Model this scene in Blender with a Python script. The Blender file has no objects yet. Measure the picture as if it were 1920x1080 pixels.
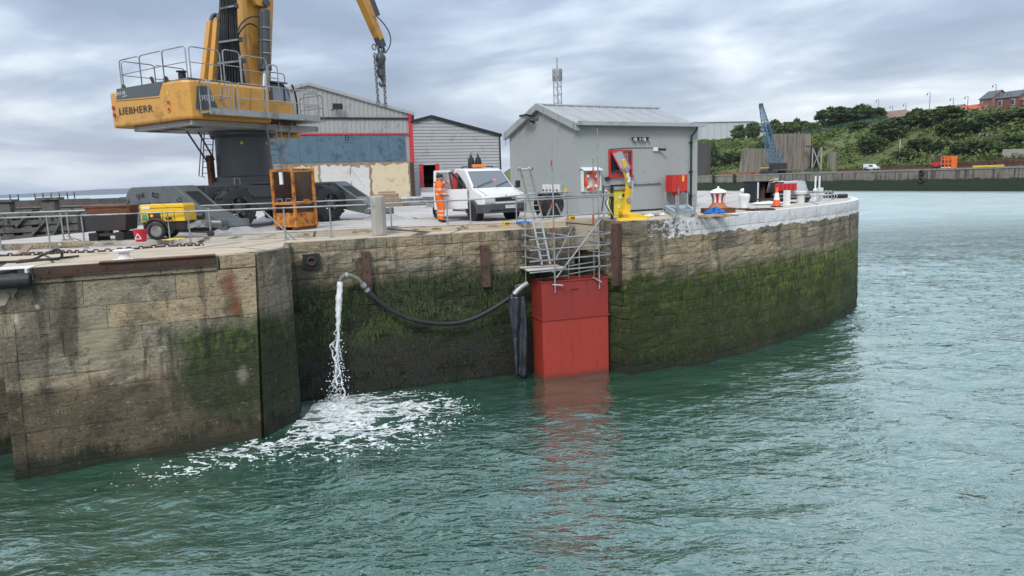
import bpy, bmesh, math, random
import numpy as np
from mathutils import Vector, Matrix, noise as mnoise
sc = bpy.context.scene
COL = sc.collection
# ------------------------------------------------------------------ camera
FPX = 1290.0
ROLL = math.atan(.0335)
PIT = math.atan(201.6 * math.cos(ROLL) / FPX)
CH = 1.5                       # eye height above the quay deck (deck = 0)
WZ = -5.25                     # water level
cp, sp, cr, sr = math.cos(PIT), math.sin(PIT), math.cos(ROLL), math.sin(ROLL)
CF = Vector((0, cp, -sp)); CU0 = Vector((0, sp, cp)); CR0 = Vector((1, 0, 0))
CR = CR0 * cr - CU0 * sr
CU = CU0 * cr + CR0 * sr
CAM = Vector((0, 0, CH))
cd = bpy.data.cameras.new('camera'); cam = bpy.data.objects.new('camera', cd); COL.objects.link(cam)
mw = Matrix(((CR.x, CU.x, -CF.x, 0), (CR.y, CU.y, -CF.y, 0), (CR.z, CU.z, -CF.z, CH), (0, 0, 0, 1)))
cam.matrix_world = mw
cd.sensor_width = 36; cd.lens = 36 * FPX / 1920; cd.clip_start = .1; cd.clip_end = 60000
sc.camera = cam
sc.render.resolution_x = 1024; sc.render.resolution_y = 576
# ------------------------------------------------------------------ light
SUN_EL, SUN_AZ = math.radians(42), math.radians(252)      # azimuth measured from +X, counter-clockwise: behind left of camera
w = bpy.data.worlds.new('World'); sc.world = w; w.use_nodes = True
nt = w.node_tree; N = nt.nodes; L = nt.links
for n in list(N): N.remove(n)
def wn(t, **k):
    n = N.new(t)
    for a, b in k.items(): setattr(n, a, b)
    return n
def wm(op, a, b=None, c=None, clamp=False):
    n = N.new('ShaderNodeMath'); n.operation = op; n.use_clamp = clamp
    for i, x in enumerate((a, b, c)):
        if x is None: continue
        if isinstance(x, (int, float)): n.inputs[i].default_value = x
        else: L.new(x, n.inputs[i])
    return n.outputs[0]
sky = wn('ShaderNodeTexSky', sky_type='NISHITA'); sky.sun_disc = False
sky.sun_elevation = SUN_EL; sky.sun_rotation = math.pi / 2 - SUN_AZ
sky.air_density = 1.5; sky.dust_density = 2.0
tc = wn('ShaderNodeTexCoord'); sx = wn('ShaderNodeSeparateXYZ'); L.new(tc.outputs['Generated'], sx.inputs[0])
up = wm('MAXIMUM', sx.outputs[2], 0.0)
den = wm('ADD', up, 0.16)
px = wm('DIVIDE', sx.outputs[0], den); py = wm('DIVIDE', sx.outputs[1], den)
cv = wn('ShaderNodeCombineXYZ'); L.new(px, cv.inputs[0]); L.new(py, cv.inputs[1])
def wnoise(scale, det, rough, off, dist=0.3):
    mp = wn('ShaderNodeMapping'); mp.inputs['Location'].default_value = off; L.new(cv.outputs[0], mp.inputs[0])
    n = wn('ShaderNodeTexNoise'); n.inputs['Scale'].default_value = scale; n.inputs['Detail'].default_value = det
    n.inputs['Roughness'].default_value = rough; n.inputs['Distortion'].default_value = dist; L.new(mp.outputs[0], n.inputs[0]); return n.outputs[0]
n1 = wnoise(.62, 8, .52, (3.3, 8.1, 0), .7); n2 = wnoise(1.7, 5, .5, (0, 4, 2), .2)
cl = wm('ADD', wm('MULTIPLY', n1, .74), wm('MULTIPLY', n2, .26))
rp = wn('ShaderNodeValToRGB'); L.new(cl, rp.inputs[0])
el = rp.color_ramp.elements
el[0].position = .38; el[0].color = (.205, .25, .345, 1)
el[1].position = .62; el[1].color = (.70, .745, .79, 1)
e = el.new(.47); e.color = (.29, .345, .45, 1)
e = el.new(.53); e.color = (.425, .485, .575, 1)
hz = wm('POWER', wm('SUBTRACT', 1.0, up), 14.0)          # paler air towards the horizon
mh = wn('ShaderNodeMix', data_type='RGBA'); L.new(wm('MULTIPLY', hz, .55), mh.inputs[0]); L.new(rp.outputs[0], mh.inputs[6]); mh.inputs[7].default_value = (.44, .505, .595, 1)
br = wm('ADD', 1.0, wm('MULTIPLY', wm('POWER', up, 1.2), 1.4))   # an overcast sky is brighter towards the zenith
vm = wn('ShaderNodeVectorMath', operation='SCALE'); L.new(mh.outputs[2], vm.inputs[0]); L.new(br, vm.inputs[3])
sk = wn('ShaderNodeVectorMath', operation='SCALE'); L.new(sky.outputs[0], sk.inputs[0]); sk.inputs[3].default_value = .1
mx = wn('ShaderNodeMix', data_type='RGBA'); mx.inputs[0].default_value = .88; L.new(sk.outputs[0], mx.inputs[6]); L.new(vm.outputs[0], mx.inputs[7])
bg = wn('ShaderNodeBackground'); bg.inputs[1].default_value = 1.0; L.new(mx.outputs[2], bg.inputs[0])
ow = wn('ShaderNodeOutputWorld'); L.new(bg.outputs[0], ow.inputs[0])
sl = bpy.data.lights.new('sun', 'SUN'); sl.energy = 1.5; sl.angle = math.radians(16); sl.color = (1, .96, .9)
so = bpy.data.objects.new('sun', sl); COL.objects.link(so)
sd = Vector((math.cos(SUN_EL) * math.cos(SUN_AZ), math.cos(SUN_EL) * math.sin(SUN_AZ), math.sin(SUN_EL)))
so.rotation_euler = sd.to_track_quat('Z', 'Y').to_euler(); so.location = (-40, -20, 60)
vs = sc.view_settings; vs.view_transform = 'Standard'; vs.look = 'None'; vs.gamma = 1; vs.exposure = 0.5
sc.cycles.use_denoising = True
sc.cycles.max_bounces = 6; sc.cycles.glossy_bounces = 3; sc.cycles.transparent_max_bounces = 12
sc.cycles.caustics_reflective = False; sc.cycles.caustics_refractive = False
sc.cycles.sample_clamp_indirect = 4
# ------------------------------------------------------------------ pixel helpers (photo pixels, 1920 x 1080)
def ray(x, y): return CF + CR * ((x - 960) / FPX) + CU * ((540 - y) / FPX)
def G(x, y, z=0.0):
    d = ray(x, y); return CAM + d * ((z - CH) / d.z)
def AY(x, y, Y):
    d = ray(x, y); return CAM + d * (Y / d.y)
def PL(x, y, p, n):
    d = ray(x, y); return CAM + d * ((Vector(p) - CAM).dot(n) / d.dot(n))
def V(*a): return Vector(a)
# ------------------------------------------------------------------ mesh builder
class MB:
    def __init__(s): s.v = []; s.f = []
    def add(s, vs, fs):
        o = len(s.v); s.v += [tuple(p) for p in vs]; s.f += [tuple(i + o for i in f) for f in fs]; return s
    def hexa(s, p): return s.add(p, [(0, 3, 2, 1), (4, 5, 6, 7), (0, 1, 5, 4), (1, 2, 6, 5), (2, 3, 7, 6), (3, 0, 4, 7)])
    def bb(s, x0, x1, y0, y1, z0, z1): return s.hexa([(x0, y0, z0), (x1, y0, z0), (x1, y1, z0), (x0, y1, z0), (x0, y0, z1), (x1, y0, z1), (x1, y1, z1), (x0, y1, z1)])
    def box(s, c, d, rz=0, M=None):
        m = M or Matrix.Rotation(rz, 3, 'Z'); c = Vector(c); x, y, z = d[0] / 2, d[1] / 2, d[2] / 2
        return s.hexa([c + m @ Vector(q) for q in [(-x, -y, -z), (x, -y, -z), (x, y, -z), (-x, y, -z), (-x, -y, z), (x, -y, z), (x, y, z), (-x, y, z)]])
    def bar(s, a, b, w, h, up=(0, 0, 1)):
        a, b = Vector(a), Vector(b); d = (b - a); l = d.length; d.normalize(); u = Vector(up)
        if abs(d.dot(u)) > .98: u = Vector((1, 0, 0))
        r = d.cross(u).normalized(); u = r.cross(d)
        q = lambda p, i, j: p + r * (w / 2 * i) + u * (h / 2 * j)
        return s.hexa([q(a, -1, -1), q(a, 1, -1), q(b, 1, -1), q(b, -1, -1), q(a, -1, 1), q(a, 1, 1), q(b, 1, 1), q(b, -1, 1)])
    def cyl(s, a, b, r, n=10, r2=None, cap=True):
        a, b = Vector(a), Vector(b); d = (b - a).normalized(); r2 = r if r2 is None else r2
        u = Vector((0, 0, 1)) if abs(d.z) < .9 else Vector((1, 0, 0)); x = d.cross(u).normalized(); y = d.cross(x)
        vs = []
        for p, rr in ((a, r), (b, r2)):
            for i in range(n):
                t = 2 * math.pi * i / n; vs.append(p + x * (rr * math.cos(t)) + y * (rr * math.sin(t)))
        fs = [(i, n + i, n + (i + 1) % n, (i + 1) % n) for i in range(n)]
        if cap: fs += [tuple(range(n)), tuple(range(2 * n - 1, n - 1, -1))]
        return s.add(vs, fs)
    def tube(s, pts, r, n=8, closed=False, cap=True):
        P = [Vector(p) for p in pts]; m = len(P); vs = []; prev = None
        for i in range(m):
            if closed: d = P[(i + 1) % m] - P[i - 1]
            else: d = P[min(i + 1, m - 1)] - P[max(i - 1, 0)]
            d.normalize()
            if prev is None:
                u = Vector((0, 0, 1)) if abs(d.z) < .9 else Vector((1, 0, 0)); x = d.cross(u).normalized()
            else:
                x = (prev - d * prev.dot(d)); x.normalize()
            prev = x; y = d.cross(x); rr = r[i] if isinstance(r, (list, tuple)) else r
            for k in range(n):
                t = 2 * math.pi * k / n; vs.append(P[i] + x * (rr * math.cos(t)) + y * (rr * math.sin(t)))
        fs = []
        for i in range(m if closed else m - 1):
            j = (i + 1) % m
            for k in range(n): fs.append((i * n + k, i * n + (k + 1) % n, j * n + (k + 1) % n, j * n + k))
        if cap and not closed: fs += [tuple(range(n - 1, -1, -1)), tuple(range((m - 1) * n, m * n))]
        return s.add(vs, fs)
    def lathe(s, prof, n=20, c=(0, 0, 0), M=None, cap=True):
        c = Vector(c); vs = []
        for r, z in prof:
            for i in range(n):
                t = 2 * math.pi * i / n; p = Vector((r * math.cos(t), r * math.sin(t), z)); vs.append(c + (M @ p if M else p))
        m = len(prof); fs = [(i * n + k, i * n + (k + 1) % n, (i + 1) * n + (k + 1) % n, (i + 1) * n + k) for i in range(m - 1) for k in range(n)]
        if cap: fs += [tuple(range(n - 1, -1, -1)), tuple(range((m - 1) * n, m * n))]
        return s.add(vs, fs)
    def prism(s, poly, fn0, fn1):
        """poly: list of 2-D points; fn0/fn1 map a point to 3-D on the two faces"""
        n = len(poly); vs = [fn0(*p) for p in poly] + [fn1(*p) for p in poly]
        return s.add(vs, [tuple(range(n - 1, -1, -1)), tuple(range(n, 2 * n))] + [(i, (i + 1) % n, n + (i + 1) % n, n + i) for i in range(n)])
    def torus(s, c, R, r, M=None, n=24, k=8, a0=0, a1=2 * math.pi):
        full = abs(a1 - a0 - 2 * math.pi) < 1e-6; c = Vector(c)
        pts = []
        for i in range(n if full else n + 1):
            t = a0 + (a1 - a0) * i / n; p = Vector((R * math.cos(t), R * math.sin(t), 0)); pts.append(c + (M @ p if M else p))
        return s.tube(pts, r, k, closed=full)
    def ico(s, c, r, sub=1, sq=(1, 1, 1), jit=0, rnd=None):
        b = bmesh.new(); bmesh.ops.create_icosphere(b, subdivisions=sub, radius=1)
        b.verts.ensure_lookup_table()
        vs = []
        for v in b.verts:
            q = 1 + (rnd.uniform(-jit, jit) if rnd else 0); vs.append((c[0] + v.co.x * r * sq[0] * q, c[1] + v.co.y * r * sq[1] * q, c[2] + v.co.z * r * sq[2] * q))
        fs = [tuple(v.index for v in f.verts) for f in b.faces]; b.free(); return s.add(vs, fs)
    def xf(s, M): s.v = [tuple(M @ Vector(p)) for p in s.v]; return s
    def mesh(s, name):
        me = bpy.data.meshes.new(name); me.from_pydata(s.v, [], s.f); me.validate(); me.update(); return me
    def out(s, name, mat, parent=None, smooth=None, bevel=0, org=None):
        if org is not None:
            o3 = Vector(org); s.v = [(p[0] - o3.x, p[1] - o3.y, p[2] - o3.z) for p in s.v]
        me = s.mesh(name); return link(name, me, mat, parent, smooth, bevel, org)
def link(name, me, mat, parent=None, smooth=None, bevel=0, org=None):
    if mat and not me.materials: me.materials.append(mat)
    if smooth is not None:
        me.polygons.foreach_set('use_smooth', [True] * len(me.polygons)); me.set_sharp_from_angle(angle=math.radians(smooth))
    o = bpy.data.objects.new(name, me); COL.objects.link(o)
    if org is not None: o.location = org
    if parent: o.parent = parent
    if bevel:
        m = o.modifiers.new('bevel', 'BEVEL'); m.width = bevel; m.segments = 2; m.limit_method = 'ANGLE'; m.angle_limit = math.radians(40)
    return o
def thing(name, label, cat, loc=(0, 0, 0), rz=0, group=None):
    o = bpy.data.objects.new(name, None); COL.objects.link(o); o.location = loc; o.rotation_euler = (0, 0, rz)
    o.empty_display_size = .2
    return tag(o, label, cat, group)
def tag(o, label, cat, group=None, kind=None):
    o['label'] = label; o['category'] = cat
    if group: o['group'] = group
    if kind: o['kind'] = kind
    return o
def struct(o): o['kind'] = 'structure'; return o
def dup(root, loc=None, rz=None, label=None, scale=None):
    r = root.copy(); COL.objects.link(r)
    if loc is not None: r.location = loc
    if rz is not None: r.rotation_euler = (0, 0, rz)
    if scale: r.scale = scale if isinstance(scale, tuple) else (scale,) * 3
    if label: r['label'] = label
    for ch in list(root.children):
        c = ch.copy(); COL.objects.link(c); c.parent = r
        for g in list(ch.children):
            d = g.copy(); COL.objects.link(d); d.parent = c
    return r
def text(name, body, size, mat, parent, M, ext=.004, shear=0, spacing=1.0, bold=0, sx_=1.0):
    c = bpy.data.curves.new('t', 'FONT'); c.body = body; c.size = size; c.extrude = ext; c.align_x = 'LEFT'; c.shear = shear; c.space_character = spacing; c.offset = bold; c.resolution_u = 3
    t = bpy.data.objects.new('t', c); COL.objects.link(t); dg = bpy.context.evaluated_depsgraph_get()
    me = bpy.data.meshes.new_from_object(t.evaluated_get(dg)); bpy.data.objects.remove(t); bpy.data.curves.remove(c)
    if sx_ != 1: me.transform(Matrix.Diagonal((sx_, 1, 1, 1)))
    me.transform(M); me.materials.clear(); return link(name, me, mat, parent)
def arc3(a, b, c, n=12):
    """quadratic bezier"""
    a, b, c = Vector(a), Vector(b), Vector(c); return [a * (1 - t) ** 2 + b * 2 * t * (1 - t) + c * t * t for t in [i / n for i in range(n + 1)]]
def cat(pts, n=8):
    """catmull-rom"""
    P = [Vector(p) for p in pts]; P = [P[0] * 2 - P[1]] + P + [P[-1] * 2 - P[-2]]; out = []
    for i in range(1, len(P) - 2):
        for k in range(n):
            t = k / n; a, b, c, d = P[i - 1:i + 3]
            out.append(.5 * ((2 * b) + (c - a) * t + (2 * a - 5 * b + 4 * c - d) * t * t + (3 * b - a - 3 * c + d) * t ** 3))
    return out + [P[-2]]
# ------------------------------------------------------------------ materials
class NT:
    def __init__(s, name):
        s.m = bpy.data.materials.new(name); s.m.use_nodes = True; s.t = s.m.node_tree; s.N = s.t.nodes; s.L = s.t.links
        s.b = s.N['Principled BSDF']; s.o = s.N['Material Output']; s.pos = None
    def n(s, t, **k):
        n = s.N.new(t)
        for a, b in k.items(): setattr(n, a, b)
        return n
    def set(s, sock, v):
        if isinstance(v, bpy.types.NodeSocket): s.L.new(v, sock)
        elif isinstance(v, tuple) and len(v) == 3 and sock.type == 'RGBA': sock.default_value = (*v, 1)
        else: sock.default_value = v
    def P(s):
        if s.pos is None: s.pos = s.n('ShaderNodeNewGeometry').outputs['Position']
        return s.pos
    def O(s): return s.n('ShaderNodeTexCoord').outputs['Object']
    def rnd(s): return s.n('ShaderNodeObjectInfo').outputs['Random']
    def sep(s, v):
        n = s.n('ShaderNodeSeparateXYZ'); s.L.new(v, n.inputs[0]); return n.outputs
    def map(s, v, sc=(1, 1, 1), rot=(0, 0, 0), loc=(0, 0, 0)):
        n = s.n('ShaderNodeMapping'); s.L.new(v, n.inputs[0]); n.inputs['Scale'].default_value = sc; n.inputs['Rotation'].default_value = rot; n.inputs['Location'].default_value = loc; return n.outputs[0]
    def noise(s, v, scale=1, det=3, rough=.55, dist=0):
        n = s.n('ShaderNodeTexNoise'); s.L.new(v, n.inputs['Vector']); n.inputs['Scale'].default_value = scale; n.inputs['Detail'].default_value = det; n.inputs['Roughness'].default_value = rough; n.inputs['Distortion'].default_value = dist; return n.outputs[0]
    def vor(s, v, scale=1, feat='F1'):
        n = s.n('ShaderNodeTexVoronoi'); n.feature = feat; s.L.new(v, n.inputs['Vector']); n.inputs['Scale'].default_value = scale; return n.outputs[0]
    def ma(s, op, a, b=None, c=None, cl=False):
        n = s.n('ShaderNodeMath', operation=op); n.use_clamp = cl
        for i, x in enumerate((a, b, c)):
            if x is not None: s.set(n.inputs[i], x)
        return n.outputs[0]
    def sm(s, x, a, b):
        n = s.n('ShaderNodeMapRange'); n.interpolation_type = 'SMOOTHSTEP'; s.set(n.inputs[0], x); n.inputs[1].default_value = a; n.inputs[2].default_value = b
        return n.outputs[0]
    def mix(s, f, a, b, bt='MIX'):
        n = s.n('ShaderNodeMix', data_type='RGBA', blend_type=bt); s.set(n.inputs[0], f); s.set(n.inputs[6], a); s.set(n.inputs[7], b); return n.outputs[2]
    def ramp(s, f, st):
        n = s.n('ShaderNodeValToRGB'); s.set(n.inputs[0], f); e = n.color_ramp.elements
        e[0].position, e[0].color = st[0][0], (*st[0][1], 1); e[1].position, e[1].color = st[-1][0], (*st[-1][1], 1)
        for p, c in st[1:-1]: q = e.new(p); q.color = (*c, 1)
        return n.outputs[0]
    def bump(s, h, d=.01, st=1, prev=None):
        n = s.n('ShaderNodeBump'); s.set(n.inputs['Height'], h); n.inputs['Distance'].default_value = d; n.inputs['Strength'].default_value = st
        if prev is not None: s.L.new(prev, n.inputs['Normal'])
        return n.outputs[0]
    def fin(s, col, rough=.6, metal=0, nrm=None, spec=None):
        s.set(s.b.inputs['Base Color'], col); s.set(s.b.inputs['Roughness'], rough); s.set(s.b.inputs['Metallic'], metal)
        if nrm is not None: s.L.new(nrm, s.b.inputs['Normal'])
        if spec is not None: s.b.inputs['Specular IOR Level'].default_value = spec
        return s.m
def M(name, col, rough=.55, metal=0, var=.18, sc_=2.0, dirt=None, amt=.0, streak=.0, bump=0, bs=30, spec=None, dsc=1.5):
    """painted / plain surface: colour drift, dirt blotches and run-down streaks"""
    t = NT(name); p = t.P(); nz = t.noise(p, sc_, 5, .6)
    c = t.mix(nz, tuple(x * (1 - var) for x in col), tuple(min(1, x * (1 + var)) for x in col))
    ro = rough
    if dirt:
        f = t.sm(t.noise(p, dsc, 7, .68, .4), .62 - .35 * amt, .72 - .1 * amt)
        f = t.ma('MULTIPLY', f, min(1, .45 + amt))
        if streak:
            g = t.sm(t.noise(t.map(p, (9, 9, .55)), 1, 4, .6), .52, .75)
            f = t.ma('MAXIMUM', f, t.ma('MULTIPLY', g, streak))
        c = t.mix(f, c, dirt); ro = t.ma('ADD', t.ma('MULTIPLY', f, .25), rough, cl=True)
    nr = t.bump(t.noise(p, bs, 4, .6), .006, bump) if bump else None
    return t.fin(c, ro, metal, nr, spec)
RUST = (.16, .055, .018)
mt = {}
mt['galv'] = M('galvanised_steel', (.34, .35, .36), .45, .5, .25, 6, (.15, .12, .1), .4)
mt['alu'] = M('aluminium', (.55, .56, .57), .35, .7, .15, 8, (.25, .24, .22), .2)
mt['rust'] = M('rusty_steel', (.15, .055, .025), .85, .0, .5, 5, (.05, .025, .016), .5, .3, .6, 40)
mt['darkrust'] = M('dark_rusty_steel', (.055, .032, .024), .8, 0, .5, 4, (.14, .05, .022), .3, .3, .5, 30)
mt['black'] = M('black_rubber', (.012, .012, .013), .5, 0, .3, 5, (.05, .046, .04), .2)
mt['tyre'] = M('tyre_rubber', (.022, .022, .023), .75, 0, .3, 5, (.085, .08, .072), .4)
mt['dark'] = M('dark_void', (.012, .013, .014), .7)
mt['white'] = M('white_paint', (.74, .74, .72), .45, 0, .08, 3, (.34, .3, .24), .25, .2, .15)
mt['red'] = M('red_paint', (.5, .025, .022), .4, 0, .12, 3, (.22, .03, .02), .15)
mt['yellow'] = M('yellow_paint', (.78, .49, .02), .42, 0, .1, 3, (.3, .19, .05), .2, .15)
mt['bluepipe'] = M('blue_steel_paint', (.07, .16, .23), .5, 0, .25, 1, (.03, .05, .06), .3)
mt['wood'] = M('weathered_wood', (.27, .2, .13), .85, 0, .3, 4, (.1, .075, .05), .3, .3, .5, 25)
mt['concrete'] = M('cast_concrete', (.36, .34, .3), .85, 0, .18, 1.5, (.16, .14, .11), .3, .35, .35, 18)
mt['rope'] = M('tan_rope', (.36, .25, .15), .95, 0, .3, 12, (.16, .11, .07), .3)
mt['orange_hv'] = M('orange_cloth', (.85, .15, .012), .8, 0, .15, 8)
mt['silver'] = M('reflective_tape', (.62, .63, .62), .4, .1)
def glassmat(name, col, rough=.05):
    t = NT(name); return t.fin(col, rough, 0, None, .8)
mt['glass'] = glassmat('dark_glass', (.03, .036, .04))
mt['lens'] = glassmat('lamp_lens', (.45, .46, .47), .12)
mt['redlens'] = glassmat('red_lens', (.35, .01, .008), .2)
# ------------------------------------------------------------------ setting: masonry, deck, water
def wallmat(name, zg=-2.2, zl=-4.2, xg=None, tone=1.0, green=(.040, .060, .010), dgreen=(.010, .020, .010), low=(.085, .068, .046), lowmix=.85, paint=False, lam=1.0, zs=-3.0, dk=.55, gtop=False, spots=()):
    t = NT(name); p = t.P(); x, y, z = t.sep(p); r = t.rnd()
    st = t.ramp(r, [(0, (.095 * tone, .085 * tone, .068 * tone)), (.3, (.25 * tone, .205 * tone, .135 * tone)), (.55, (.205 * tone, .18 * tone, .13 * tone)), (.8, (.36 * tone, .275 * tone, .155 * tone)), (1, (.21 * tone, .19 * tone, .15 * tone))])
    st = t.mix(t.noise(p, 1.3, 6, .65), t.mix(.5, st, (.10, .085, .062)), t.mix(.25, st, (.42 * tone, .36 * tone, .26 * tone)))
    fine = t.noise(p, 16, 6, .7)
    st = t.mix(t.sm(fine, .5, .8), st, (.40 * tone, .36 * tone, .28 * tone))
    st = t.mix(t.sm(fine, .46, .25), st, (.055, .046, .035))
    run = t.noise(t.map(p, (2.2, 2.2, .35)), 1, 5, .6, .6)                       # run-down stains
    st = t.mix(t.ma('MULTIPLY', t.sm(run, .5, .66), dk), st, (.035, .03, .024))
    st = t.mix(t.ma('MULTIPLY', t.sm(t.noise(t.map(p, (3, 3, .4), loc=(7, 3, 1)), 1, 4, .6), .64, .74), .6), st, (.22, .09, .035))
    st = t.mix(t.ma('MULTIPLY', t.sm(t.noise(t.map(p, (1, 1, 1.3), loc=(2.2, 5, 4)), .55, 6, .65, .5), .5, .62), .8 * dk), st, (.04, .036, .028))
    st = t.mix(t.ma('MULTIPLY', t.sm(t.noise(p, .8, 6, .7, .3), .58, .7), .55), st, (.44 * tone, .40 * tone, .31 * tone))
    wob = t.ma('MULTIPLY', t.ma('SUBTRACT', t.noise(p, .9, 6, .65), .5), 1.5)
    zz = t.ma('ADD', z, wob)
    g = t.sm(zz, zg + .35, zg - .35)                                             # weed zone
    if xg: g = t.ma('MULTIPLY', g, t.sm(t.ma('ADD', x, t.ma('MULTIPLY', wob, 1.2)), xg[0], xg[1]))
    wn_ = t.noise(t.map(p, (5, 5, 1.6)), 1.6, 6, .7)
    if paint: green = t.mix(t.sm(t.ma('ADD', x, wob), 5, 14.5), tuple(q * .65 for q in green), tuple(q * 1.7 for q in green))  # weed green raised toward the sunlit pier end, light put into the colour
    gc = t.mix(t.sm(wn_, .38, .68), dgreen, green)
    gc = t.mix(t.sm(zz, zg - .2, zs), gc, t.mix(t.sm(fine, .4, .7), dgreen, t.mix(.5, green, (0, 0, 0))))
    gc = t.mix(t.ma('MULTIPLY', t.sm(t.noise(p, 2.6, 5, .7), .57, .7), .6), gc, (.05, .046, .03))
    c = t.mix(t.ma('MULTIPLY', g, .95), st, gc)
    lo = t.ma('MULTIPLY', t.sm(zz, zl + .3, zl - .25), lowmix)
    if gtop: lo = t.ma('MULTIPLY', lo, t.ma('SUBTRACT', 1.0, t.ma('MULTIPLY', g, t.ma('MULTIPLY', t.sm(zz, -4.7, -4.1), .9))))                    # barnacle zone
    bar = t.mix(t.sm(t.noise(p, 34, 3, .7), .5, .68), tuple(q * .45 for q in low), tuple(min(1, q * 2.0) for q in low))
    bar = t.mix(t.sm(t.noise(p, 3.2, 5, .65), .44, .62), tuple(q * .5 for q in low), bar)
    c = t.mix(lo, c, bar)
    fringe = t.sm(t.ma('ADD', z, t.ma('MULTIPLY', t.ma('SUBTRACT', t.noise(t.map(p, (7, 7, .8)), 1, 5, .7), .5), 1.6)), WZ + .7, WZ + .4)
    fringe = t.ma('MULTIPLY', fringe, t.sm(t.noise(p, .45, 3, .5), .38, .5)); c = t.mix(t.ma('MULTIPLY', fringe, .9), c, (.010, .018, .007))
    c = t.mix(t.ma('MULTIPLY', t.ma('MULTIPLY', t.sm(t.noise(t.map(p, (1.2, 1.2, 1.5), loc=(9, 4, 2)), 1, 7, .72), .5, .6), lo), .7), c, (.045, .038, .026))
    pit = t.noise(p, 7.5, 6, .75, .4); c = t.mix(t.ma('MULTIPLY', t.sm(pit, .45, .33), .8), c, (.018, .016, .012)); c = t.mix(t.ma('MULTIPLY', t.sm(pit, .58, .72), .35), c, (.46 * tone, .43 * tone, .34 * tone))
    wet = t.sm(t.ma('ADD', z, t.ma('MULTIPLY', wob, .2)), WZ + .45, WZ + .05)
    c = t.mix(t.ma('MULTIPLY', wet, .75), c, (.014, .02, .012))
    for (cx, cy, cz, r_, col) in spots:
        dn = t.n('ShaderNodeVectorMath', operation='DISTANCE'); t.L.new(t.map(p, (1, 1, .6)), dn.inputs[0]); dn.inputs[1].default_value = (cx, cy, cz * .6)
        c = t.mix(t.ma('MULTIPLY', t.sm(t.ma('ADD', dn.outputs['Value'], t.ma('MULTIPLY', t.noise(p, 4, 6, .7), r_ * 1.1)), r_ * 1.35, r_ * .7), .8), c, col)
    if paint:
        fl = t.noise(p, 6, 7, .72)
        keep = t.sm(t.ma('ADD', fl, t.ma('MULTIPLY', t.sm(x, 4.2, 9.5), .40)), .50, .58)
        keep = t.ma('MULTIPLY', keep, t.sm(t.ma('ADD', z, t.ma('MULTIPLY', t.ma('SUBTRACT', t.noise(p, 1.7, 5, .6), .5), .45)), -.60, -.56))
        keep = t.ma('MULTIPLY', keep, t.sm(x, 4.3, 5.2))
        pc = t.mix(t.noise(p, 5, 4, .6), (.56, .56, .55), (.74, .745, .74)); pc = t.mix(t.ma('MULTIPLY', t.sm(t.noise(t.map(p, (6, 6, .5)), 1, 5, .65), .52, .68), .55), pc, (.36, .35, .32)); pc = t.mix(t.ma('MULTIPLY', t.sm(t.noise(p, 14, 4, .7), .6, .72), .6), pc, (.2, .19, .16))
        c = t.mix(keep, c, pc)
    rough = t.ma('SUBTRACT', .9, t.ma('MULTIPLY', g, .12))
    h = t.ma('ADD', t.noise(t.map(p, (2.2, 2.2, 9)), 1.5, 6, .65), t.ma('MULTIPLY', fine, .45))
    if paint: h = t.ma('MULTIPLY', h, t.ma('SUBTRACT', 1.0, t.ma('MULTIPLY', keep, .93)))
    nr = t.bump(h, .055 * lam, 1)
    nr = t.bump(t.noise(p, 60, 3, .6), .006, .7, nr)
    return t.fin(c, rough, 0, nr, .3)
mt['stoneL'] = wallmat('pier_stone', -2.0, -3.15, xg=(-9.3, -8.2), tone=1.32, green=(.075, .11, .014), low=(.15, .115, .072), zs=-3.4, lam=.6, dk=.65, gtop=True, spots=[(-7.35, 17.8, -.95, .42, (.17, .055, .03)), (-7.3, 17.85, -1.6, .3, (.20, .075, .035)), (-11.75, 16.0, -1.35, .14, (.62, .58, .5)), (-11.3, 16.15, -1.1, .10, (.6, .56, .48)), (-10.2, 16.7, -2.05, .7, (.34, .29, .2)), (-7.2, 17.75, -3.4, .28, (.30, .27, .23))])
mt['stoneN'] = wallmat('pier_nose_stone', -2.0, -4.7, tone=1.1, green=(.05, .075, .012), low=(.10, .08, .055), zs=-3.2, lam=.6, dk=.65)
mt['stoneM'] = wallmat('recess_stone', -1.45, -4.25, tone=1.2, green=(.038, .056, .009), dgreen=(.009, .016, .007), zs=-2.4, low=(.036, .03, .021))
mt['stoneR'] = wallmat('rounded_pier_stone', -1.85, -4.9, tone=1.2, green=(.10, .13, .013), dgreen=(.016, .03, .009), paint=True, low=(.12, .10, .07), lowmix=.75, lam=.9, zs=-4.6)
mt['mortar'] = M('dark_joint', (.07, .062, .048), .95, 0, .4, 3)
def lerp(a, b, t): return a + (b - a) * t
def polyat(P, cum, s):
    s = max(0, min(s, cum[-1]))
    for i in range(len(P) - 1):
        if s <= cum[i + 1] or i == len(P) - 2:
            k = (s - cum[i]) / max(1e-9, cum[i + 1] - cum[i]); return P[i].lerp(P[i + 1], k), (P[i + 1] - P[i])
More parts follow.
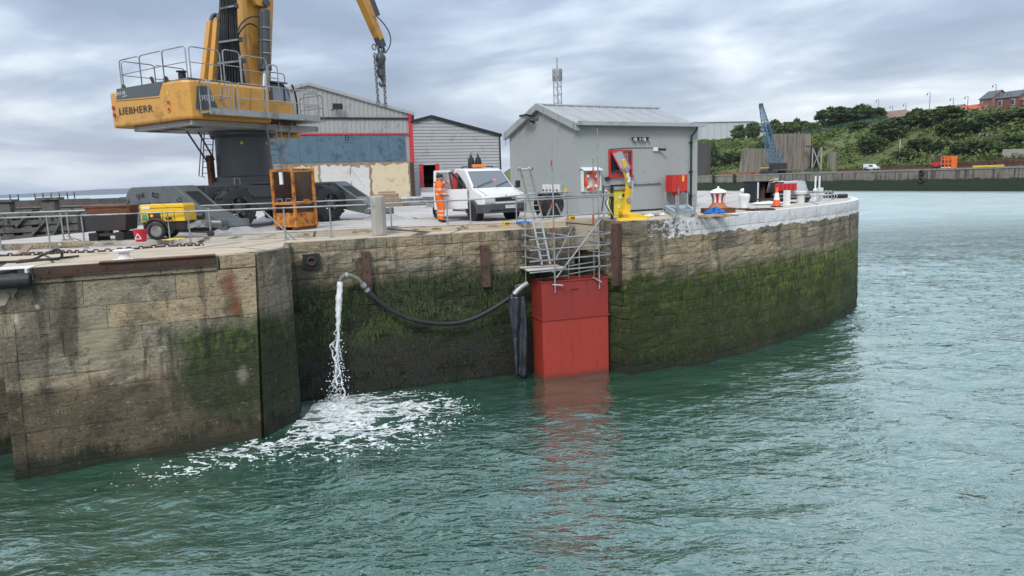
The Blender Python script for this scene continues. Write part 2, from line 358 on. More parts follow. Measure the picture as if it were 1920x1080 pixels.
def run_stones(par, base, top, zb, zt, cuts, lens, mat, seed, jit=.02, dep=.28, gap=.012, capdep=None, name='stone', lenf=None, mortar=True, rec=.016):
    rng = random.Random(seed)
    B = [Vector((*p, 0)) for p in base]; T = [Vector((*p, 0)) for p in top]
    cum = [0]
    for i in range(len(B) - 1): cum.append(cum[-1] + (B[i + 1] - B[i]).length)
    Lt = cum[-1]
    def at(s, z):
        b, d = polyat(B, cum, s); q, _ = polyat(T, cum, s); k = (z - zb) / (zt - zb)
        p = b.lerp(q, k); p.z = z; d.normalize(); return p, Vector((d.y, -d.x, 0))
    for ci in range(len(cuts) - 1):
        z1, z0 = cuts[ci], cuts[ci + 1]; s = -rng.uniform(0, lens[0] * .6); lf = lenf[ci] if lenf else 1
        while s < Lt - .02:
            l = rng.uniform(*lens) * lf * rng.choice((.7, 1, 1, 1.35)); e = s + l
            if Lt - e < lens[0] * .4: e = Lt
            a = max(0, s); e2 = min(Lt, e)
            if e2 - a > .08:
                off = rng.gauss(0, jit * .6); nu, nv = max(2, min(6, int((e2 - a) / .35) + 1)), 3
                vs = []; dpt = capdep if (capdep and ci == 0) else dep
                tilt = rng.uniform(-.012, .012)
                for j in range(nv + 1):
                    for i in range(nu + 1):
                        u, v = i / nu, j / nv
                        edge = (i in (0, nu)) or (j in (0, nv))
                        g = gap + (rng.uniform(0, gap) if edge else 0)
                        ss = lerp(a + g, e2 - g, u); zz = lerp(z0 + g, z1 - (g if ci else 0), v) + (tilt * (u - .5) if ci else 0)
                        if not edge: ss += rng.uniform(-.04, .04); zz += rng.uniform(-.03, .03)
                        p, n = at(ss, zz)
                        cj = .3 if (capdep and ci == 0) else 1
                        o = (off + rng.gauss(0, jit)) * cj - (rec if edge else 0)
                        vs.append(p + n * o)
                W_ = nu + 1; fs = [(j * W_ + i, j * W_ + i + 1, (j + 1) * W_ + i + 1, (j + 1) * W_ + i) for j in range(nv) for i in range(nu)]
                ring = [i for i in range(W_)] + [j * W_ + nu for j in range(1, nv + 1)] + [nv * W_ + i for i in range(nu - 1, -1, -1)] + [j * W_ for j in range(nv - 1, 0, -1)]
                k0 = len(vs)
                for idx in ring:
                    j, i = divmod(idx, W_); p, n = at(lerp(a + gap, e2 - gap, i / nu), 0); q = Vector(vs[idx]); vs.append(q - n * dpt)
                m = len(ring); fs += [(ring[i], k0 + i, k0 + (i + 1) % m, ring[(i + 1) % m]) for i in range(m)]
                c = sum((Vector(v) for v in vs[:k0]), Vector()) / k0
                MB().add(vs, fs).out(name, mat, par, None, 0, c)
            s = e
    if mortar:
        mb = MB(); ns = max(2, int(Lt / .6)); vs = []
        for z in (zb, cuts[1] if capdep else cuts[0] - .06):
            for i in range(ns + 1):
                p, n = at(Lt * i / ns, z); vs.append(p - n * .075)
        mb.add(vs, [(i, i + 1, ns + 2 + i, ns + 1 + i) for i in range(ns)]).out('wall_core', mt['mortar'], par)
    return at
ZB = -5.95
q1 = thing('quay_wall', 'weathered buff stone quay wall with rusty steel edge, left of the falling water', 'wall')
cutsL = [-.55, -1.2, -1.78, -2.36, -2.8, -3.22, -4.1, -5.0, ZB]
run_stones(q1, [(-12.05, 15.6), (-6.98, 17.9)], [(-12.05, 15.95), (-6.75, 18.15)], ZB, 0, cutsL, (1.1, 2.5), mt['stoneL'], 3, .007, gap=.003, rec=.006, lenf=[1, 1, 1, .9, 1.2, 2.2, 2.6, 3])
run_stones(q1, [(-6.93, 18.02), (-6.36, 19.45)], [(-6.72, 18.25), (-6.32, 19.6)], ZB, 0, [-.18, -.62, -1.12, -1.7, -2.3, -2.85, -3.5, -4.2, -5.0, ZB], (.55, .95), mt['stoneN'], 4, .008, gap=.003, rec=.007, capdep=.6)
run_stones(q1, [(-6.36, 19.45), (-6.9, 21.4)], [(-6.32, 19.6), (-6.9, 21.4)], ZB, 0, [-.18, -.62, -1.12, -1.7, -2.3, -2.85, -3.5, -4.2, -5.0, ZB], (.8, 1.2), mt['stoneN'], 5, .008, gap=.003, rec=.007, capdep=.5)
run_stones(q1, [(-12.9, 17.9), (-12.05, 15.6)], [(-12.9, 17.9), (-12.05, 15.95)], ZB, 0, [-.18] + cutsL, (.8, 1.2), mt['stoneL'], 6, .008, gap=.003, rec=.007)
run_stones(q1, [(-24, 13.3), (-12.9, 17.6)], [(-24, 13.3), (-12.9, 17.6)], ZB, 0, [-.18] + cutsL, (1.2, 2.2), mt['stoneL'], 7, .008, gap=.003, rec=.007)
run_stones(q1, [(-8.3, 17.45), (-6.75, 18.15)], [(-8.3, 17.45), (-6.75, 18.15)], ZB, 0, [-.18, -.54], (.7, .9), mt['stoneL'], 8, .015, capdep=.8, mortar=False)
q2 = thing('quay_wall', 'set-back stone quay wall coated in dark green weed behind the drooping black hose', 'wall')
cutsM = [-.18, -.5, -.92, -1.35, -1.8, -2.3, -2.85, -3.4, -4.0, -4.7, ZB]
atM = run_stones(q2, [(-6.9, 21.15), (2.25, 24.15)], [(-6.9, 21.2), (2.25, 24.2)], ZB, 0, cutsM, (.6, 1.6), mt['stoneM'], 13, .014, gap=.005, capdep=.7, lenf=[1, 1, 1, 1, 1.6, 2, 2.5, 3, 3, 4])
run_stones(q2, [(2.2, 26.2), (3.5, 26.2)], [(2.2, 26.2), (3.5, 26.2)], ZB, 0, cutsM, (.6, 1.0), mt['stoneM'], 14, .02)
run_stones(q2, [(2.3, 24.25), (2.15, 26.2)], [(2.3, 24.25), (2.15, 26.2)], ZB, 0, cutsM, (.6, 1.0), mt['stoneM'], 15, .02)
q3 = thing('quay_wall', 'rounded stone pier end with flaking white painted coping and green weed below', 'wall')
RB = [(3.95, 22.9), (5.34, 23.44), (6.8, 23.97), (8.75, 25.17), (11.06, 26.95), (13.54, 29.15), (15.86, 31.75), (17.3, 33.9), (18.4, 36.6), (19.0, 39.5), (19.3, 43.0), (19.3, 47)]
RT = [(4.1, 22.95), (5.3, 23.5), (6.85, 24.4), (8.9, 26.0), (11.0, 27.5), (13.5, 29.6), (15.85, 32.1), (17.35, 34.3), (18.5, 37.0), (19.1, 39.9), (19.4, 43.2), (19.4, 47)]
RBs = [p.xy for p in cat([V(*p, 0) for p in RB], 3)]; RTs = [p.xy for p in cat([V(*p, 0) for p in RT], 3)]
cutsR = [.012, -.42, -.82, -1.2, -1.62, -2.0, -2.42, -2.85, -3.3, -3.8, -4.35, -4.95, ZB]
atR = run_stones(q3, RBs, RTs, ZB, 0, cutsR, (.7, 1.6), mt['stoneR'], 23, .010, gap=.004, rec=.012, capdep=.34, lenf=[1, 1, 1, .8, 1, .9, 1.2, 1.2, 1.6, 1.8, 2, 2])
run_stones(q3, [(3.3, 23.6), (3.95, 22.9)], [(3.3, 23.6), (4.1, 22.95)], ZB, 0, cutsR, (.8, 1.3), mt['stoneR'], 24, .02, gap=.006, capdep=.5)
run_stones(q3, [(3.35, 26.3), (3.3, 23.6)], [(3.35, 26.3), (3.3, 23.6)], ZB, 0, cutsR, (.8, 1.3), mt['stoneR'], 25, .02, gap=.006, capdep=.5)
# ---- hanging weed
def weed(name, label, at, Lt, n, z0, z1, seed, mat):
    rg = random.Random(seed); vs = []; fs = []
    for k in range(n):
        s = rg.uniform(0, Lt); z = lerp(z0, z1, rg.random() ** .8)
        if mnoise.noise(V(s * 1.1, z * 1.6, seed)) + .25 * mnoise.noise(V(s * 4, z * 4, 3)) < rg.uniform(-.35, .25): continue
        p, nn = at(s, z); tt = V(-nn.y, nn.x, 0); l = rg.uniform(.06, .24); w = rg.uniform(.006, .018); o = nn * rg.uniform(.015, .05); lean = tt * rg.uniform(-.05, .05); i = len(vs)
        vs += [p + tt * w + nn * .0, p - tt * w + nn * .0, p - tt * w * .6 + o + lean - V(0, 0, l), p + tt * w * .6 + o + lean - V(0, 0, l)]; fs.append((i, i + 1, i + 2, i + 3))
    return tag(MB().add(vs, fs).out(name, mat), label, 'seaweed', kind='stuff')
t = NT('seaweed'); p = t.P(); x, y, z = t.sep(p); c = t.mix(t.noise(p, 2.5, 4, .6), (.014, .026, .008), (.06, .09, .012)); c = t.mix(t.sm(t.noise(p, 9, 3, .7), .5, .7), c, (.028, .03, .014)); c = t.mix(t.sm(z, -3.0, -4.2), c, (.016, .016, .010)); mt['weed'] = t.fin(c, .55, 0, None, .4)
t = NT('bright_seaweed'); p = t.P(); mt['weedR'] = t.fin(t.mix(t.noise(p, 1.6, 5, .65), (.010, .020, .006), (.045, .065, .010)), .6, 0, None, .3)
weed('seaweed', 'dark green seaweed fringe hanging on the set-back wall behind the hose', atM, 9.6, 13000, -1.55, -5.1, 2, mt['weed'])
weed('seaweed', 'green seaweed fringe hanging on the rounded pier wall', atR, 24, 9000, -2.3, -5.1, 5, mt['weedR'])
# ---- deck
t = NT('deck_concrete'); p = t.P(); x, y, z = t.sep(p)
tan = t.mix(t.noise(p, .8, 6, .6), (.42, .345, .25), (.56, .475, .36)); gry = t.mix(t.noise(p, .5, 6, .6), (.42, .39, .355), (.56, .525, .48))
edge = t.ma('ADD', t.ma('SUBTRACT', y, t.ma('MULTIPLY', x, .36)), t.ma('MULTIPLY', t.noise(p, .35, 4, .6), 2.5))
c = t.mix(t.sm(edge, 26.2, 27.2), tan, gry)
c = t.mix(t.ma('MULTIPLY', t.sm(t.noise(t.map(p, (.25, 1.6, 1), (0, 0, .35)), 1, 5, .65), .52, .66), .5), c, (.17, .155, .135))
c = t.mix(t.ma('MULTIPLY', t.sm(t.noise(p, 2.3, 6, .7), .6, .72), .6), c, (.13, .11, .085))
c = t.mix(t.ma('MULTIPLY', t.sm(t.noise(p, 45, 3, .7), .55, .75), .4), c, (.5, .44, .36))
ck = t.vor(t.map(p, (.22, .3, .3), (0, 0, .32)), 1, 'DISTANCE_TO_EDGE'); c = t.mix(t.sm(ck, .012, .004), c, (.09, .075, .06))
mt['deck'] = t.fin(c, .9, 0, t.bump(t.noise(p, 9, 6, .7), .02, .8), .3)
inset = []
for a, b, c3 in zip(RTs[:-2], RTs[1:-1], RTs[2:]):
    d = (c3 - a).normalized(); inset.append((b.x - d.y * .3, b.y + d.x * .3))
kerb = [(-24, 21.35), (-16.25, 21.94), (-12.2, 22.33), (-9.62, 22.5), (-7.15, 23.25), (-4.9, 23.75), (-1.04, 24.07), (.83, 24.25)]
deck = kerb + [(2.0, 24.6), (2.1, 26.1), (3.6, 26.1), (3.75, 23.65)] + [q for q in inset if q[0] > 4.2] + [(18.5, 48), (18.3, 61), (10, 76), (8, 112), (-20, 112), (-18, 60), (-17.3, 34), (-17, 28.6), (-18, 24.4), (-24, 23.6)]
def sheet(poly, z0, z1): return MB().prism(poly, lambda a, b: (a, b, z0), lambda a, b: (a, b, z1))
struct(sheet(deck, -1.2, 0).out('quay_deck', mt['deck']))
ledge = [(-24, 13.4), (-13.0, 17.75), (-12.0, 15.9), (-8.3, 17.75), (-6.9, 18.6), (-6.5, 19.6), (-7.05, 21.5), (-6.85, 21.4), (.9, 23.95), (2.1, 24.35), (2.05, 24.55), (.83, 24.2), (-1.04, 24.02), (-4.9, 23.7), (-7.15, 23.2), (-9.62, 22.45), (-12.2, 22.28), (-16.25, 21.89), (-24, 21.3)]
struct(sheet(ledge, -1.0, -.165).out('quay_ledge', mt['deck']))
kb = thing('kerb', 'low step of worn stone kerb blocks running along the quay ledge under the railing', 'kerb')
mt['kerbs'] = wallmat('kerb_stone', -9, -12, tone=1.25, lam=.4, dk=.4)
run_stones(kb, [(-16.9, 21.84)] + kerb[2:] , [(-16.9, 21.84)] + kerb[2:], -.2, 0.03, [.02, -.17], (.7, 1.5), mt['kerbs'], 31, .012, dep=.32, gap=.01, name='kerb_stone', capdep=.32, mortar=False)
# ---- water
rng = np.random.default_rng(5)
def axis(lo, hi, d, far, g=1.16):
    a = list(np.arange(lo, hi + 1e-6, d)); s = d; q = lo; left = []
    while q > -far: s *= g; q -= s; left.append(q)
    s = d; q = hi; right = []
    while q < far: s *= g; q += s; right.append(q)
    return np.array(left[::-1] + a + right)
gx = axis(-15, 34, .11, 11000); gy = axis(7.5, 46, .11, 11000)
X, Y = np.meshgrid(gx, gy); Z = np.zeros_like(X)
for k in range(46):
    lam = 10 ** rng.uniform(math.log10(.42), math.log10(3.4)); th = math.radians(rng.normal(78, 24)); ph = rng.uniform(0, 6.28)
    amp = .0054 * lam ** .85 * rng.uniform(.5, 1.2)
    s = np.sin(2 * np.pi / lam * (X * math.cos(th) + Y * math.sin(th)) + ph + .8 * np.sin(X * .31 + k) + .8 * np.sin(Y * .27 + 2 * k))
    Z += amp * (s + .3 * s * s)
fade = np.clip((48 - np.maximum(np.abs(X - 10) - 10, np.abs(Y - 26) + 4)) / 14, 0, 1)
near_wall = np.clip((24.6 + .33 * (X - 2) - Y) / 6.0, .5, 1.0)      # sheltered water close under the quay is calmer
near_wall = np.where(X > 9, np.maximum(near_wall, np.clip((X - 9) / 8, 0, 1)), near_wall)
Z = WZ + Z * fade * near_wall
ny, nx = X.shape
me = bpy.data.meshes.new('water'); me.vertices.add(nx * ny)
me.vertices.foreach_set('co', np.stack([X, Y, Z], -1).astype(np.float32).ravel())
i, j = np.meshgrid(np.arange(nx - 1), np.arange(ny - 1)); b0 = (j * nx + i).ravel()
quads = np.stack([b0, b0 + 1, b0 + nx + 1, b0 + nx], -1).astype(np.int32)
me.loops.add(quads.size); me.loops.foreach_set('vertex_index', quads.ravel()); me.polygons.add(len(quads))
me.polygons.foreach_set('loop_start', np.arange(0, quads.size, 4, dtype=np.int32)); me.polygons.foreach_set('loop_total', np.full(len(quads), 4, np.int32))
me.update(calc_edges=True); me.polygons.foreach_set('use_smooth', [True] * len(quads))
t = NT('harbour_water'); p = t.P(); x, y, z = t.sep(p)
pw = t.map(p, (1.0, 2.3, 1), (0, 0, math.radians(-12)))
rdg = t.ma('SUBTRACT', 1.0, t.ma('ABSOLUTE', t.ma('SUBTRACT', t.ma('MULTIPLY', t.noise(t.map(p, (.8, 2.0, 1), (0, 0, math.radians(-20)), (3, 1, 0)), .9, 2, .45, .7), 2.4), 1.2)))
h = t.ma('ADD', t.ma('ADD', t.ma('MULTIPLY', rdg, .22), t.noise(pw, 1.15, 3, .5, .9)), t.ma('MULTIPLY', t.noise(t.map(p, (1.6, 3.2, 1), (0, 0, math.radians(14))), 1.9, 3, .5, .5), .5))
calm = t.ma('MAXIMUM', t.ma('ADD', .34, t.ma('MULTIPLY', t.sm(t.ma('SUBTRACT', t.ma('ADD', 23.9, t.ma('MULTIPLY', x, .36)), y), .5, 9.0), .66)), t.sm(x, 9, 17))   # sheltered under the wall
h = t.ma('MULTIPLY', h, t.ma('MULTIPLY', calm, t.ma('ADD', .55, t.ma('MULTIPLY', t.sm(t.noise(t.map(p, (.6, 1, 1)), .22, 4, .55, .6), .36, .64), .7))))
nr = t.bump(h, .135, 1)
nr = t.bump(t.noise(pw, 5.5, 2, .5), .008, 1, nr)
# short chop too fine to resolve from the quay: slopes taken straight from noise
nc = t.n('ShaderNodeTexNoise'); t.L.new(t.map(p, (1, 1.8, 1)), nc.inputs['Vector']); nc.inputs['Scale'].default_value = 2.2; nc.inputs['Detail'].default_value = 3
sv_ = t.n('ShaderNodeVectorMath', operation='SUBTRACT'); t.L.new(nc.outputs[1], sv_.inputs[0]); sv_.inputs[1].default_value = (.5, .5, .5)
open_ = t.ma('MAXIMUM', t.sm(y, 24, 60), t.sm(x, 10, 24))                       # rougher out in the open basin
sl_2 = t.n('ShaderNodeVectorMath', operation='MULTIPLY'); t.L.new(sv_.outputs[0], sl_2.inputs[0]); sl_2.inputs[1].default_value = (1, 1.3, 0)
sl_3 = t.n('ShaderNodeVectorMath', operation='SCALE'); t.L.new(sl_2.outputs[0], sl_3.inputs[0]); t.L.new(t.ma('MULTIPLY', t.ma('MULTIPLY', open_, t.ma('SUBTRACT', .85, t.ma('MULTIPLY', t.sm(y, 36, 110), .6))), t.ma('ADD', .45, t.sm(t.noise(t.map(p, (.10, .42, 1), (0, 0, .2)), 1, 5, .65), .35, .65))), sl_3.inputs[3])
ad_ = t.n('ShaderNodeVectorMath', operation='ADD'); t.L.new(nr, ad_.inputs[0]); t.L.new(sl_3.outputs[0], ad_.inputs[1])
no_ = t.n('ShaderNodeVectorMath', operation='NORMALIZE'); t.L.new(ad_.outputs[0], no_.inputs[0])
fb_ = t.n('ShaderNodeVectorMath', operation='DISTANCE'); t.L.new(t.map(p, (.62, 1, 1)), fb_.inputs[0]); fb_.inputs[1].default_value = (-5.78 * .62, 20.1, WZ)
wcol = t.mix(t.noise(p, .12, 3, .5), (.022, .077, .050), (.032, .095, .066))
wcol = t.mix(t.ma('MULTIPLY', t.sm(t.ma('ADD', fb_.outputs['Value'], t.ma('MULTIPLY', t.noise(p, 2.5, 4, .6), 1.0)), 2.6, .7), .75), wcol, (.30, .44, .40))      # air churned into the water under the jet
t.fin(wcol, .7, 0, None, 0.0)
gl = t.n('ShaderNodeBsdfGlossy'); t.L.new(t.ma('ADD', .05, t.ma('MULTIPLY', t.sm(y, 36, 110), .30)), gl.inputs['Roughness']); gl.inputs['Color'].default_value = (.90, .99, .95, 1); t.L.new(no_.outputs[0], gl.inputs['Normal'])
lw = t.n('ShaderNodeLayerWeight'); lw.inputs[0].default_value = .5; t.L.new(no_.outputs[0], lw.inputs['Normal'])
fr_w = t.ma('ADD', .025, t.ma('MULTIPLY', t.ma('POWER', lw.outputs['Facing'], 1.55), .95), cl=True)
ms_ = t.n('ShaderNodeMixShader'); t.L.new(fr_w, ms_.inputs[0]); t.L.new(t.b.outputs[0], ms_.inputs[1]); t.L.new(gl.outputs[0], ms_.inputs[2]); t.L.new(ms_.outputs[0], t.o.inputs[0])
mt['water'] = t.m
struct(link('water', me, mt['water']))
# ---- foam and falling water
def fbm(P, s, o=4, seed=0.0):
    return np.array([mnoise.fractal(Vector((a * s + seed, b * s - seed, seed)), 1.0, 2.0, o) for a, b in P])
t = NT('sea_foam'); p = t.P(); t.fin((.78, .82, .81), .6); al = t.ma('ADD', .35, t.ma('MULTIPLY', t.sm(t.noise(p, 7, 5, .7), .35, .6), .6)); tb_ = t.n('ShaderNodeBsdfTransparent'); mf = t.n('ShaderNodeMixShader'); t.L.new(al, mf.inputs[0]); t.L.new(tb_.outputs[0], mf.inputs[1]); t.L.new(t.b.outputs[0], mf.inputs[2]); t.L.new(mf.outputs[0], t.o.inputs[0]); mt['foam'] = t.m
fall0 = PL(643, 530, (-6.9, 21.0, 0), Vector((-.31, .95, 0)).normalized()) ; fall_y = fall0.y - .25
FB = Vector((-5.78, 20.45, WZ))
step = .036; fx = np.arange(-10.4, -.9, step); fy = np.arange(14.6, 21.9, step); FX, FY = np.meshgrid(fx, fy)
pts = np.stack([FX.ravel(), FY.ravel()], -1)
d1 = np.hypot((FX - FB.x - .1) / 3.2, (FY - FB.y + .5) / 1.6)                      # churned patch, stretched along the wall
d2 = np.hypot(((FX + 6.7) * .8 + (FY - 17.35) * .6) / 2.9, (-(FX + 6.7) * .6 + (FY - 17.35) * .8) / 1.0)  # tail drifting past the pier corner
d3 = np.hypot((FX + 5.0) / 2.5, (FY - 18.5) / 1.7)
dens = np.maximum.reduce([1.75 - 1.2 * d1, .76 - .62 * d2, .92 - .6 * d3])
a = fbm(pts * np.array([.8, 1.5]), 2.1, 4, 3.7).reshape(FX.shape); b_ = fbm(pts * np.array([.8, 1.4]), 6.0, 3, 9.1).reshape(FX.shape)
lace = np.abs(a) + .42 * np.abs(b_)
keep = lace < .52 * np.clip(dens, 0, 1) ** .9
core = np.hypot((FX - FB.x) / .75, (FY - FB.y) / .4) < 1 + .5 * b_; keep |= core
sp_ = np.random.default_rng(2).random(FX.shape); keep |= (sp_ > .992) & (dens > -.08)
mb = MB(); Zi = lambda x, y: None
ix = np.searchsorted(gx, FX) - 1; iy = np.searchsorted(gy, FY) - 1
def zat(xx, yy):
    ii = int(np.searchsorted(gx, xx)) - 1; jj = int(np.searchsorted(gy, yy)) - 1
    u = (xx - gx[ii]) / (gx[ii + 1] - gx[ii]); v = (yy - gy[jj]) / (gy[jj + 1] - gy[jj])
    return (Z[jj, ii] * (1 - u) + Z[jj, ii + 1] * u) * (1 - v) + (Z[jj + 1, ii] * (1 - u) + Z[jj + 1, ii + 1] * u) * v
rf = random.Random(8); vid = {}
def fv(jj, ii):
    k = (jj, ii)
    if k not in vid:
        xx = fx[0] + ii * step; yy = fy[0] + jj * step; nn = b_[min(jj, b_.shape[0] - 1), min(ii, b_.shape[1] - 1)]
        cz = .03 * max(0, 1 - math.hypot((xx - FB.x) / .9, (yy - FB.y) / .5))
        vid[k] = len(mb.v); mb.v.append((xx + rf.uniform(-.018, .018), yy + rf.uniform(-.018, .018), zat(xx, yy) + .012 + .010 * abs(nn) + cz * rf.uniform(0, 3)))
    return vid[k]
for jj, ii in zip(*np.nonzero(keep)):
    cx_, cy_ = fx[0] + (ii + .5) * step, fy[0] + (jj + .5) * step
    if cy_ > 21.15 + .328 * (cx_ + 6.9) - .03: continue                            # behind the recessed wall
    if cx_ < -6.4 and cy_ > 17.9 + (cx_ + 6.98) * (2.3 / 5.07) - .02 and not (cy_ < 17.9 + (cx_ + 6.98) * .454): continue
    if cx_ < -6.3 and cy_ > 18.0 and cx_ < -6.95 + (cy_ - 18.0) * .4: continue
    mb.f.append((fv(jj, ii), fv(jj, ii + 1), fv(jj + 1, ii + 1), fv(jj + 1, ii)))
tag(mb.out('foam', mt['foam'], None, 60), 'white foam spreading over the green water below the falling jet', 'foam', kind='stuff')
# ------------------------------------------------------------------ buildings on the quay
class Frame:
    """local frame of a thing: converts pixels to its local coordinates"""
    def __init__(s, loc, rz): s.c = Vector((loc[0], loc[1], 0)); s.rz = rz; s.ex = Vector((math.cos(rz), math.sin(rz), 0)); s.ey = Vector((-math.sin(rz), math.cos(rz), 0))
    def l(s, p): d = p - s.c; return Vector((d.dot(s.ex), d.dot(s.ey), d.z))
    def w(s, x, y, z=0): return s.c + s.ex * x + s.ey * y + Vector((0, 0, z))
    def Y(s, px, py, y): return s.l(PL(px, py, s.c + s.ey * y, s.ey))
    def X(s, px, py, x): return s.l(PL(px, py, s.c + s.ex * x, s.ex))
def text_fit(name, body, mat, parent, p0, p1, h, nrm, ext=.006, **k):
    """lettering whose baseline runs p0 -> p1, h tall, facing nrm"""
    p0, p1 = Vector(p0), Vector(p1); ob = text(name, body, 1, mat, parent, Matrix.Identity(4), ext=0, **k)
    me = ob.data; xs = [v.co.x for v in me.vertices]; ys = [v.co.y for v in me.vertices]
    x0, x1, y0, y1 = min(xs), max(xs), min(ys), max(ys); d = p1 - p0; n = Vector(nrm).normalized(); up = n.cross(d.normalized())
    for v in me.vertices:
        v.co = p0 + d * ((v.co.x - x0) / (x1 - x0)) + up * (h * (v.co.y - y0) / (y1 - y0)) + n * ext
    return ob
RIB = M('grey_cladding', (.36, .365, .36), .5, .1, .06, .7, (.2, .19, .17), .25, .25)
def ribbed(name, par, mat, x0, x1, zb, zt, y=0, pitch=.33, dep=.045, horiz=False):
    """trapezoidal sheet as real corrugation; zb / zt are functions of x"""
    mb = MB(); prof = [(0, 0), (.55, 0), (.68, 1), (.87, 1)]; xs = []
    n = int((x1 - x0) / pitch)
    for i in range(n + 1):
        for a, b in prof:
            xx = x0 + (i + a) * pitch
            if xx <= x1: xs.append((xx, b))
    xs.append((x1, 0)); vs = []
    for xx, b in xs: vs += [(xx, y - b * dep, zb(xx)), (xx, y - b * dep, zt(xx))]
    mb.add(vs, [(2 * i, 2 * i + 2, 2 * i + 3, 2 * i + 1) for i in range(len(xs) - 1)]); return mb.out(name, mat, par)
# ---- grey control hut
HF = Frame((2.84, 28.51), .53); HL, HW_, HE, HA = 6.75, 5.4, 3.62, 4.62
mt['render'] = M('grey_render', (.34, .365, .355), .75, 0, .05, .5, (.27, .285, .27), .12, .22, .12, 60)
mt['roofsheet'] = M('light_roof_sheet', (.47, .49, .50), .45, .2, .06, 1, (.3, .31, .3), .3, .2)
hut = thing('control_hut', 'grey rendered hut with shallow metal roof and red-framed window', 'building', HF.c, HF.rz)
gp = [(0, 0), (HW_, 0), (HW_, HE), (HW_ / 2, HA), (0, HE)]
MB().prism(gp, lambda a, b: (0, a, b), lambda a, b: (HL, a, b)).out('wall', mt['render'], hut)
sl_ = (HA - HE) / (HW_ / 2); nsh = 8; wv = (HL + .36) / nsh
for i in range(nsh):
    x0 = -.18 + i * wv; mb = MB(); m = 6
    for k in range(m):                                    # ribbed sheet
        a0 = x0 + .008 + (wv - .016) * k / m; a1 = x0 + .008 + (wv - .016) * (k + 1) / m
        f = lambda y: HE + .07 + sl_ * y
        mb.add([(a0, -.2, f(-.2)), (a1, -.2, f(-.2)), (a1, HW_ / 2, f(HW_ / 2)), (a0, HW_ / 2, f(HW_ / 2))], [(0, 1, 2, 3)])
        mb.hexa([(a0, -.2, f(-.2) + .002), (a0 + .035, -.2, f(-.2) + .002), (a0 + .035, HW_ / 2, f(HW_ / 2) + .002), (a0, HW_ / 2, f(HW_ / 2) + .002), (a0 + .008, -.2, f(-.2) + .03), (a0 + .027, -.2, f(-.2) + .03), (a0 + .027, HW_ / 2, f(HW_ / 2) + .03), (a0 + .008, HW_ / 2, f(HW_ / 2) + .03)])
    mb.out('roof_sheet', mt['roofsheet'], hut)
MB().hexa([(-.18, HW_ / 2, HA + .01), (HL + .18, HW_ / 2, HA + .01), (HL + .18, HW_ + .2, HE - .06), (-.18, HW_ + .2, HE - .06), (-.18, HW_ / 2, HA + .07), (HL + .18, HW_ / 2, HA + .07), (HL + .18, HW_ + .2, HE + .0), (-.18, HW_ + .2, HE + .0)]).out('roof_panel', mt['roofsheet'], hut)
mb = MB()
for i in range(34):                                       # profiled ridge cap
    x0 = -.18 + i * (HL + .36) / 34; mb.bb(x0, x0 + .14, HW_ / 2 - .12, HW_ / 2 + .12, HA + .09, HA + .14)
mb.out('ridge_cap', mt['roofsheet'], hut)
for s in (0, 1):
    y0, y1 = (-.22, HW_ / 2) if s == 0 else (HW_ + .22, HW_ / 2)
    z0 = HE + .1 - .22 * sl_
    MB().hexa([(-.2, y0, z0 - .24), (-.03, y0, z0 - .24), (-.03, y1, HA - .12), (-.2, y1, HA - .12), (-.2, y0, z0 + .06), (-.03, y0, z0 + .06), (-.03, y1, HA + .16), (-.2, y1, HA + .16)]).out('bargeboard', mt['render'], hut)
for k in range(6):
    y = -.1 + k * 1.1; zt = HE + .13 + sl_ * min(y, HW_ - y); MB().bb(-.215, -.203, y, y + .03, zt - .62, zt + .05).out('strap', mt['galv'], hut)
MB().add([(-.2, -.2, HE - .02), (HL + .2, -.2, HE - .02), (HL + .2, -.33, HE - .01), (-.2, -.33, HE - .01), (HL + .2, -.35, HE + .14), (-.2, -.35, HE + .14)], [(0, 1, 2, 3), (3, 2, 4, 5)]).out('gutter', mt['roofsheet'], hut)
MB().tube([(6.45, -.26, HE - .02), (6.45, -.24, HE - .15), (6.28, -.1, HE - .42), (6.28, -.08, HE - .6), (6.28, -.08, .05)], .045, 8).out('downpipe', mt['black'], hut, 40)
for z in (2.9, 1.6, .5): MB().bb(6.2, 6.36, -.14, -.003, z, z + .05).out('pipe_bracket', mt['black'], hut)
a, b = HF.Y(1141, 330, 0), HF.Y(1184, 281, 0)              # window
w_ = MB(); fr = .075
w_.bb(a.x, b.x, -.06, -.003, a.z, a.z + fr).bb(a.x, b.x, -.06, -.003, b.z - fr, b.z).bb(a.x, a.x + fr, -.062, -.003, a.z + fr, b.z - fr).bb(b.x - fr, b.x, -.062, -.003, a.z + fr, b.z - fr)
xm = lerp(a.x, b.x, .56); w_.bb(xm, xm + .05, -.061, -.003, a.z + fr, b.z - fr)
wo = w_.out('window', mt['red'], hut)
MB().bb(a.x + fr, b.x - fr, -.02, -.008, a.z + fr, b.z - fr).out('pane', mt['glass'], wo)
mt['curtain'] = M('cream_curtain', (.32, .27, .18), .9, 0, .3, 12)
for k in range(3): MB().bb(xm + .08 + k * .1, xm + .13 + k * .1, -.026, -.021, a.z + fr + .02, b.z - fr - .02).out('curtain', mt['curtain'], wo)
MB().bb(a.x - .04, b.x + .04, -.11, -.003, a.z - .07, a.z - .003).out('sill', mt['red'], wo)
sw, sh = xm - a.x - fr, b.z - a.z - 2 * fr                  # top-hung sash, tilted out and sideways
Ms = Matrix.Translation((a.x + fr + .02, -.08, b.z - fr - .04)) @ Matrix.Rotation(math.radians(-24), 4, 'X') @ Matrix.Rotation(math.radians(-15), 4, 'Y')
sb = MB(); f2 = .06
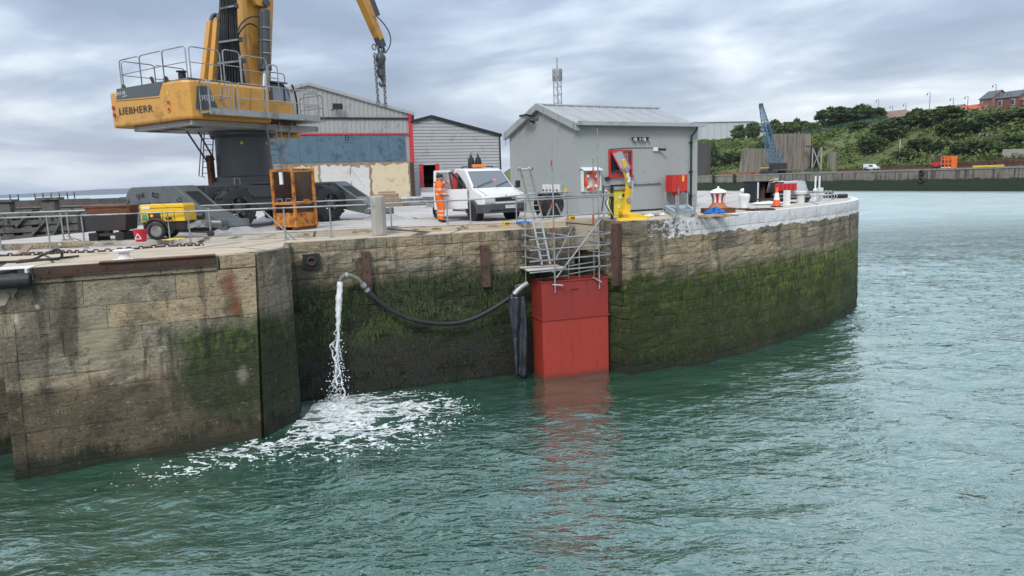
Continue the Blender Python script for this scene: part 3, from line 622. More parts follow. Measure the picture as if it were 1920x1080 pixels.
sb.bb(0, sw, -.02, .02, -sh, -sh + f2).bb(0, sw, -.02, .02, -f2, 0).bb(0, f2, -.021, .021, -sh + f2, -f2).bb(sw - f2, sw, -.021, .021, -sh + f2, -f2).xf(Ms).out('sash', mt['red'], wo)
mt['skyglass'] = glassmat('sash_glass', (.24, .27, .3), .06)
MB().bb(f2, sw - f2, -.006, .006, -sh + f2, -f2).xf(Ms).out('pane', mt['skyglass'], wo)
def wallbox(px, py, wpx, hpx, dep, name, mat, par, fr=HF, bevel=.01):
    c = fr.Y(px, py, 0); r = fr.Y(px + wpx, py, 0); d = fr.Y(px, py + hpx, 0); hw, hh = abs(r.x - c.x) / 2, abs(c.z - d.z) / 2
    return MB().bb(c.x - hw, c.x + hw, -dep, -.003, c.z - hh, c.z + hh).out(name, mat, par, None, bevel)
for px_ in (1190, 1207):                                   # twin emergency lamps
    for dx in (-4, 4):
        c = HF.Y(px_ + dx, 259, 0); MB().cyl((c.x, -.003, c.z), (c.x + dx * .012, -.16, c.z - .05), .05, 10, .075).out('emergency_lamp', mt['black'], hut, 40)
        MB().cyl((c.x + dx * .012, -.162, c.z - .05), (c.x + dx * .0122, -.168, c.z - .052), .06, 10).out('lens', mt['lens'], hut)
    wallbox(px_, 262, 5, 6, .07, 'lamp_box', mt['white'], hut)
c = HF.Y(1231, 280, 0)
wallbox(1228, 280, 8, 7, .08, 'camera_bracket', mt['white'], hut); MB().cyl((c.x + .05, -.06, c.z), (c.x + .28, -.3, c.z - .03), .055, 10).out('security_camera', mt['dark'], hut, 40)
p0, p1, p2 = HF.Y(1142, 280, 0), HF.Y(1175, 277.5, 0), HF.Y(1224, 277, 0)
MB().tube([(p0.x, -.015, p0.z), (p1.x, -.015, p1.z), (p2.x, -.015, p2.z), (p2.x + .05, -.015, p2.z - .1)], .011, 6).out('cable', mt['dark'], hut)
p0, p1 = HF.Y(1130, 348, 0), HF.Y(1237, 343, 0); MB().tube([(p0.x, -.05, p0.z), (p1.x, -.05, p0.z + .02)], .035, 8).out('conduit', mt['galv'], hut, 40)
MB().tube([(p0.x, -.05, p0.z), (p0.x, -.05, p0.z - .5), (p0.x - .1, -.05, .1)], .02, 6).out('conduit', mt['dark'], hut, 40)
wallbox(1138, 335, 8, 6, .1, 'junction_box', mt['black'], hut); wallbox(1136, 356, 4, 6, .07, 'switch', mt['white'], hut)
def gabbox(px, py, wpx, hpx, dep, name, mat, bevel=.01):
    c = HF.X(px, py, 0); r = HF.X(px + wpx, py, 0); d = HF.X(px, py + hpx, 0); hw, hh = abs(r.y - c.y) / 2, abs(c.z - d.z) / 2
    return MB().bb(-dep, -.003, c.y - hw, c.y + hw, c.z - hh, c.z + hh).out(name, mat, hut, None, bevel), c
bp, c = gabbox(1037, 354, 38, 18, .05, 'socket_panel', mt['render'])
for k in range(5):
    o_, c = gabbox(1024 + k * 6.4, 353, 4.6, 14, .13, 'socket', mt['white']); MB().cyl((-.13, c.y, c.z - .06), (-.17, c.y, c.z - .09), .035, 8).out('socket_cover', mt['dark'], hut)
gabbox(1061, 358, 5, 10, .012, 'warning_sign', mt['yellow'], 0)
o_, c = gabbox(1001, 222.5, 19, 6, .06, 'floodlight_bracket', mt['galv'])
MB().box((-.42, c.y, c.z + .1), (.34, .62, .07), 0, Matrix.Rotation(.25, 3, 'Y')).out('floodlight', mt['dark'], hut, None, .01)
MB().box((-.43, c.y, c.z + .055), (.28, .54, .01), 0, Matrix.Rotation(.25, 3, 'Y')).out('floodlight_lens', mt['lens'], hut)
MB().bar((-.05, c.y - .1, c.z), (-.4, c.y - .1, c.z + .08), .05, .05).out('floodlight_arm', mt['galv'], hut)
MB().cyl((-.35, c.y - .25, c.z - .12), (-.12, c.y - .25, c.z - .2), .05, 8).out('security_camera', mt['dark'], hut, 40)
# ---- lifebuoy in its housing
c0, c1 = HF.Y(1089, 360, 0), HF.Y(1121, 319, 0)
hs = thing('lifebuoy_housing', 'white open lifebuoy housing with sloping lid on the hut wall', 'housing', HF.w((c0.x + c1.x) / 2, 0, c0.z), HF.rz)
hw = (c1.x - c0.x) / 2; hh = c1.z - c0.z
MB().bb(-hw, hw, -.03, -.005, 0, hh).out('back_board', mt['white'], hs)
for s in (-1, 1): MB().bb(s * hw - .015, s * hw + .015, -.2, -.031, .02, hh).out('side_panel', mt['white'], hs)
MB().hexa([(-hw - .04, -.34, hh - .02), (hw + .04, -.34, hh - .02), (hw + .04, -.005, hh + .1), (-hw - .04, -.005, hh + .1), (-hw - .04, -.34, hh + .0), (hw + .04, -.34, hh + .0), (hw + .04, -.005, hh + .13), (-hw - .04, -.005, hh + .13)]).out('lid', mt['white'], hs)
mt['buoy'] = M('orange_lifebuoy', (.72, .07, .022), .5, 0, .1, 4)
Mx = Matrix.Rotation(math.radians(90), 3, 'X')
def lifebuoy(label, loc, rz, R=.3, tilt=None):
    b = thing('lifebuoy', label, 'lifebuoy', loc, rz); m = tilt or Mx
    MB().torus((0, 0, 0), R, .075, m, 32, 10).out('ring', mt['buoy'], b, 60)
    for k in range(4):
        t0 = math.radians(45 + 90 * k); MB().torus((0, 0, 0), R, .079, m, 6, 10, t0 - .16, t0 + .16).out('band', mt['white'], b, 60)
    return b
lifebuoy('orange lifebuoy hanging in the white housing on the hut', HF.w((c0.x + c1.x) / 2 + .02, -.13, c0.z + hh * .48), HF.rz)
tag(MB().torus((0, 0, 0), .15, .03, Mx, 20, 6).bar((-.18, 0, -.2), (.16, -.02, .22), .07, .05).out('throw_line', mt['white'], None, 60, 0, HF.w((c0.x + c1.x) / 2 + .03, -.1, c0.z + hh * .5)), 'white throw line coiled inside the orange lifebuoy', 'rope')
# ---- red cabinet on a pedestal
rp_ = G(1272, 392); RF = Frame(rp_, HF.rz)
rc = thing('fire_cabinet', 'red steel cabinet on a red pedestal near the hut corner', 'cabinet', rp_, HF.rz)
a, b = RF.Y(1260, 360, -.2), RF.Y(1289, 327, -.2)
MB().bb(a.x, b.x, -.22, .2, a.z, b.z).out('body', mt['red'], rc, None, .015)
MB().bb(lerp(a.x, b.x, .33), b.x - .02, -.235, -.222, a.z + .02, b.z - .02).out('door', mt['red'], rc, None, .005)
MB().cyl((lerp(a.x, b.x, .26), -.222, (a.z + b.z) / 2), (lerp(a.x, b.x, .26), -.26, (a.z + b.z) / 2), .02, 8).out('handle', mt['galv'], rc)
xm = lerp(a.x, b.x, .68); MB().bb(xm - .065, xm + .065, -.24, -.236, b.z - .29, b.z - .04).out('notice', mt['yellow'], rc)
xm = (a.x + b.x) / 2; MB().lathe([(.06, 0), (.06, a.z - .28), (.24, a.z - .005)], 4, (xm, 0, 0), Matrix.Rotation(math.radians(45), 3, 'Z')).out('funnel_base', mt['red'], rc)
MB().cyl((xm, 0, 0), (xm, 0, a.z - .2), .065, 12).out('pedestal', mt['red'], rc, 40)
# ---- sheds behind
SF = Frame((-7.46, 55.0), .41); S1 = SF.Y(578, 157, 0); SLx = SF.Y(436, 200, 0).x; EZ = 6.95
sl1 = (S1.z - EZ) / (0 - S1.x)
zt = lambda x: min(EZ + sl1 * (0 - x), S1.z + sl1 * (x - S1.x) if x < S1.x else 99)
zr = SF.Y(660, 251, 0).z; zbk = SF.Y(660, 304.5, 0).z; zp = SF.Y(700, 222, 0).z
shed = thing('dock_shed', 'large grey ribbed shed with blue door band and peeling cream plaster base', 'building', SF.c, SF.rz)
DP = 16
xsL = SLx; zL = zt(xsL)
MB().prism([(xsL, 0), (0, 0), (0, EZ), (S1.x, S1.z), (xsL, zL)], lambda a, b: (a, .12, b), lambda a, b: (a, DP, b)).out('shell', RIB, shed)
ribbed('upper_cladding', shed, RIB, xsL, -.02, lambda x: zp + .06, lambda x: zt(x) - .1, .09)
ribbed('lower_cladding', shed, RIB, xsL, -.02, lambda x: zr + .05, lambda x: zp - .06, .09)
MB().bb(xsL, 0, -.02, .06, zp - .07, zp + .07).out('gutter_rail', mt['dark'], shed)
mt['redtrim'] = M('red_trim', (.52, .03, .04), .5, 0, .12, 2)
MB().bb(xsL, -.25, -.03, .07, zr - .06, zr + .05).out('red_rail', mt['redtrim'], shed)
MB().bb(-.16, .12, -.06, .1, zbk - .1, EZ - .05).out('corner_trim', mt['redtrim'], shed)
for (xa, za, xb, zb_) in ((.3, EZ - .25 * sl1, S1.x, S1.z), (S1.x, S1.z, xsL - .2, zL)):
    MB().hexa([(xa, -.1, za - .12), (xb, -.1, zb_ - .12), (xb, DP + .1, zb_ - .12), (xa, DP + .1, za - .12), (xa, -.1, za + .1), (xb, -.1, zb_ + .1), (xb, DP + .1, zb_ + .1), (xa, DP + .1, za + .1)]).out('roof', RIB, shed)
mt['bluedoor'] = M('faded_blue_boards', (.085, .155, .205), .7, 0, .18, .6, (.05, .075, .09), .45, .4)
xb0 = SF.Y(762, 300, 0).x; nd = 9
for k in range(nd):
    a0, a1 = lerp(xsL + .3, xb0, k / nd), lerp(xsL + .3, xb0, (k + 1) / nd); MB().bb(a0 + .006, a1 - .006, .02 + .012 * (k % 2), .1, zbk + .02, zr - .07).out('door_panel', mt['bluedoor'], shed)
p_ = SF.Y(651, 259, 0); MB().bb(p_.x - .32, p_.x + .32, -.005, .015, p_.z - .3, p_.z + .28).out('letter_plate', mt['bluedoor'], shed)
text_fit('letter', 'B', mt['dark'], shed, (p_.x - .17, -.006, p_.z - .2), (p_.x + .17, -.006, p_.z - .2), .42, (0, -1, 0))
t = NT('old_brick'); p = t.O(); br_ = t.n('ShaderNodeTexBrick'); t.L.new(t.map(p, (1, 1, 1), (math.radians(90), 0, 0)), br_.inputs[0]); br_.inputs['Scale'].default_value = 1
br_.inputs['Brick Width'].default_value = .22; br_.inputs['Row Height'].default_value = .075; br_.inputs['Mortar Size'].default_value = .012
br_.inputs['Color1'].default_value = (.22, .115, .075, 1); br_.inputs['Color2'].default_value = (.30, .19, .13, 1); br_.inputs['Mortar'].default_value = (.3, .26, .21, 1)
mt['brick'] = t.fin(t.mix(t.sm(t.noise(p, 1.2, 5, .7), .45, .7), br_.outputs[0], (.36, .30, .23)), .9, 0, t.bump(br_.outputs[1], .01, .8))
MB().bb(xsL, -.02, .0, .118, 0, zbk).out('brick_base', mt['brick'], shed)
mt['plaster'] = M('cream_plaster', (.62, .53, .36), .85, 0, .08, .7, (.35, .27, .18), .3, .15); mt['plaster2'] = M('pale_plaster', (.60, .585, .56), .85, 0, .06, .7, (.4, .36, .3), .25, .15)
rr = random.Random(4)
def rag(x0, x1, z0, z1, mat, top=.12):
    def jag(a, b, n, f):
        return [(lerp(a[0], b[0], i / n) + (rr.uniform(-f, f) if 0 < i else 0), lerp(a[1], b[1], i / n) + (rr.uniform(-f, f) if 0 < i else 0)) for i in range(n)]
    pl_ = jag((x0, z0), (x1, z0), 6, .02) + jag((x1, z0), (x1 + rr.uniform(-.1, .1), z1 - .1), 14, .07) + jag((x1, z1), (x0, z1), 14, top) + jag((x0, z1), (x0, z0), 14, .07)
    MB().prism(pl_, lambda a, b: (a, -.035, b), lambda a, b: (a, -.003, b)).out('plaster_patch', mat, shed)
for pa, pb, ya, yb, m_ in ((556, 596, 312, 372, 'plaster'), (604, 657, 310, 372, 'plaster2'), (661, 691, 312, 372, 'plaster2'), (700, 766, 307, 372, 'plaster')):
    a, b = SF.Y(pa, yb, 0), SF.Y(pb, ya, 0); rag(a.x, b.x, .02, b.z, mt[m_], .14)
p_ = SF.Y(632, 206, 0); MB().bb(p_.x - .35, p_.x + .35, -.45, -.3, p_.z, p_.z + .42).bar((p_.x - .5, -.3, p_.z - .05), (p_.x, .05, p_.z + .1), .06, .06).out('floodlight', mt['dark'], shed)
MB().cyl((.14, -.2, EZ - .6), (.14, -.2, EZ - .2), .1, 8).cyl((.1, -.15, EZ - .65), (-.02, .02, EZ - .75), .07, 8).out('downpipe_head', mt['dark'], shed)
a = SF.Y(772, 330, 0); MB().bb(-.25, .06, -.05, .0, 0, zbk - .1).out('corner_post', mt['darkrust'], shed)
# second shed
TF = Frame((-1.25, 68.0), .41); tR = TF.Y(935, 254, 0); tA = TF.Y(808, 220, 0)
sh2 = thing('dock_shed', 'grey shed with horizontal cladding, dark roof edge and open red-edged doorway', 'building', TF.c, TF.rz)
x1, ez, ax, az = tR.x, tR.z, tA.x, tA.z; xl = 2 * ax - x1
sl2 = (az - ez) / (x1 - ax); d0, d1 = TF.Y(790, 360, 0), TF.Y(821, 309, 0); dw0, dw1, dz = d0.x + .1, d1.x - .1, d1.z
zt2 = lambda x: ez + sl2 * min(x1 - x, x - xl)
RIB2 = M('grey_horizontal_cladding', (.37, .375, .375), .5, .1, .06, .7, (.22, .21, .19), .25, .2)
mb = MB(); nz = 26
for k in range(nz):                                         # overlapping horizontal boards, cut to the gable
    z0, z1 = az * k / nz, az * (k + 1) / nz
    def seg(xa, xb):
        if xb - xa < .05: return
        MB().hexa([(xa, -.07, z0 + .012), (xb, -.07, z0 + .012), (xb, .05, z0 + .012), (xa, .05, z0 + .012), (xa, -.02, z1), (xb, -.02, z1), (xb, .05, z1), (xa, .05, z1)]).out('cladding_board', RIB2, sh2)
    cut = max(0, (z1 - ez) / sl2) if z1 > ez else 0
    if z1 <= dz + .01: seg(xl + cut, dw0); seg(dw1, x1 - cut)
    else: seg(xl + cut, x1 - cut)
MB().prism([(xl, 0), (dw0, 0), (dw0, dz), (dw1, dz), (dw1, 0), (x1, 0), (x1, ez), (ax, az), (xl, ez)], lambda a, b: (a, .06, b), lambda a, b: (a, .2, b)).out('wall', RIB2, sh2)
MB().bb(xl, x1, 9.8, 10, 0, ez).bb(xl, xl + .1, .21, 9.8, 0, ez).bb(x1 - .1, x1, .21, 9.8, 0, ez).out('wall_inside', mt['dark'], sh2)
for s in (0, 1):
    xa = (xl - .25) if s == 0 else (x1 + .25); MB().hexa([(xa, -.25, ez - .25 * sl2 - .05), (ax, -.25, az - .05), (ax, 10.2, az - .05), (xa, 10.2, ez - .25 * sl2 - .05), (xa, -.25, ez - .25 * sl2 + .2), (ax, -.25, az + .2), (ax, 10.2, az + .2), (xa, 10.2, ez - .25 * sl2 + .2)]).out('roof', mt['dark'], sh2)
for xx in (dw0, dw1): MB().bb(xx - .17, xx + .17, -.12, .1, 0, dz + .1).out('door_jamb', mt['redtrim'], sh2)
for k in range(3): MB().bb(dw0, dw1, .9, .95, .6 + k * .7, .68 + k * .7).out('inner_rail', mt['darkrust'], sh2)
MB().bb(x1 - .02, x1 + .12, -.12, .05, 0, ez).out('downpipe', mt['dark'], sh2)
# lattice mast behind the hut
mp_ = V(7.35, 100, 0); zt_ = AY(1044, 128, 100).z; mast = thing('lattice_mast', 'tall thin steel lattice mast rising behind the grey hut roof', 'mast', mp_)
mb = MB(); R_ = .62
legs = [(R_ * math.cos(k * 2.094 + .5), R_ * math.sin(k * 2.094 + .5)) for k in range(3)]
for k, (a, b) in enumerate(legs): MB().cyl((a, b, 0), (a, b, zt_), .07, 6).out('leg', mt['galv'], mast)
mb = MB(); n = int(zt_ / 1.1)
for i in range(n):
    for k in range(3):
        a, b = legs[k], legs[(k + 1) % 3]; mb.cyl((*a, i * 1.1), (*b, i * 1.1 + 1.1), .03, 4).cyl((*a, i * 1.1), (*b, i * 1.1), .03, 4)
mb.out('bracing', mt['galv'], mast)
MB().cyl((0, 0, 0), (0, 0, zt_), .09, 6).out('cable_tray', mt['galv'], mast)
MB().torus((0, 0, zt_ - 1.2), .62, .05, None, 16, 5).out('head_ring', mt['galv'], mast)
for k in range(6):
    t_ = k * 1.047; MB().cyl((.6 * math.cos(t_), .6 * math.sin(t_), zt_ - 1.7), (.6 * math.cos(t_), .6 * math.sin(t_), zt_ - .1), .12, 6).out('antenna', mt['galv'], mast)
MB().cyl((0, 0, zt_), (0, 0, zt_ + 1.4), .1, 6).out('top_pole', mt['galv'], mast)
# ------------------------------------------------------------------ material handler crane
KF = Frame((-10.85, 28.9), math.radians(56.6)); K = KF.Y; KX = KF.X
mt['liebY'] = M('crane_ochre', (.60, .305, .06), .42, 0, .09, 1.2, (.26, .14, .05), .3, .28)
mt['crgrey'] = M('crane_grey', (.105, .118, .12), .45, 0, .12, 1.2, (.05, .052, .05), .3, .3)
mt['crdark'] = M('crane_dark_grey', (.058, .064, .07), .45, 0, .2, 1.2, (.08, .075, .065), .3, .25)
mt['decal'] = M('decal_grey', (.075, .09, .095), .4, 0, .06, 1)
mt['under'] = M('pale_grey_plate', (.34, .34, .33), .5, 0, .1, 1, (.15, .14, .13), .3)
cn = thing('material_handler', 'ochre and grey harbour material handler on a tall grey pedestal with stabilisers', 'crane', KF.c, KF.rz)
# chassis
W1, W2 = K(437, 393, -1.5), K(610, 383, -1.5); TR = .80
ue0, ue1 = W1.x - 2.05, W2.x + 1.75
MB().bb(ue0 + .8, ue1 - .2, -1.15, 1.15, .62, 1.70).out('chassis', mt['crdark'], cn, None, .03)
MB().bb(W1.x - .9, W2.x + .9, -1.28, -1.155, 1.18, 1.66).bb(W1.x - .9, W2.x + .9, 1.155, 1.28, 1.18, 1.66).out('chassis_flange', mt['crdark'], cn, None, .02)
for wx in (W1.x, W2.x):
    for s in (-1, 1):
        for dy in ((1.62, 2.2) if False else (1.62,)):
            prof = [(.40, -.30), (.70, -.30), (.775, -.25), (TR, -.17), (TR, .17), (.775, .25), (.70, .30), (.40, .30)]
            R90 = Matrix.Rotation(math.radians(90), 3, 'X')
            wh = MB().lathe(prof, 36, (wx, s * dy, TR), R90, cap=False).out('wheel', mt['tyre'], cn, 35)
            mb = MB()
            for k in range(24):                             # tread lugs
                a = k * math.pi / 12; cx_, cz_ = wx + (TR + .012) * math.cos(a), TR + (TR + .012) * math.sin(a)
                mb.box((cx_, s * dy + (.12 if k % 2 else -.12), cz_), (.05, .3, .11), 0, Matrix.Rotation(-a, 3, 'Y'))
            mb.out('tread', mt['tyre'], wh)
            o_ = s * .02
            MB().lathe([(.41, -.24), (.43, -.12), (.30, -.06), (.28, .0), (.28, .06), (.43, .12), (.41, .24)], 28, (wx, s * dy, TR), R90, cap=False).out('rim', mt['crdark'], wh, 35)
            MB().lathe([(.0, -.2), (.19, -.2), (.21, -.16), (.21, .16), (.19, .2), (0, .2)], 20, (wx, s * dy, TR), R90, cap=False).out('hub', mt['crgrey'], wh, 35)
            for k in range(6):
                a = k * math.pi / 3 + .3; MB().box((wx + .31 * math.cos(a), s * (dy + .17), TR + .31 * math.sin(a)), (.16, .03, .15), 0, Matrix.Rotation(-a, 3, 'Y')).out('rim_spoke', mt['crgrey'], wh)
    MB().cyl((wx, -1.5, TR), (wx, 1.5, TR), .16, 10).out('axle', mt['crdark'], cn)
# stabiliser cross beams
def beam(x0, x1, prof, lab):
    o = MB().prism(prof, lambda a, b: (x0, -a, b), lambda a, b: (x1, -a, b)).out('stabiliser_beam', mt['crgrey'], cn, None, .03); return o
profN = [(-2.2, .42), (-2.45, 1.08), (-2.05, 1.58), (-1.75, 1.72), (1.05, 1.72), (1.2, 1.66), (2.6, .88), (3.95, .40), (4.05, .26), (3.75, .16), (2.2, .36), (1.2, .42)]
bm = beam(ue0, ue0 + .85, profN, '')
MB().hexa([(ue0 + .15, -1.5, 1.47), (ue0 + .7, -1.5, 1.47), (ue0 + .7, -2.4, .965), (ue0 + .15, -2.4, .965), (ue0 + .15, -1.5, 1.502), (ue0 + .7, -1.5, 1.502), (ue0 + .7, -2.4, 1.0), (ue0 + .15, -2.4, 1.0)]).out('pocket_shade', mt['dark'], bm)  # flat dark plate painting the shade of a hollow in the arm
for k, (yy, z) in enumerate(((1.25, 1.38), (.95, 1.42), (.2, 1.42), (-.05, 1.38), (-1.45, 1.22), (2.05, 1.2))): MB().torus((ue0 - .06, yy, z), .07, .028, Matrix.Rotation(math.radians(90), 3, 'Y') @ Matrix.Rotation(.5 * k, 3, 'X'), 12, 6).out('shackle', mt['crdark'], bm)
for yy in (1.0, -.25): MB().bb(ue0 - .03, ue0 - .003, yy - .42, yy + .42, .85, 1.14).out('hatch', mt['crdark'], bm)
profF = [(-3.9, .36), (-3.9, .6), (-1.25, 1.66), (-1.05, 1.72), (1.05, 1.72), (1.2, 1.66), (2.6, .92), (3.75, .44), (3.85, .28), (3.55, .18), (1.2, .55), (-1.2, .55), (-3.6, .24)]
bf = beam(ue1 - .85, ue1, profF, '')
MB().hexa([(ue1 - .7, -1.5, 1.48), (ue1 - .15, -1.5, 1.48), (ue1 - .15, -2.4, 1.005), (ue1 - .7, -2.4, 1.005), (ue1 - .7, -1.5, 1.512), (ue1 - .15, -1.5, 1.512), (ue1 - .15, -2.4, 1.036), (ue1 - .7, -2.4, 1.036)]).out('pocket_shade', mt['dark'], bf)  # dark plate again in place of the far arm's shaded hollow
for x0, yy in ((ue0 + .42, -3.85), (ue1 - .42, -3.65), (ue1 - .42, 3.65)):
    MB().hexa([(x0 - .7, yy - .72, 0), (x0 + .7, yy - .72, 0), (x0 + .7, yy + .72, 0), (x0 - .7, yy + .72, 0), (x0 - .3, yy - .3, .24), (x0 + .3, yy - .3, .24), (x0 + .3, yy + .3, .24), (x0 - .3, yy + .3, .24)]).out('stabiliser_foot', mt['under'], cn, None, .01)
    MB().cyl((x0 - .5, yy, .38), (x0 + .5, yy, .38), .09, 10).bb(x0 - .46, x0 - .4, yy - .2, yy + .2, .15, .5).bb(x0 + .4, x0 + .46, yy - .2, yy + .2, .15, .5).out('foot_pin', mt['crgrey'], cn)
for k in range(2):
    x0 = -1.2 + k * 1.5; MB().tube([(x0, -.9, 1.7), (x0, -.9, 1.95), (x0 + .25, -.9, 1.95), (x0 + .25, -.9, 1.7)], .02, 6).out('grab_rail', mt['galv'], cn)
# pedestal
MB().lathe([(1.32, 1.70), (1.32, 1.82), (1.2, 1.84), (1.18, 2.0), (1.10, 2.04), (1.06, 3.55), (1.12, 3.6), (1.24, 3.64), (1.24, 3.76), (1.3, 3.8), (1.3, 3.95)], 48).out('pedestal', mt['crdark'], cn, 30)
for k in range(36):
    a = k * math.pi / 18; MB().cyl((1.18 * math.cos(a), 1.18 * math.sin(a), 3.56), (1.18 * math.cos(a), 1.18 * math.sin(a), 3.63), .028, 6).out('flange_bolt', mt['crdark'], cn)
for px_, py_ in ((417, 271), (477, 269)):
    d = (KF.l(PL(px_, py_, KF.c, Vector((.36, -.93, 0)))) ); a = math.atan2(d.y, d.x) if False else math.radians(-100 + (px_ - 447) * .95); r_ = 1.09
    c = Vector((r_ * math.cos(a), r_ * math.sin(a), 3.28)); n = Vector((math.cos(a), math.sin(a), 0)); s_ = Vector((-n.y, n.x, 0))
    MB().add([c - s_ * .075 + n * .012, c + s_ * .075 + n * .012, c + n * .012 + V(0, 0, .14)], [(0, 1, 2)]).out('warning_triangle', mt['yellow'], cn)
# upper structure
RX, FX_, YR, YL, Z0, Z1 = -3.65, -.15, -2.15, 3.05, 4.02, 5.36
pl = [(FX_, YR), (RX + .55, YR), (RX + .22, YR + .1), (RX + .05, YR + .32), (RX, YR + .8), (RX, YL - .5), (RX + .03, YL - .14), (RX + .16, YL - .02), (RX + .55, YL), (FX_, YL)]
MB().prism(pl, lambda a, b: (a, b, Z0), lambda a, b: (a, b, Z1)).out('engine_housing', mt['liebY'], cn, None, .09)
MB().bb(RX + .25, 2.4, -1.9, 1.9, 3.82, 4.015).out('slew_platform', mt['under'], cn, None, .03)
for k in range(3): MB().bb(RX + .5, RX + 1.0, -1.4 + k * 1.1, -.8 + k * 1.1, 3.80, 3.817).out('underside_vent', mt['dark'], cn)
MB().bb(FX_ - .2, 1.6, -1.5, 1.9, 4.02, 5.0).out('machinery_deck', mt['liebY'], cn, None, .05)
MB().bb(RX + .25, FX_, YR + .2, YL - .2, Z1, Z1 + .09).out('housing_lid', mt['crgrey'], cn, None, .03)
def onrear(pts, off): return [Vector((RX - off, KX(px_, py_, RX).y, KX(px_, py_, RX).z)) for px_, py_ in pts]
def plate(name, pts, n, th, mat, par):
    n = Vector(n); return MB().add([p for p in pts] + [p - n * th for p in pts], [tuple(range(len(pts))), tuple(range(2 * len(pts) - 1, len(pts) - 1, -1))] + [(i, len(pts) + i, len(pts) + (i + 1) % len(pts), (i + 1) % len(pts)) for i in range(len(pts))]).out(name, mat, par)
rn = (-1, 0, 0); sn = (0, -1, 0)
plate('rear_decal', onrear([(219, 167), (305, 152.5), (298, 179), (219, 187)], .012), rn, .01, mt['decal'], cn)
def rtext(body, p0, p1, h, mat, **k):
    a, b = onrear([p0, p1], .016); return text_fit('lettering', body, mat, cn, a, b, h, rn, **k)
mt['ltxt'] = M('dark_lettering', (.03, .03, .032), .45); mt['wtxt'] = M('white_lettering', (.8, .8, .78), .5)
rtext('LIEBHERR', (225, 215.5), (288, 209.5), .25, mt['ltxt'], bold=.012, spacing=1.08)
rtext('LH110', (217.5, 180), (236, 177), .13, mt['wtxt']); rtext('port', (231, 183.5), (240, 181.5), .075, mt['wtxt'], shear=.25)
for px_, py_ in ((316, 192), (317, 205)):
    c = onrear([(px_, py_)], .0)[0]
    MB().lathe([(.13, 0), (.13, .02), (.1, .03)], 16, c, Matrix.Rotation(math.radians(-90), 3, 'Y')).out('lamp_recess', mt['liebY'], cn, 30); MB().cyl((c.x - .02, c.y - .04, c.z), (c.x - .05, c.y - .04, c.z), .06, 12).out('tail_lamp', mt['redlens'], cn, 30)
for px_, py_ in ((212, 203), (214, 216)):
    c = onrear([(px_, py_)], .0)[0]; MB().cyl((c.x - .01, c.y - .05, c.z), (c.x - .04, c.y - .05, c.z), .08, 12).out('tail_lamp', mt['redlens'], cn, 30)
c = onrear([(315, 174)], .014)[0]; MB().add([c + V(0, .08, -.06), c + V(0, -.08, -.06), c + V(0, 0, .09)], [(0, 1, 2)]).out('warning_triangle', mt['yellow'], cn)
a, b = onrear([(218, 190), (300, 183)], .003); MB().bar(a, b, .012, .02).out('panel_crease', mt['crdark'], cn)
def onside(pts, off=0, y=YR): return [Vector((K(px_, py_, y).x, y - off, K(px_, py_, y).z)) for px_, py_ in pts]
plate('side_decal', onside([(369, 161), (390, 161), (409, 205), (367, 205)], .012), sn, .01, mt['decal'], cn)
a, b = onside([(373, 188), (401, 190)], .016); text_fit('lettering', 'LH110', mt['wtxt'], cn, a, b, .19, sn)
for px_ in (416, 441, 470, 496):
    a, b = onside([(px_, 166), (px_, 210)], .002); MB().bar(a, b, .012, .012, (0, 1, 0)).out('door_seam', mt['crdark'], cn)
c = onside([(414, 188)], 0)[0]; MB().cyl(c, c + V(0, -.03, 0), .045, 10).out('door_lock', mt['dark'], cn)
for px_, py_ in ((231, 155), (311, 144)):
    c = KX(px_, py_, RX + .3); MB().prism([(-.13, 0), (.13, 0), (.1, .2), (0, .28), (-.1, .2)], lambda a, b: (RX + .25, c.y + a, Z1 + b), lambda a, b: (RX + .33, c.y + a, Z1 + b)).out('lifting_lug', mt['rust'], cn)
c = KX(341, 138, RX + .5); MB().cyl((RX + .5, c.y, Z1 + .05), (RX + .5, c.y, Z1 + .32), .13, 12).cyl((RX + .5, c.y, Z1 + .36), (RX + .5, c.y, Z1 + .4), .19, 12).out('exhaust_stack', mt['dark'], cn, 40)
c = KX(289, 142, RX + .5); MB().bar((RX + .5, c.y, Z1), (RX + .4, c.y + .05, Z1 + .38), .14, .1).out('mirror_arm', mt['rust'], cn)
# guard rails: each section is a part
def rail(pts_bottom, h, mat=mt['galv'], mid=True, name='guard_rail', r=.022):
    P = [Vector(p) for p in pts_bottom]
    for a, b in zip(P[:-1], P[1:]):
        d = (b - a).normalized(); z = V(0, 0, h); c = .12
        mb = MB().tube([a, a + z - V(0, 0, c), a + z - V(0, 0, c * .3) + d * c * .3, a + z + d * c, b + z - d * c, b + z - V(0, 0, c * .3) - d * c * .3, b + z - V(0, 0, c), b], r, 6)
        if mid: mb.tube([a + z * .5, b + z * .5], r * .8, 6)
        mb.out(name, mat, cn, 50)
zt0 = Z1 + .08
rail([(RX + .2, 2.3, zt0), (RX + .2, .9, zt0), (RX + .2, -.6, zt0), (RX + .25, -1.95, zt0)], 1.06)
rail([(RX + .3, 2.35, zt0), (RX + 1.6, 2.35, zt0), (RX + 2.9, 2.35, zt0)], 1.06)
rail([(RX + .35, -2.0, zt0), (RX + 1.55, -2.0, zt0)], 1.06)
rail([(RX + 1.75, -1.9, zt0 + .05), (RX + 2.45, -1.9, zt0 + .05)], 1.1)
rail([(RX + 2.6, -1.75, zt0), (RX + 3.75, -1.75, zt0)], 1.08)
rail([(RX + 3.9, -1.65, zt0 - .1), (RX + 4.35, -1.65, zt0 - .1)], 1.0)
wy0, wy1 = YR - .02, -2.72
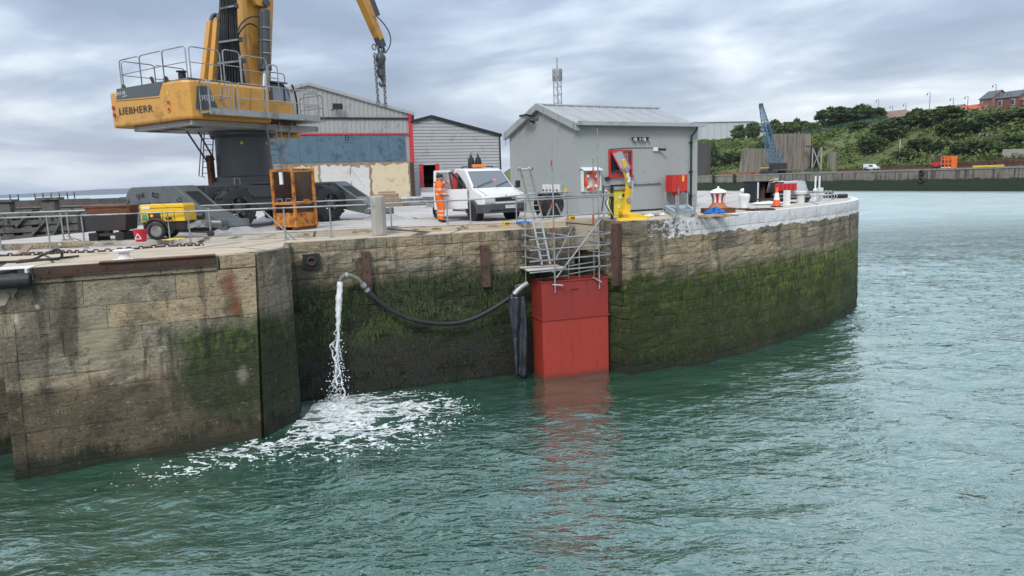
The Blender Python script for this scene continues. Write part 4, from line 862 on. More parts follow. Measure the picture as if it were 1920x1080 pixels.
MB().bb(RX + .45, 1.75, wy1, wy0, 4.2, 4.26).out('walkway', mt['galv'], cn); MB().bb(RX + .45, 1.75, wy1 - .03, wy1 - .002, 4.14, 4.36).out('toe_board', mt['galv'], cn)
MB().bb(.0, 2.6, YR, 1.3, 4.19, 4.25).out('walkway', mt['galv'], cn)
xs = [RX + .5, RX + 1.45, RX + 1.65, RX + 2.75, RX + 2.9, RX + 4.0, RX + 4.15, 1.72]
for k in range(0, 8, 2):
    rail([(xs[k], wy1, 4.26), (xs[k + 1], wy1, 4.26)], 1.05)
for q in (RX + .95, RX + 1.15, RX + 1.3): MB().tube([(q, wy1 + .02, 4.26), (q, wy1 + .02, 5.25)], .018, 6).out('gate_bar', mt['galv'], cn)
rail([(1.75, wy1, 4.26), (1.75, YR + .3, 4.26)], 1.05); rail([(RX + .47, wy1, 4.26), (RX + .47, YR - .05, 4.26)], 1.05)
rail([(1.8, -2.0, 4.26), (2.6, -2.0, 4.26)], 1.05); rail([(2.6, -2.0, 4.26), (2.6, -.6, 4.26)], 1.05)
# cab
cx0, cx1, cy0, cy1 = K(507, 180, -.6).x, K(549, 180, -.6).x, -.6, .7
def cabp(a, b): return (a, b)
cprof = [(cx0, 4.27), (cx1 - .1, 4.27), (cx1 + .05, 4.9), (cx1 - .25, 5.72), (cx1 - .5, 5.84), (cx0, 5.81)]
cb = MB().prism(cprof, lambda a, b: (a, cy0, b), lambda a, b: (a, cy1, b)).out('cab', mt['crdark'], cn, None, .05)
plate('side_window', [V(cx0 + .12, cy0 - .012, 4.95), V(cx1 - .1, cy0 - .012, 4.95), V(cx1 - .33, cy0 - .012, 5.66), V(cx0 + .12, cy0 - .012, 5.66)], (0, -1, 0), .01, mt['skyglass'], cb)
MB().bar((cx0 + .7, cy0 - .03, 4.9), (cx0 + .7, cy0 - .03, 5.8), .05, .03).out('window_bar', mt['dark'], cb)
MB().tube(arc3((cx1 - .05, cy0 - .05, 5.85), (cx1 + .25, cy0 - .05, 5.3), (cx1 + .1, cy0 - .05, 4.4)), .04, 6).out('cab_guard', mt['dark'], cb)
MB().bb(cx0 - .1, cx1 - .3, cy0 - .1, cy1 + .1, 5.85, 5.9).out('cab_roof', mt['crgrey'], cb)
rail([(cx0, cy0 - .05, 5.9), (cx1 - .4, cy0 - .05, 5.9)], .35, mid=False, name='cab_rail')
MB().bb(1.1, 2.5, -.6, 1.2, 3.62, 3.80).out('cab_carrier', mt['liebY'], cn, None, .04)
# ladders
def ladder(a, b, w, n, mat, name='ladder', par=cn, r=.025, side=None):
    a, b = Vector(a), Vector(b); d = (b - a).normalized(); s = side or d.cross(V(0, 1, 0)).normalized()
    s = Vector(s).normalized() * (w / 2); mb = MB().cyl(a - s, b - s, r, 6).cyl(a + s, b + s, r, 6)
    for k in range(n):
        q = a.lerp(b, (k + .5) / n); mb.cyl(q - s, q + s, r * .6, 5)
    return mb.out(name, mat, par, 40)
a, b = K(507, 232, -1.9), K(523, 328, -1.9); ladder(a, b, .42, 9, mt['galv'], side=(1, 0, 0))
for s in (-.3, .34):
    MB().tube([a + V(s, -.12, .1), b + V(s, -.12, -.1)], .022, 6).out('handrail', mt['galv'], cn)
a2, b2 = K(548, 230, -1.9), K(531, 290, -1.9); MB().tube([a2, b2, b2 + V(-.1, 0, -.5)], .03, 6).out('brace', mt['galv'], cn)
a, b = K(392, 244, 1.3), K(388, 330, 1.3); ladder(a, b, .42, 8, mt['galv'], side=(1, 0, 0))
MB().tube([a + V(-.33, 0, -.1), b + V(-.36, 0, 0), b + V(-.1, 0, -.05)], .022, 6).out('handrail', mt['galv'], cn)
for p0, p1 in (((344, 237), (391, 307)), ((366, 237), (402, 300))):
    MB().tube([K(*p0, .6), K(*p1, .6)], .035, 6).out('brace', mt['crdark'], cn)
MB().box((-1.2, .55, 2.3), (.2, .26, 1.2)).out('hose_post', mt['rust'], cn, None, .02)
a, b = K(545, 345, -2.6), K(560, 402, -2.6); ladder(a, b, .4, 6, mt['galv'], side=(1, 0, 0))
# boom, cylinders, hoses
bp_ = [(.25, 4.5), (1.15, 4.5), (1.28, 6.0), (1.72, 9.0), (1.95, 13), (1.85, 19.5), (1.5, 21.6), (.8, 21.6), (.6, 19), (.45, 13), (.38, 9), (.22, 6)]
MB().prism(bp_, lambda a, b: (a, -.5, b), lambda a, b: (a, .42, b)).out('boom', mt['liebY'], cn, None, .04)
MB().prism([(.5, 6.2), (1.1, 6.2), (1.5, 8.8), (.6, 8.8)], lambda a, b: (a, -.506, b), lambda a, b: (a, -.5005, b)).out('boom_side_plate', mt['liebY'], cn)
for yy in (-.78, .7):
    q0, q1, q2, q3 = [v + V(0, yy + .78, 0) for v in (K(494, 185, -.78), K(497, 128, -.78), K(495, 20, -.78), K(491, 8, -.78))]
    MB().cyl(q0, q1, .1, 14).out('cylinder_rod', mt['alu'], cn, 40)
    MB().cyl(q1, q2, .23, 18).cyl(q1 - V(0, 0, .06), q1 + V(0, 0, .12), .27, 18).out('boom_cylinder', mt['crdark'], cn, 40)
    MB().cyl(q1 + V(-.25, -.1, .1), q2 + V(-.22, -.1, -.1), .05, 8).out('cylinder_pipe', mt['crdark'], cn, 40)
    MB().prism([(-.75, .5), (-.3, -.1), (.2, -.12), (.36, .2), (.3, 1.1), (-.4, 1.8)], lambda a, b: (q3.x + a, yy - .1, q3.z + b), lambda a, b: (q3.x + a, yy + .1, q3.z + b)).out('hinge_plate', mt['liebY'], cn, None, .02)
    MB().cyl((q3.x + .1, yy - .2, q3.z + .05), (q3.x + .1, yy + .2, q3.z + .05), .16, 14).out('hinge_pin', mt['crdark'], cn, 40)
    for k in range(3): MB().torus(q1.lerp(q2, .25 + .22 * k), .25, .025, None, 14, 5).out('cylinder_clamp', mt['galv'], cn)
rh = random.Random(3)
for k in range(10):                                          # hose bundle on the near side of the boom
    g_ = k / 9; pts = [K(lerp(404, 462, g_), 175, -.6), K(lerp(409, 455, g_), 130, -.62), K(lerp(411, 446, g_) + rh.uniform(-1, 1), 75, -.62), K(lerp(413, 442, g_) + rh.uniform(-1, 1), 0, -.62)]
    pts.append(pts[-1] + (pts[-1] - pts[-2]).normalized() * 4 + V(.1, 0, 0))
    MB().tube(cat(pts, 4), .036, 6).out('hose', mt['tyre'], cn, 60)
MB().add([K(404, 172, -.5), K(462, 172, -.5), K(445, 75, -.5), K(440, 0, -.5), K(415, 0, -.5), K(412, 75, -.5)], [(0, 1, 2, 5), (5, 2, 3, 4)]).out('hose_backing', mt['dark'], cn).modifiers.new('t', 'SOLIDIFY').thickness = .03  # dark plate added behind the hoses so no bright sky shows between them
for pa, pb in (((408, 119), (452, 114)), ((411, 79), (446, 74)), ((413, 16), (438, 11))):
    a, b = K(*pa, -.7), K(*pb, -.7); MB().bar(a, b, .06, .07).out('hose_clamp', mt['galv'], cn); MB().box(b + V(.12, .02, .02), (.16, .14, .18)).out('clamp_block', mt['crdark'], cn, None, .02)
for pa, pb, pc in (((443, 72), (448, 28), (486, 31)), ((444, 72), (462, 30), (483, 52))):
    MB().tube(arc3(K(*pa, -.68), K(*pb, -.9), K(*pc, -.85), 14), .03, 6).out('hose', mt['black'], cn, 60)
for k in range(4): MB().tube(arc3((-1.3 + k * .1, -.4 - .12 * k, 5.2), (-1.25 + k * .12, -.5, 6.3 - .1 * k), (-.55 + k * .05, -.4, 5.2), 12), .045, 6).out('hose', mt['black'], cn, 60)
for yy, pa, pb in ((.3, (386, 130), (396, 41)), (-.1, (401, 130), (409, 37))):
    a, b = K(*pa, yy), K(*pb, yy); a = a + (a - b).normalized() * .6
    MB().bar(a, b, .27, .27, (0, 1, 0)).out('energy_cylinder', mt['liebY'], cn, None, .02)
    MB().tube(arc3(b, b + V(.05, 0, .4), b + V(.45, -.05, .25), 8), .085, 8).out('pipe_bend', mt['crdark'], cn, 50)
MB().tube([K(396, 130, .1), K(404, 40, .1)], .03, 6).out('pipe', mt['galv'], cn)
# stick and gear
st = [K(680, 0, 0), K(711, 74, 0)]; top_ = V(1.2, 0, 21.3); e0 = st[1]
dvec = (e0 - top_).normalized(); nv = V(-dvec.z, 0, dvec.x)
qa, qb = top_ + V(-.2, 0, .5), e0
def sq(p, w): return [p + nv * w + V(0, -.2, 0), p - nv * w + V(0, -.2, 0), p - nv * w + V(0, .2, 0), p + nv * w + V(0, .2, 0)]
mb = MB(); A_, B_, C_ = sq(qa, .5), sq(qb - dvec * 3.0, .30), sq(qb, .16)
mb.hexa(A_ + B_).hexa([p for p in B_] + C_).out('stick', mt['liebY'], cn, None, .02)
MB().cyl(qb - dvec * 6 + nv * .5, qb - dvec * 1.2 + nv * .34, .09, 10).out('stick_cylinder', mt['galv'], cn, 40)
MB().bar(qb - dvec * 1.9 + nv * .45, qb - dvec * 1.0 + nv * .42, .34, .34).out('valve_block', mt['crdark'], cn, None, .02)
e1 = K(716, 83, 0)
MB().bar(qb - dvec * .15, e1 + V(0, 0, -.15), .32, .4).out('stick_head', mt['crdark'], cn, None, .03)
e2 = K(713, 122, 0); e3 = K(713, 104, 0)
MB().tube(arc3(qb - dvec * .95 + nv * .5, qb + V(1.5, 0, .3), e3 + V(.35, 0, .15), 14), .03, 6).out('hose', mt['black'], cn, 60)
MB().torus((e1 + e3) / 2 + V(0, 0, .05), .2, .06, Mx, 14, 8).out('link', mt['crdark'], cn, 50)
MB().lathe([(.13, .3), (.2, .2), (.28, .05), (.26, -.1), (.16, -.35), (.1, -.5)], 12, e3 + V(0, 0, -.15)).out('rotator', mt['crdark'], cn, 40)
MB().torus(e2 + V(0, 0, -.02), .17, .055, Mx, 14, 8).lathe([(.22, .1), (.22, -.2), (.08, -.35)], 10, e2 + V(0, 0, -.3)).out('swivel', mt['crdark'], cn, 40)
hk = e2 + V(0, 0, -.6); MB().tube([hk + V(0, 0, .2), hk, hk + V(.1, 0, -.15), hk + V(.14, 0, -.3), hk + V(.02, 0, -.42), hk + V(-.12, 0, -.34), hk + V(-.12, 0, -.22)], [.06, .07, .075, .085, .085, .06, .03], 8).out('hook', mt['crdark'], cn, 60)
mt['chain'] = M('chain_steel', (.2, .2, .2), .5, .5, .3, 10)
def chain_mesh(a, b, l=.12, r=.017, w=.04):
    a, b = Vector(a), Vector(b); n = max(2, int((b - a).length / (l * .72))); d = (b - a).normalized(); mb = MB(); u = V(1, 0, 0) if abs(d.x) < .8 else V(0, 1, 0); s0 = d.cross(u).normalized(); s1 = d.cross(s0)
    for k in range(n):
        c = a.lerp(b, (k + .5) / n); s = s0 if k % 2 else s1
        mb.tube([c + d * l * .5, c + d * l * .32 + s * w, c - d * l * .32 + s * w, c - d * l * .5, c - d * l * .32 - s * w, c + d * l * .32 - s * w], r, 5, closed=True)
    return mb
for pa, pb in (((702, 100), (709, 190)), ((719, 105), (722.5, 194))):
    a, b = K(*pa, 0), K(*pb, 0)
    ch = tag(chain_mesh(a, b, .2, .03, .06).xf(Matrix.Rotation(KF.rz, 4, 'Z')).out('lifting_chain', mt['chain'], None, 60, 0, None), 'grey lifting chain hanging from the crane hook, ' + ('left of the pair' if pa[0] < 710 else 'right of the pair'), 'chain', 'chains hanging from the crane hook')
    ch.location = KF.c
    MB().torus(a + V(0, 0, .3), .13, .035, Mx, 14, 6).xf(Matrix.Rotation(KF.rz, 4, 'Z')).out('master_link', mt['chain'], ch, 50); MB().torus(b + V(0, 0, -.05), .1, .03, Mx, 14, 6).xf(Matrix.Rotation(KF.rz, 4, 'Z')).out('end_hook', mt['chain'], ch, 50)
# ------------------------------------------------------------------ things on the quay and the wall
def seg_frame(p, q): return Frame((p.x, p.y), math.atan2(q.y - p.y, q.x - p.x))
# ---- red caisson
CFm = Frame((.98, 22.58), .30); cw = 2.42; cdp = 1.02
def redm(name, col):
    t = NT(name); p = t.P(); x, y, z = t.sep(p); c = t.mix(t.noise(p, .9, 6, .6), tuple(q * .82 for q in col), tuple(q * 1.12 for q in col))
    c = t.mix(t.ma('MULTIPLY', t.sm(t.noise(t.map(p, (5, 5, .5)), 1, 5, .65), .52, .7), .5), c, tuple(q * .5 for q in col))
    c = t.mix(t.ma('MULTIPLY', t.sm(t.noise(t.map(p, (1.5, 1.5, 9)), 1.4, 6, .75), .62, .7), .4), c, (.42, .16, .12))
    c = t.mix(t.ma('MULTIPLY', t.sm(t.ma('ADD', z, t.ma('MULTIPLY', t.noise(p, 4, 4, .6), .25)), WZ + .42, WZ + .12), .7), c, (.07, .03, .018))
    return t.fin(c, t.ma('ADD', .38, t.ma('MULTIPLY', t.noise(p, 3, 4, .6), .3)), 0, t.bump(t.noise(p, 1.2, 4, .5), .02, .5))
mt['redbox'] = M('red_primer', (.36, .038, .028), .42, 0, .1, .9, (.20, .03, .022), .3, .25, .12, 30)
mt['redlow'] = M('red_primer_lower', (.42, .045, .03), .42, 0, .1, .9, (.25, .035, .025), .3, .25, .12, 30)
mt['redbox'] = redm('red_oxide_upper', (.29, .032, .024)); mt['redlow'] = redm('red_oxide_lower', (.37, .04, .026)); ztop = CFm.Y(1015, 531, 0).z; zmid = CFm.Y(1016, 601, 0).z
ca = thing('caisson', 'red painted steel caisson box standing in the water under the scaffold', 'caisson', CFm.w(0, 0, WZ), CFm.rz)
zo = -WZ
MB().bb(0, cw, 0, cdp, -.9, zmid + zo).out('lower_section', mt['redlow'], ca, None, .015)
th = .04
MB().bb(0, cw, 0, th, zmid + zo + .002, ztop + zo).bb(0, cw, cdp - th, cdp, zmid + zo + .002, ztop + zo).bb(0, th, th, cdp - th, zmid + zo + .002, ztop + zo).bb(cw - th, cw, th, cdp - th, zmid + zo + .002, ztop + zo).out('upper_section', mt['redbox'], ca)
MB().bb(-.035, cw + .035, -.035, -.003, zmid + zo - .03, zmid + zo + .03).bb(-.035, -.003, -.003, cdp, zmid + zo - .03, zmid + zo + .03).out('joint_flange', mt['redbox'], ca)
MB().bb(-.03, cw + .03, -.03, .07, ztop + zo + .002, ztop + zo + .03).bb(-.03, .07, .07, cdp + .03, ztop + zo + .002, ztop + zo + .03).bb(cw - .07, cw + .03, .07, cdp + .03, ztop + zo + .002, ztop + zo + .03).out('rim', mt['redbox'], ca)
a, b = CFm.Y(1071, 543, 0), CFm.Y(1086, 541, 0); MB().bar((a.x, -.012, a.z + zo), (b.x, -.012, b.z + zo), .02, .02).out('weld_mark', mt['dark'], ca)
for px_ in (1052, 1083, 1112): 
    a = CFm.Y(px_, 640, 0).x; MB().bb(a, a + .006, -.004, -.001, -.2, zmid + zo - .04).out('plate_seam', mt['redbox'], ca)
# black sheet
sh = MB(); n_, m_ = 12, 26; rs = random.Random(6); vs = []
pa, pb = (953, 562), (984, 545)
for j in range(m_ + 1):
    v = j / m_; xl_ = lerp(953, 966, min(1, v * 1.1)) ; xr_ = lerp(984, 990, v); yy = lerp(556, 706, v)
    for i in range(n_ + 1):
        u = i / n_; P = CFm.Y(lerp(xl_, xr_, u), yy, .35)
        P.y += .07 * math.sin(u * 9 + v * 5) + .05 * mnoise.noise(V(u * 6, v * 14, 2)); vs.append(CFm.w(*P))
sh.add(vs, [(j * (n_ + 1) + i, j * (n_ + 1) + i + 1, (j + 1) * (n_ + 1) + i + 1, (j + 1) * (n_ + 1) + i) for j in range(m_) for i in range(n_)])
mt['sheet'] = M('black_polythene', (.022, .026, .034), .32, 0, .3, 4, (.08, .08, .08), .2)
o = tag(sh.out('plastic_sheet', mt['sheet'], None, 60), 'crumpled black plastic sheet hanging left of the red caisson', 'sheet')
sm_ = o.modifiers.new('thickness', 'SOLIDIFY'); sm_.thickness = .012
# ---- discharge hose, its outlet and the jet
WF = Frame((-6.9, 21.15), math.atan2(3.0, 9.15))
hp = [(690, 546), (712, 566), (740, 585), (775, 599), (815, 606), (850, 606), (885, 598), (920, 581), (950, 562), (966, 550)]
mt['oldpipe'] = M('mossy_pipe', (.17, .165, .12), .8, 0, .3, 6, (.06, .06, .035), .4)
ho = thing('discharge_hose', 'thick black discharge hose sagging across the weedy wall', 'hose', WF.w(0, 0, 0), WF.rz)
MB().tube(cat([WF.Y(a, b, -.42) for a, b in hp], 5), .078, 10).out('hose', mt['black'], ho, 60)
MB().tube(cat([WF.Y(a, b, -.42) for a, b in ((964, 552), (972, 543), (981, 536), (989, 531))], 4), .095, 10).out('end_pipe', mt['galv'], ho, 60)
MB().tube(cat([WF.Y(a, b, -.42) for a, b in ((692, 548), (683, 537), (672, 524), (660, 518))], 4), .06, 10).out('end_pipe', mt['oldpipe'], ho, 60)
MB().tube(cat([WF.Y(a, b, -.42) for a, b in ((660, 518), (650, 516), (642, 520), (638, 527))], 4), .075, 12).out('spout', mt['oldpipe'], ho, 60)
for a, b, a2, b2 in ((966, 550, 970, 545), (684, 538, 679, 532), (690, 546, 687, 542), (652, 516, 648, 517)):
    MB().cyl(WF.Y(a, b, -.42), WF.Y(a2, b2, -.42), .1, 14).out('coupling', mt['galv'], ho, 40)
MB().tube([WF.Y(968, 548, -.3), WF.Y(966, 536, -.35), WF.Y(975, 533, -.3)], .018, 5).out('lever', mt['galv'], ho)
jt = MB(); rj = random.Random(11); seq = [(638, 528, .085), (636, 550, .095), (635, 575, .085), (634, 600, .07), (634, 625, .058), (632, 650, .045), (633, 668, .034), (631, 690, .022)]
pts = cat([WF.Y(a, b, -.45) for a, b, r in seq], 6); rad = []
for i in range(len(pts)):
    f = i / (len(pts) - 1) * (len(seq) - 1); k = min(int(f), len(seq) - 2); rad.append(lerp(seq[k][2], seq[k + 1][2], f - k) * rj.uniform(.85, 1.15))
k0 = len(jt.v); jt.tube(pts, rad, 14)
jt.v = [tuple(Vector(p) + V(mnoise.noise(Vector(p) * 5), mnoise.noise(Vector(p) * 5 + V(3, 1, 2)), 0) * .035) for p in jt.v]
bot = WF.Y(632, 748, -.45)
for s in range(6):                                          # broken strands lower down
    z0 = lerp(pts[-1].z + 1.2, pts[-1].z - .4, s / 8); P = [V(pts[-1].x + rj.gauss(0, .05), -.45 + rj.gauss(0, .05), z0)]
    for q in range(10): P.append(P[-1] + V(rj.gauss(0, .05), rj.gauss(0, .04), -rj.uniform(.07, .16)))
    P = [p for p in P if p.z > WZ]
    if len(P) > 3: jt.tube(cat(P, 2), [rj.uniform(.010, .034) for _ in range((len(P) - 1) * 2 + 1)], 6)
for s in range(430):
    v = rj.random() ** .6; z = lerp(pts[14].z, WZ, v); w_ = .04 + .16 * max(0, v - .15) + (.14 * max(0, v - .85) / .15)
    jt.ico((lerp(pts[14].x, bot.x, v) + rj.gauss(0, w_), -.45 + rj.gauss(0, w_ * .7), z), rj.uniform(.007, .026) * (1.0 if v < .8 else 1.2), 1)
for s in range(260):                                         # splash where the jet strikes
    a_, r_ = rj.uniform(0, 6.28), abs(rj.gauss(0, .28)); jt.ico((bot.x + r_ * math.cos(a_) * 1.2, -.45 + r_ * math.sin(a_) * .8, WZ + abs(rj.gauss(0, .13)) * max(.2, 1.2 - r_ * 1.5)), rj.uniform(.006, .022), 1)
t = NT('white_water'); mt['jet'] = t.fin((.82, .86, .87), .18, 0, None, .6); t.b.inputs['Subsurface Weight'].default_value = 0
jt.v = [tuple(WF.w(*p)) for p in jt.v]; tag(jt.out('falling_water', mt['jet'], None, 60), 'white jet of water falling from the pipe outlet into the dock', 'water', kind='stuff')
# ---- timber fenders, hook recess, steel facing, rubber fender
mt['timber'] = M('stained_timber', (.10, .055, .042), .85, 0, .4, 3, (.04, .026, .022), .5, .5, .6, 18)
for pa, pb, wpx, lab in (((685, 471), (690, 546), 15, 'dark weathered timber fender post on the wall beside the pipe outlet'), ((909, 459), (912, 538), 16, 'dark weathered timber fender post on the wall left of the scaffold')):
    a, b = WF.Y(*pa, -.1), WF.Y(*pb, -.1); hw = wpx * 22 / 1290 / 2
    f = thing('timber_fender', lab, 'fender', WF.w(a.x, 0, b.z), WF.rz, 'timber fender posts on the quay wall')
    MB().bb(-hw, hw, -.2, .1, 0, a.z - b.z).out('post', mt['timber'], f, None, .02)
    for z in (.15, (a.z - b.z) * .5, a.z - b.z - .15): MB().cyl((0, -.2, z), (0, -.225, z), .035, 8).out('bolt', mt['darkrust'], f)
f = thing('timber_fender', 'tall dark timber post on the rounded pier corner right of the scaffold', 'fender', (3.62, 23.2, -2.15), math.radians(-46), 'timber fender posts on the quay wall')
MB().bb(-.13, .13, -.2, .06, 0, 2.12).out('post', mt['timber'], f, None, .02)
for z in (.2, 1.0, 1.9): MB().cyl((0, -.2, z), (0, -.225, z), .035, 8).out('bolt', mt['darkrust'], f)
hc = WF.Y(584, 490, -.06); hk_ = thing('hook_recess', 'dark recess with an iron mooring hook at the top of the wall', 'hook', WF.w(hc.x, -.02, hc.z - .25), WF.rz)
MB().bb(-.26, .26, -.045, .0, 0, .48).out('recess_plate', mt['dark'], hk_); MB().torus((0, -.1, .26), .12, .035, Matrix.Rotation(.5, 3, 'Y') @ Mx, 14, 6).out('ring', mt['darkrust'], hk_, 50); MB().cyl((-.15, -.09, .2), (.15, -.09, .2), .04, 8).out('pin', mt['darkrust'], hk_, 40)
PFm = Frame((-12.05, 15.9), math.atan2(2.2, 5.3))
x0, x1 = PFm.Y(60, 505, -.05).x, PFm.Y(405, 490, -.05).x
fa = thing('steel_facing', 'rusty brown steel channel bolted along the top of the left quay wall', 'beam', PFm.w(0, 0, 0), PFm.rz)
MB().bb(x0, x1, -.05, .1, -.37, -.165).out('web', mt['darkrust'], fa, None, .008)
MB().bb(x0, x1, -.09, -.052, -.40, -.372).out('flange', mt['darkrust'], fa)
MB().bb(x0, x1, -.02, .09, -.545, -.405).out('lower_beam', mt['stoneL'], fa, None, .01)
MB().bb(PFm.Y(186, 494, 0).x, x1, -.1, .28, -.16, -.135).out('top_plate', mt['rust'], fa)
for k in range(6): MB().cyl((x0 + .3 + k * .6, -.05, -.27), (x0 + .3 + k * .6, -.075, -.27), .03, 6).out('bolt', mt['rust'], fa)
fe = thing('rubber_fender', 'black cylindrical rubber fender hung at the top left of the wall', 'fender', PFm.w(0, 0, 0), PFm.rz)
x1 = PFm.Y(57, 515, -.2).x
MB().lathe([(.05, -2.2), (.17, -2.2), (.17, -.02), (.15, 0), (.06, 0)], 24, (x1, -.2, -.42), Matrix.Rotation(math.radians(90), 3, 'Y')).out('tube', mt['black'], fe, 40)
MB().bb(x1 - .9, x1 - .86, -.22, .1, -.26, -.16).bb(x1 - .1, x1 - .05, -.22, .1, -.26, -.16).out('strap', mt['white'], fe)
MB().bb(x1 - 2.3, x1 + .0, -.12, .4, -.163, -.14).out('edge_plate', mt['white'], fe)
# ---- railings
def railing(label, base, h, posts, grp, r=.026, extra=0):
    P = [Vector(p) for p in base]; o = P[0].copy(); R_ = thing('railing', label, 'railing', o, 0, grp); z = V(0, 0, h); P = [p - o for p in P]
    MB().tube([p + z for p in P], r, 8).out('top_rail', mt['galv'], R_, 50)
    for q in posts:
        q = Vector(q) - o
        best = min(((p0.lerp(p1, max(0, min(1, (q - p0).dot(p1 - p0) / (p1 - p0).length_squared)))) for p0, p1 in zip(P[:-1], P[1:])), key=lambda c: (c - q).length)
        MB().cyl(best, best + z, r * .95, 8).out('post', mt['galv'], R_, 40); MB().cyl(best, best + V(0, 0, .06), .06, 8).cyl(best + V(.07, -.02, 0), best + V(.07, -.02, .04), .05, 6).out('base_plate', mt['galv'], R_)
        MB().ico(best + z, r * 1.7, 1).out('fitting', mt['galv'], R_, 50)
    return R_
LZ = -.165
b1 = [G(-160, 474, LZ), G(3, 470, LZ), G(160, 466, LZ), G(358, 457, LZ), G(545, 449, LZ), G(690, 442, LZ)]
railing('galvanised pipe railing along the quay ledge left of the concrete post, front run', b1, 1.03, [G(3, 470, LZ), G(100, 467, LZ), G(160, 466, LZ), G(319, 459, LZ), G(358, 457, LZ), G(536, 449.5, LZ), G(622, 445, LZ)], 'quayside railings')
b2 = [G(-160, 460.5, 0), G(0, 456, 0), G(130, 451, 0), G(400, 437, 0), G(560, 430, 0), G(690, 423, 0)]
railing('galvanised pipe railing standing just behind the front one, passing the compressor', b2, .98, [G(116, 452, 0), G(131, 451, 0), G(520, 431.5, 0)], 'quayside railings')
b3 = [G(722, 437, LZ), G(735, 436.5, LZ), G(840, 430, LZ), G(883, 427.5, LZ), G(969, 420, LZ + .1), G(1010, 417, 0), G(1068, 412, 0)]
railing('galvanised pipe railing between the concrete post and the scaffold in front of the van', b3, 1.02, [G(735, 436.5, LZ), G(840, 430, LZ), G(883, 427.5, LZ), G(969, 420, LZ + .1), G(1066, 412.4, 0)], 'quayside railings')
a, b = WF.Y(493, 395, .9), WF.Y(556, 452, .9)
tag(MB().tube([WF.w(*a), WF.w(*b)], .026, 8).out('loose_tube', mt['galv'], None, 40), 'galvanised tube leaning diagonally against the railing before the rusty cage', 'tube')
# concrete post
cpz = G(712, 441.5, LZ); cpo = thing('concrete_post', 'stout pale round-topped concrete post in the railing line', 'post', cpz, .3)
MB().lathe([(.27, 0), (.268, 1.18), (.255, 1.27), (.2, 1.315), (0, 1.325)], 8, (0, 0, 0), Matrix.Rotation(.39, 3, 'Z') @ Matrix.Diagonal((1, .82, 1))).out('shaft', mt['concrete'], cpo, 30, .02)
for s in (-1, 1): MB().cyl((s * .24, -.05, .9), (s * .34, -.05, .9), .04, 8).torus((s * .36, -.05, .84), .05, .014, Mx, 10, 5).out('ring', mt['galv'], cpo)
# ---- scaffold
SC = thing('scaffold', 'tube-and-coupler scaffold tower standing over the red caisson', 'scaffold', CFm.w(0, 0, ztop), CFm.rz)
def S(px_, py_, y): p = CFm.Y(px_, py_, y); p.z -= ztop; return p
mt['paintend'] = mt['red']
def st_(a, b, r=.026, name='tube'): return MB().cyl(a, b, r, 8).out(name, mt['galv'], SC, 40)
fy0, by0 = -.06, 1.0
st_(S(1034, 246, fy0), S(1041, 549, fy0), name='standard'); st_(S(1120, 240, fy0), S(1124, 541, fy0), name='standard')
st_(S(984, 370, by0), S(986, 528, by0), name='standard'); st_(S(1112, 298, by0), S(1114, 532, by0), name='standard'); st_(S(1148, 436, by0), S(1148, 510, by0), name='standard'); st_(S(1067, 440, by0), S(1066, 522, by0), name='standard'); st_(S(1086, 462, by0), S(1086, 523, by0), name='standard')
led = [((993, 450), (1149, 438)), ((993, 470), (1149, 458)), ((993, 491), (1149, 477)), ((993, 512), (1149, 497)), ((978, 409), (1144, 399))]
for a, b in led: st_(S(*a, fy0 + .05), S(*b, fy0 + .05), name='ledger')
for a, b in (((1066, 499), (1117, 491)), ((1068, 514), (1117, 505)), ((1002, 524), (1064, 517)), ((960, 372), (1150, 364)), ((976, 376), (1150, 367))): st_(S(*a, by0), S(*b, by0), name='ledger')
for a, b in (((978, 441), (1014, 447)), ((978, 461), (1014, 466)), ((978, 481), (1014, 487)), ((1026, 437), (1062, 442)), ((1103, 433), (1146, 437)), ((1103, 452), (1146, 456)), ((1103, 470), (1146, 476))):
    st_(S(*a, by0), S(b[0], b[1], fy0), name='transom')
st_(S(1043, 521, fy0 - .06), S(1138, 396, fy0 - .06), .028, 'brace'); st_(S(1042, 486, by0 - .1), S(1075, 422, by0 - .1), name='brace')
for a, b in (((1036, 534), (1056, 534)), ((1111, 520), (1128, 528))): st_(S(*a, fy0), S(b[0], b[1] + 1, fy0 - .12), name='foot_tube')
rs = random.Random(5)
for px_ in (1036, 1038, 1039, 1121, 1122, 1123):
    pass
for k, (a, b) in enumerate(led):
    for vx, vy in ((1034, 1041), (1120, 1124)):
        f = (vx - a[0]) / (b[0] - a[0]); p = S(vx + 2.5, lerp(a[1], b[1], f), fy0 + .02); MB().box(p, (.085, .09, .075), rs.uniform(0, 1)).cyl(p + V(.05, -.06, 0), p + V(.05, .02, 0), .012, 6).out('coupler', mt['galv'], SC)
for px_, py_ in ((984, 410), (985, 441), (985, 462), (985, 482), (1146, 438), (1146, 457), (1146, 477), (1013, 447), (1012, 487), (1018, 509)):
    MB().box(S(px_, py_, .45 if px_ > 1100 else by0 - .05), (.09, .09, .08), rs.uniform(0, 1)).out('coupler', mt['galv'], SC)
for (px_, p0, p1, y) in ((1036, 378, 388, fy0), (1038, 427, 436, fy0), (1112, 402, 421, by0), (1034, 301, 312, fy0), (1112, 316, 335, by0)):
    MB().cyl(S(px_, p0, y), S(px_, p1, y), .0285, 8).out('red_band', mt['red'], SC, 40)
bz = ztop + .42; bd = thing('scaffold_boards', 'pale scaffold boards laid on the scaffold left of the caisson top', 'boards', CFm.w(0, 0, bz), CFm.rz)
cA, cB, cC, cD = [CFm.l(G(a, b, bz)) for a, b in ((968, 500), (1040, 497), (1062, 503), (990, 509))]
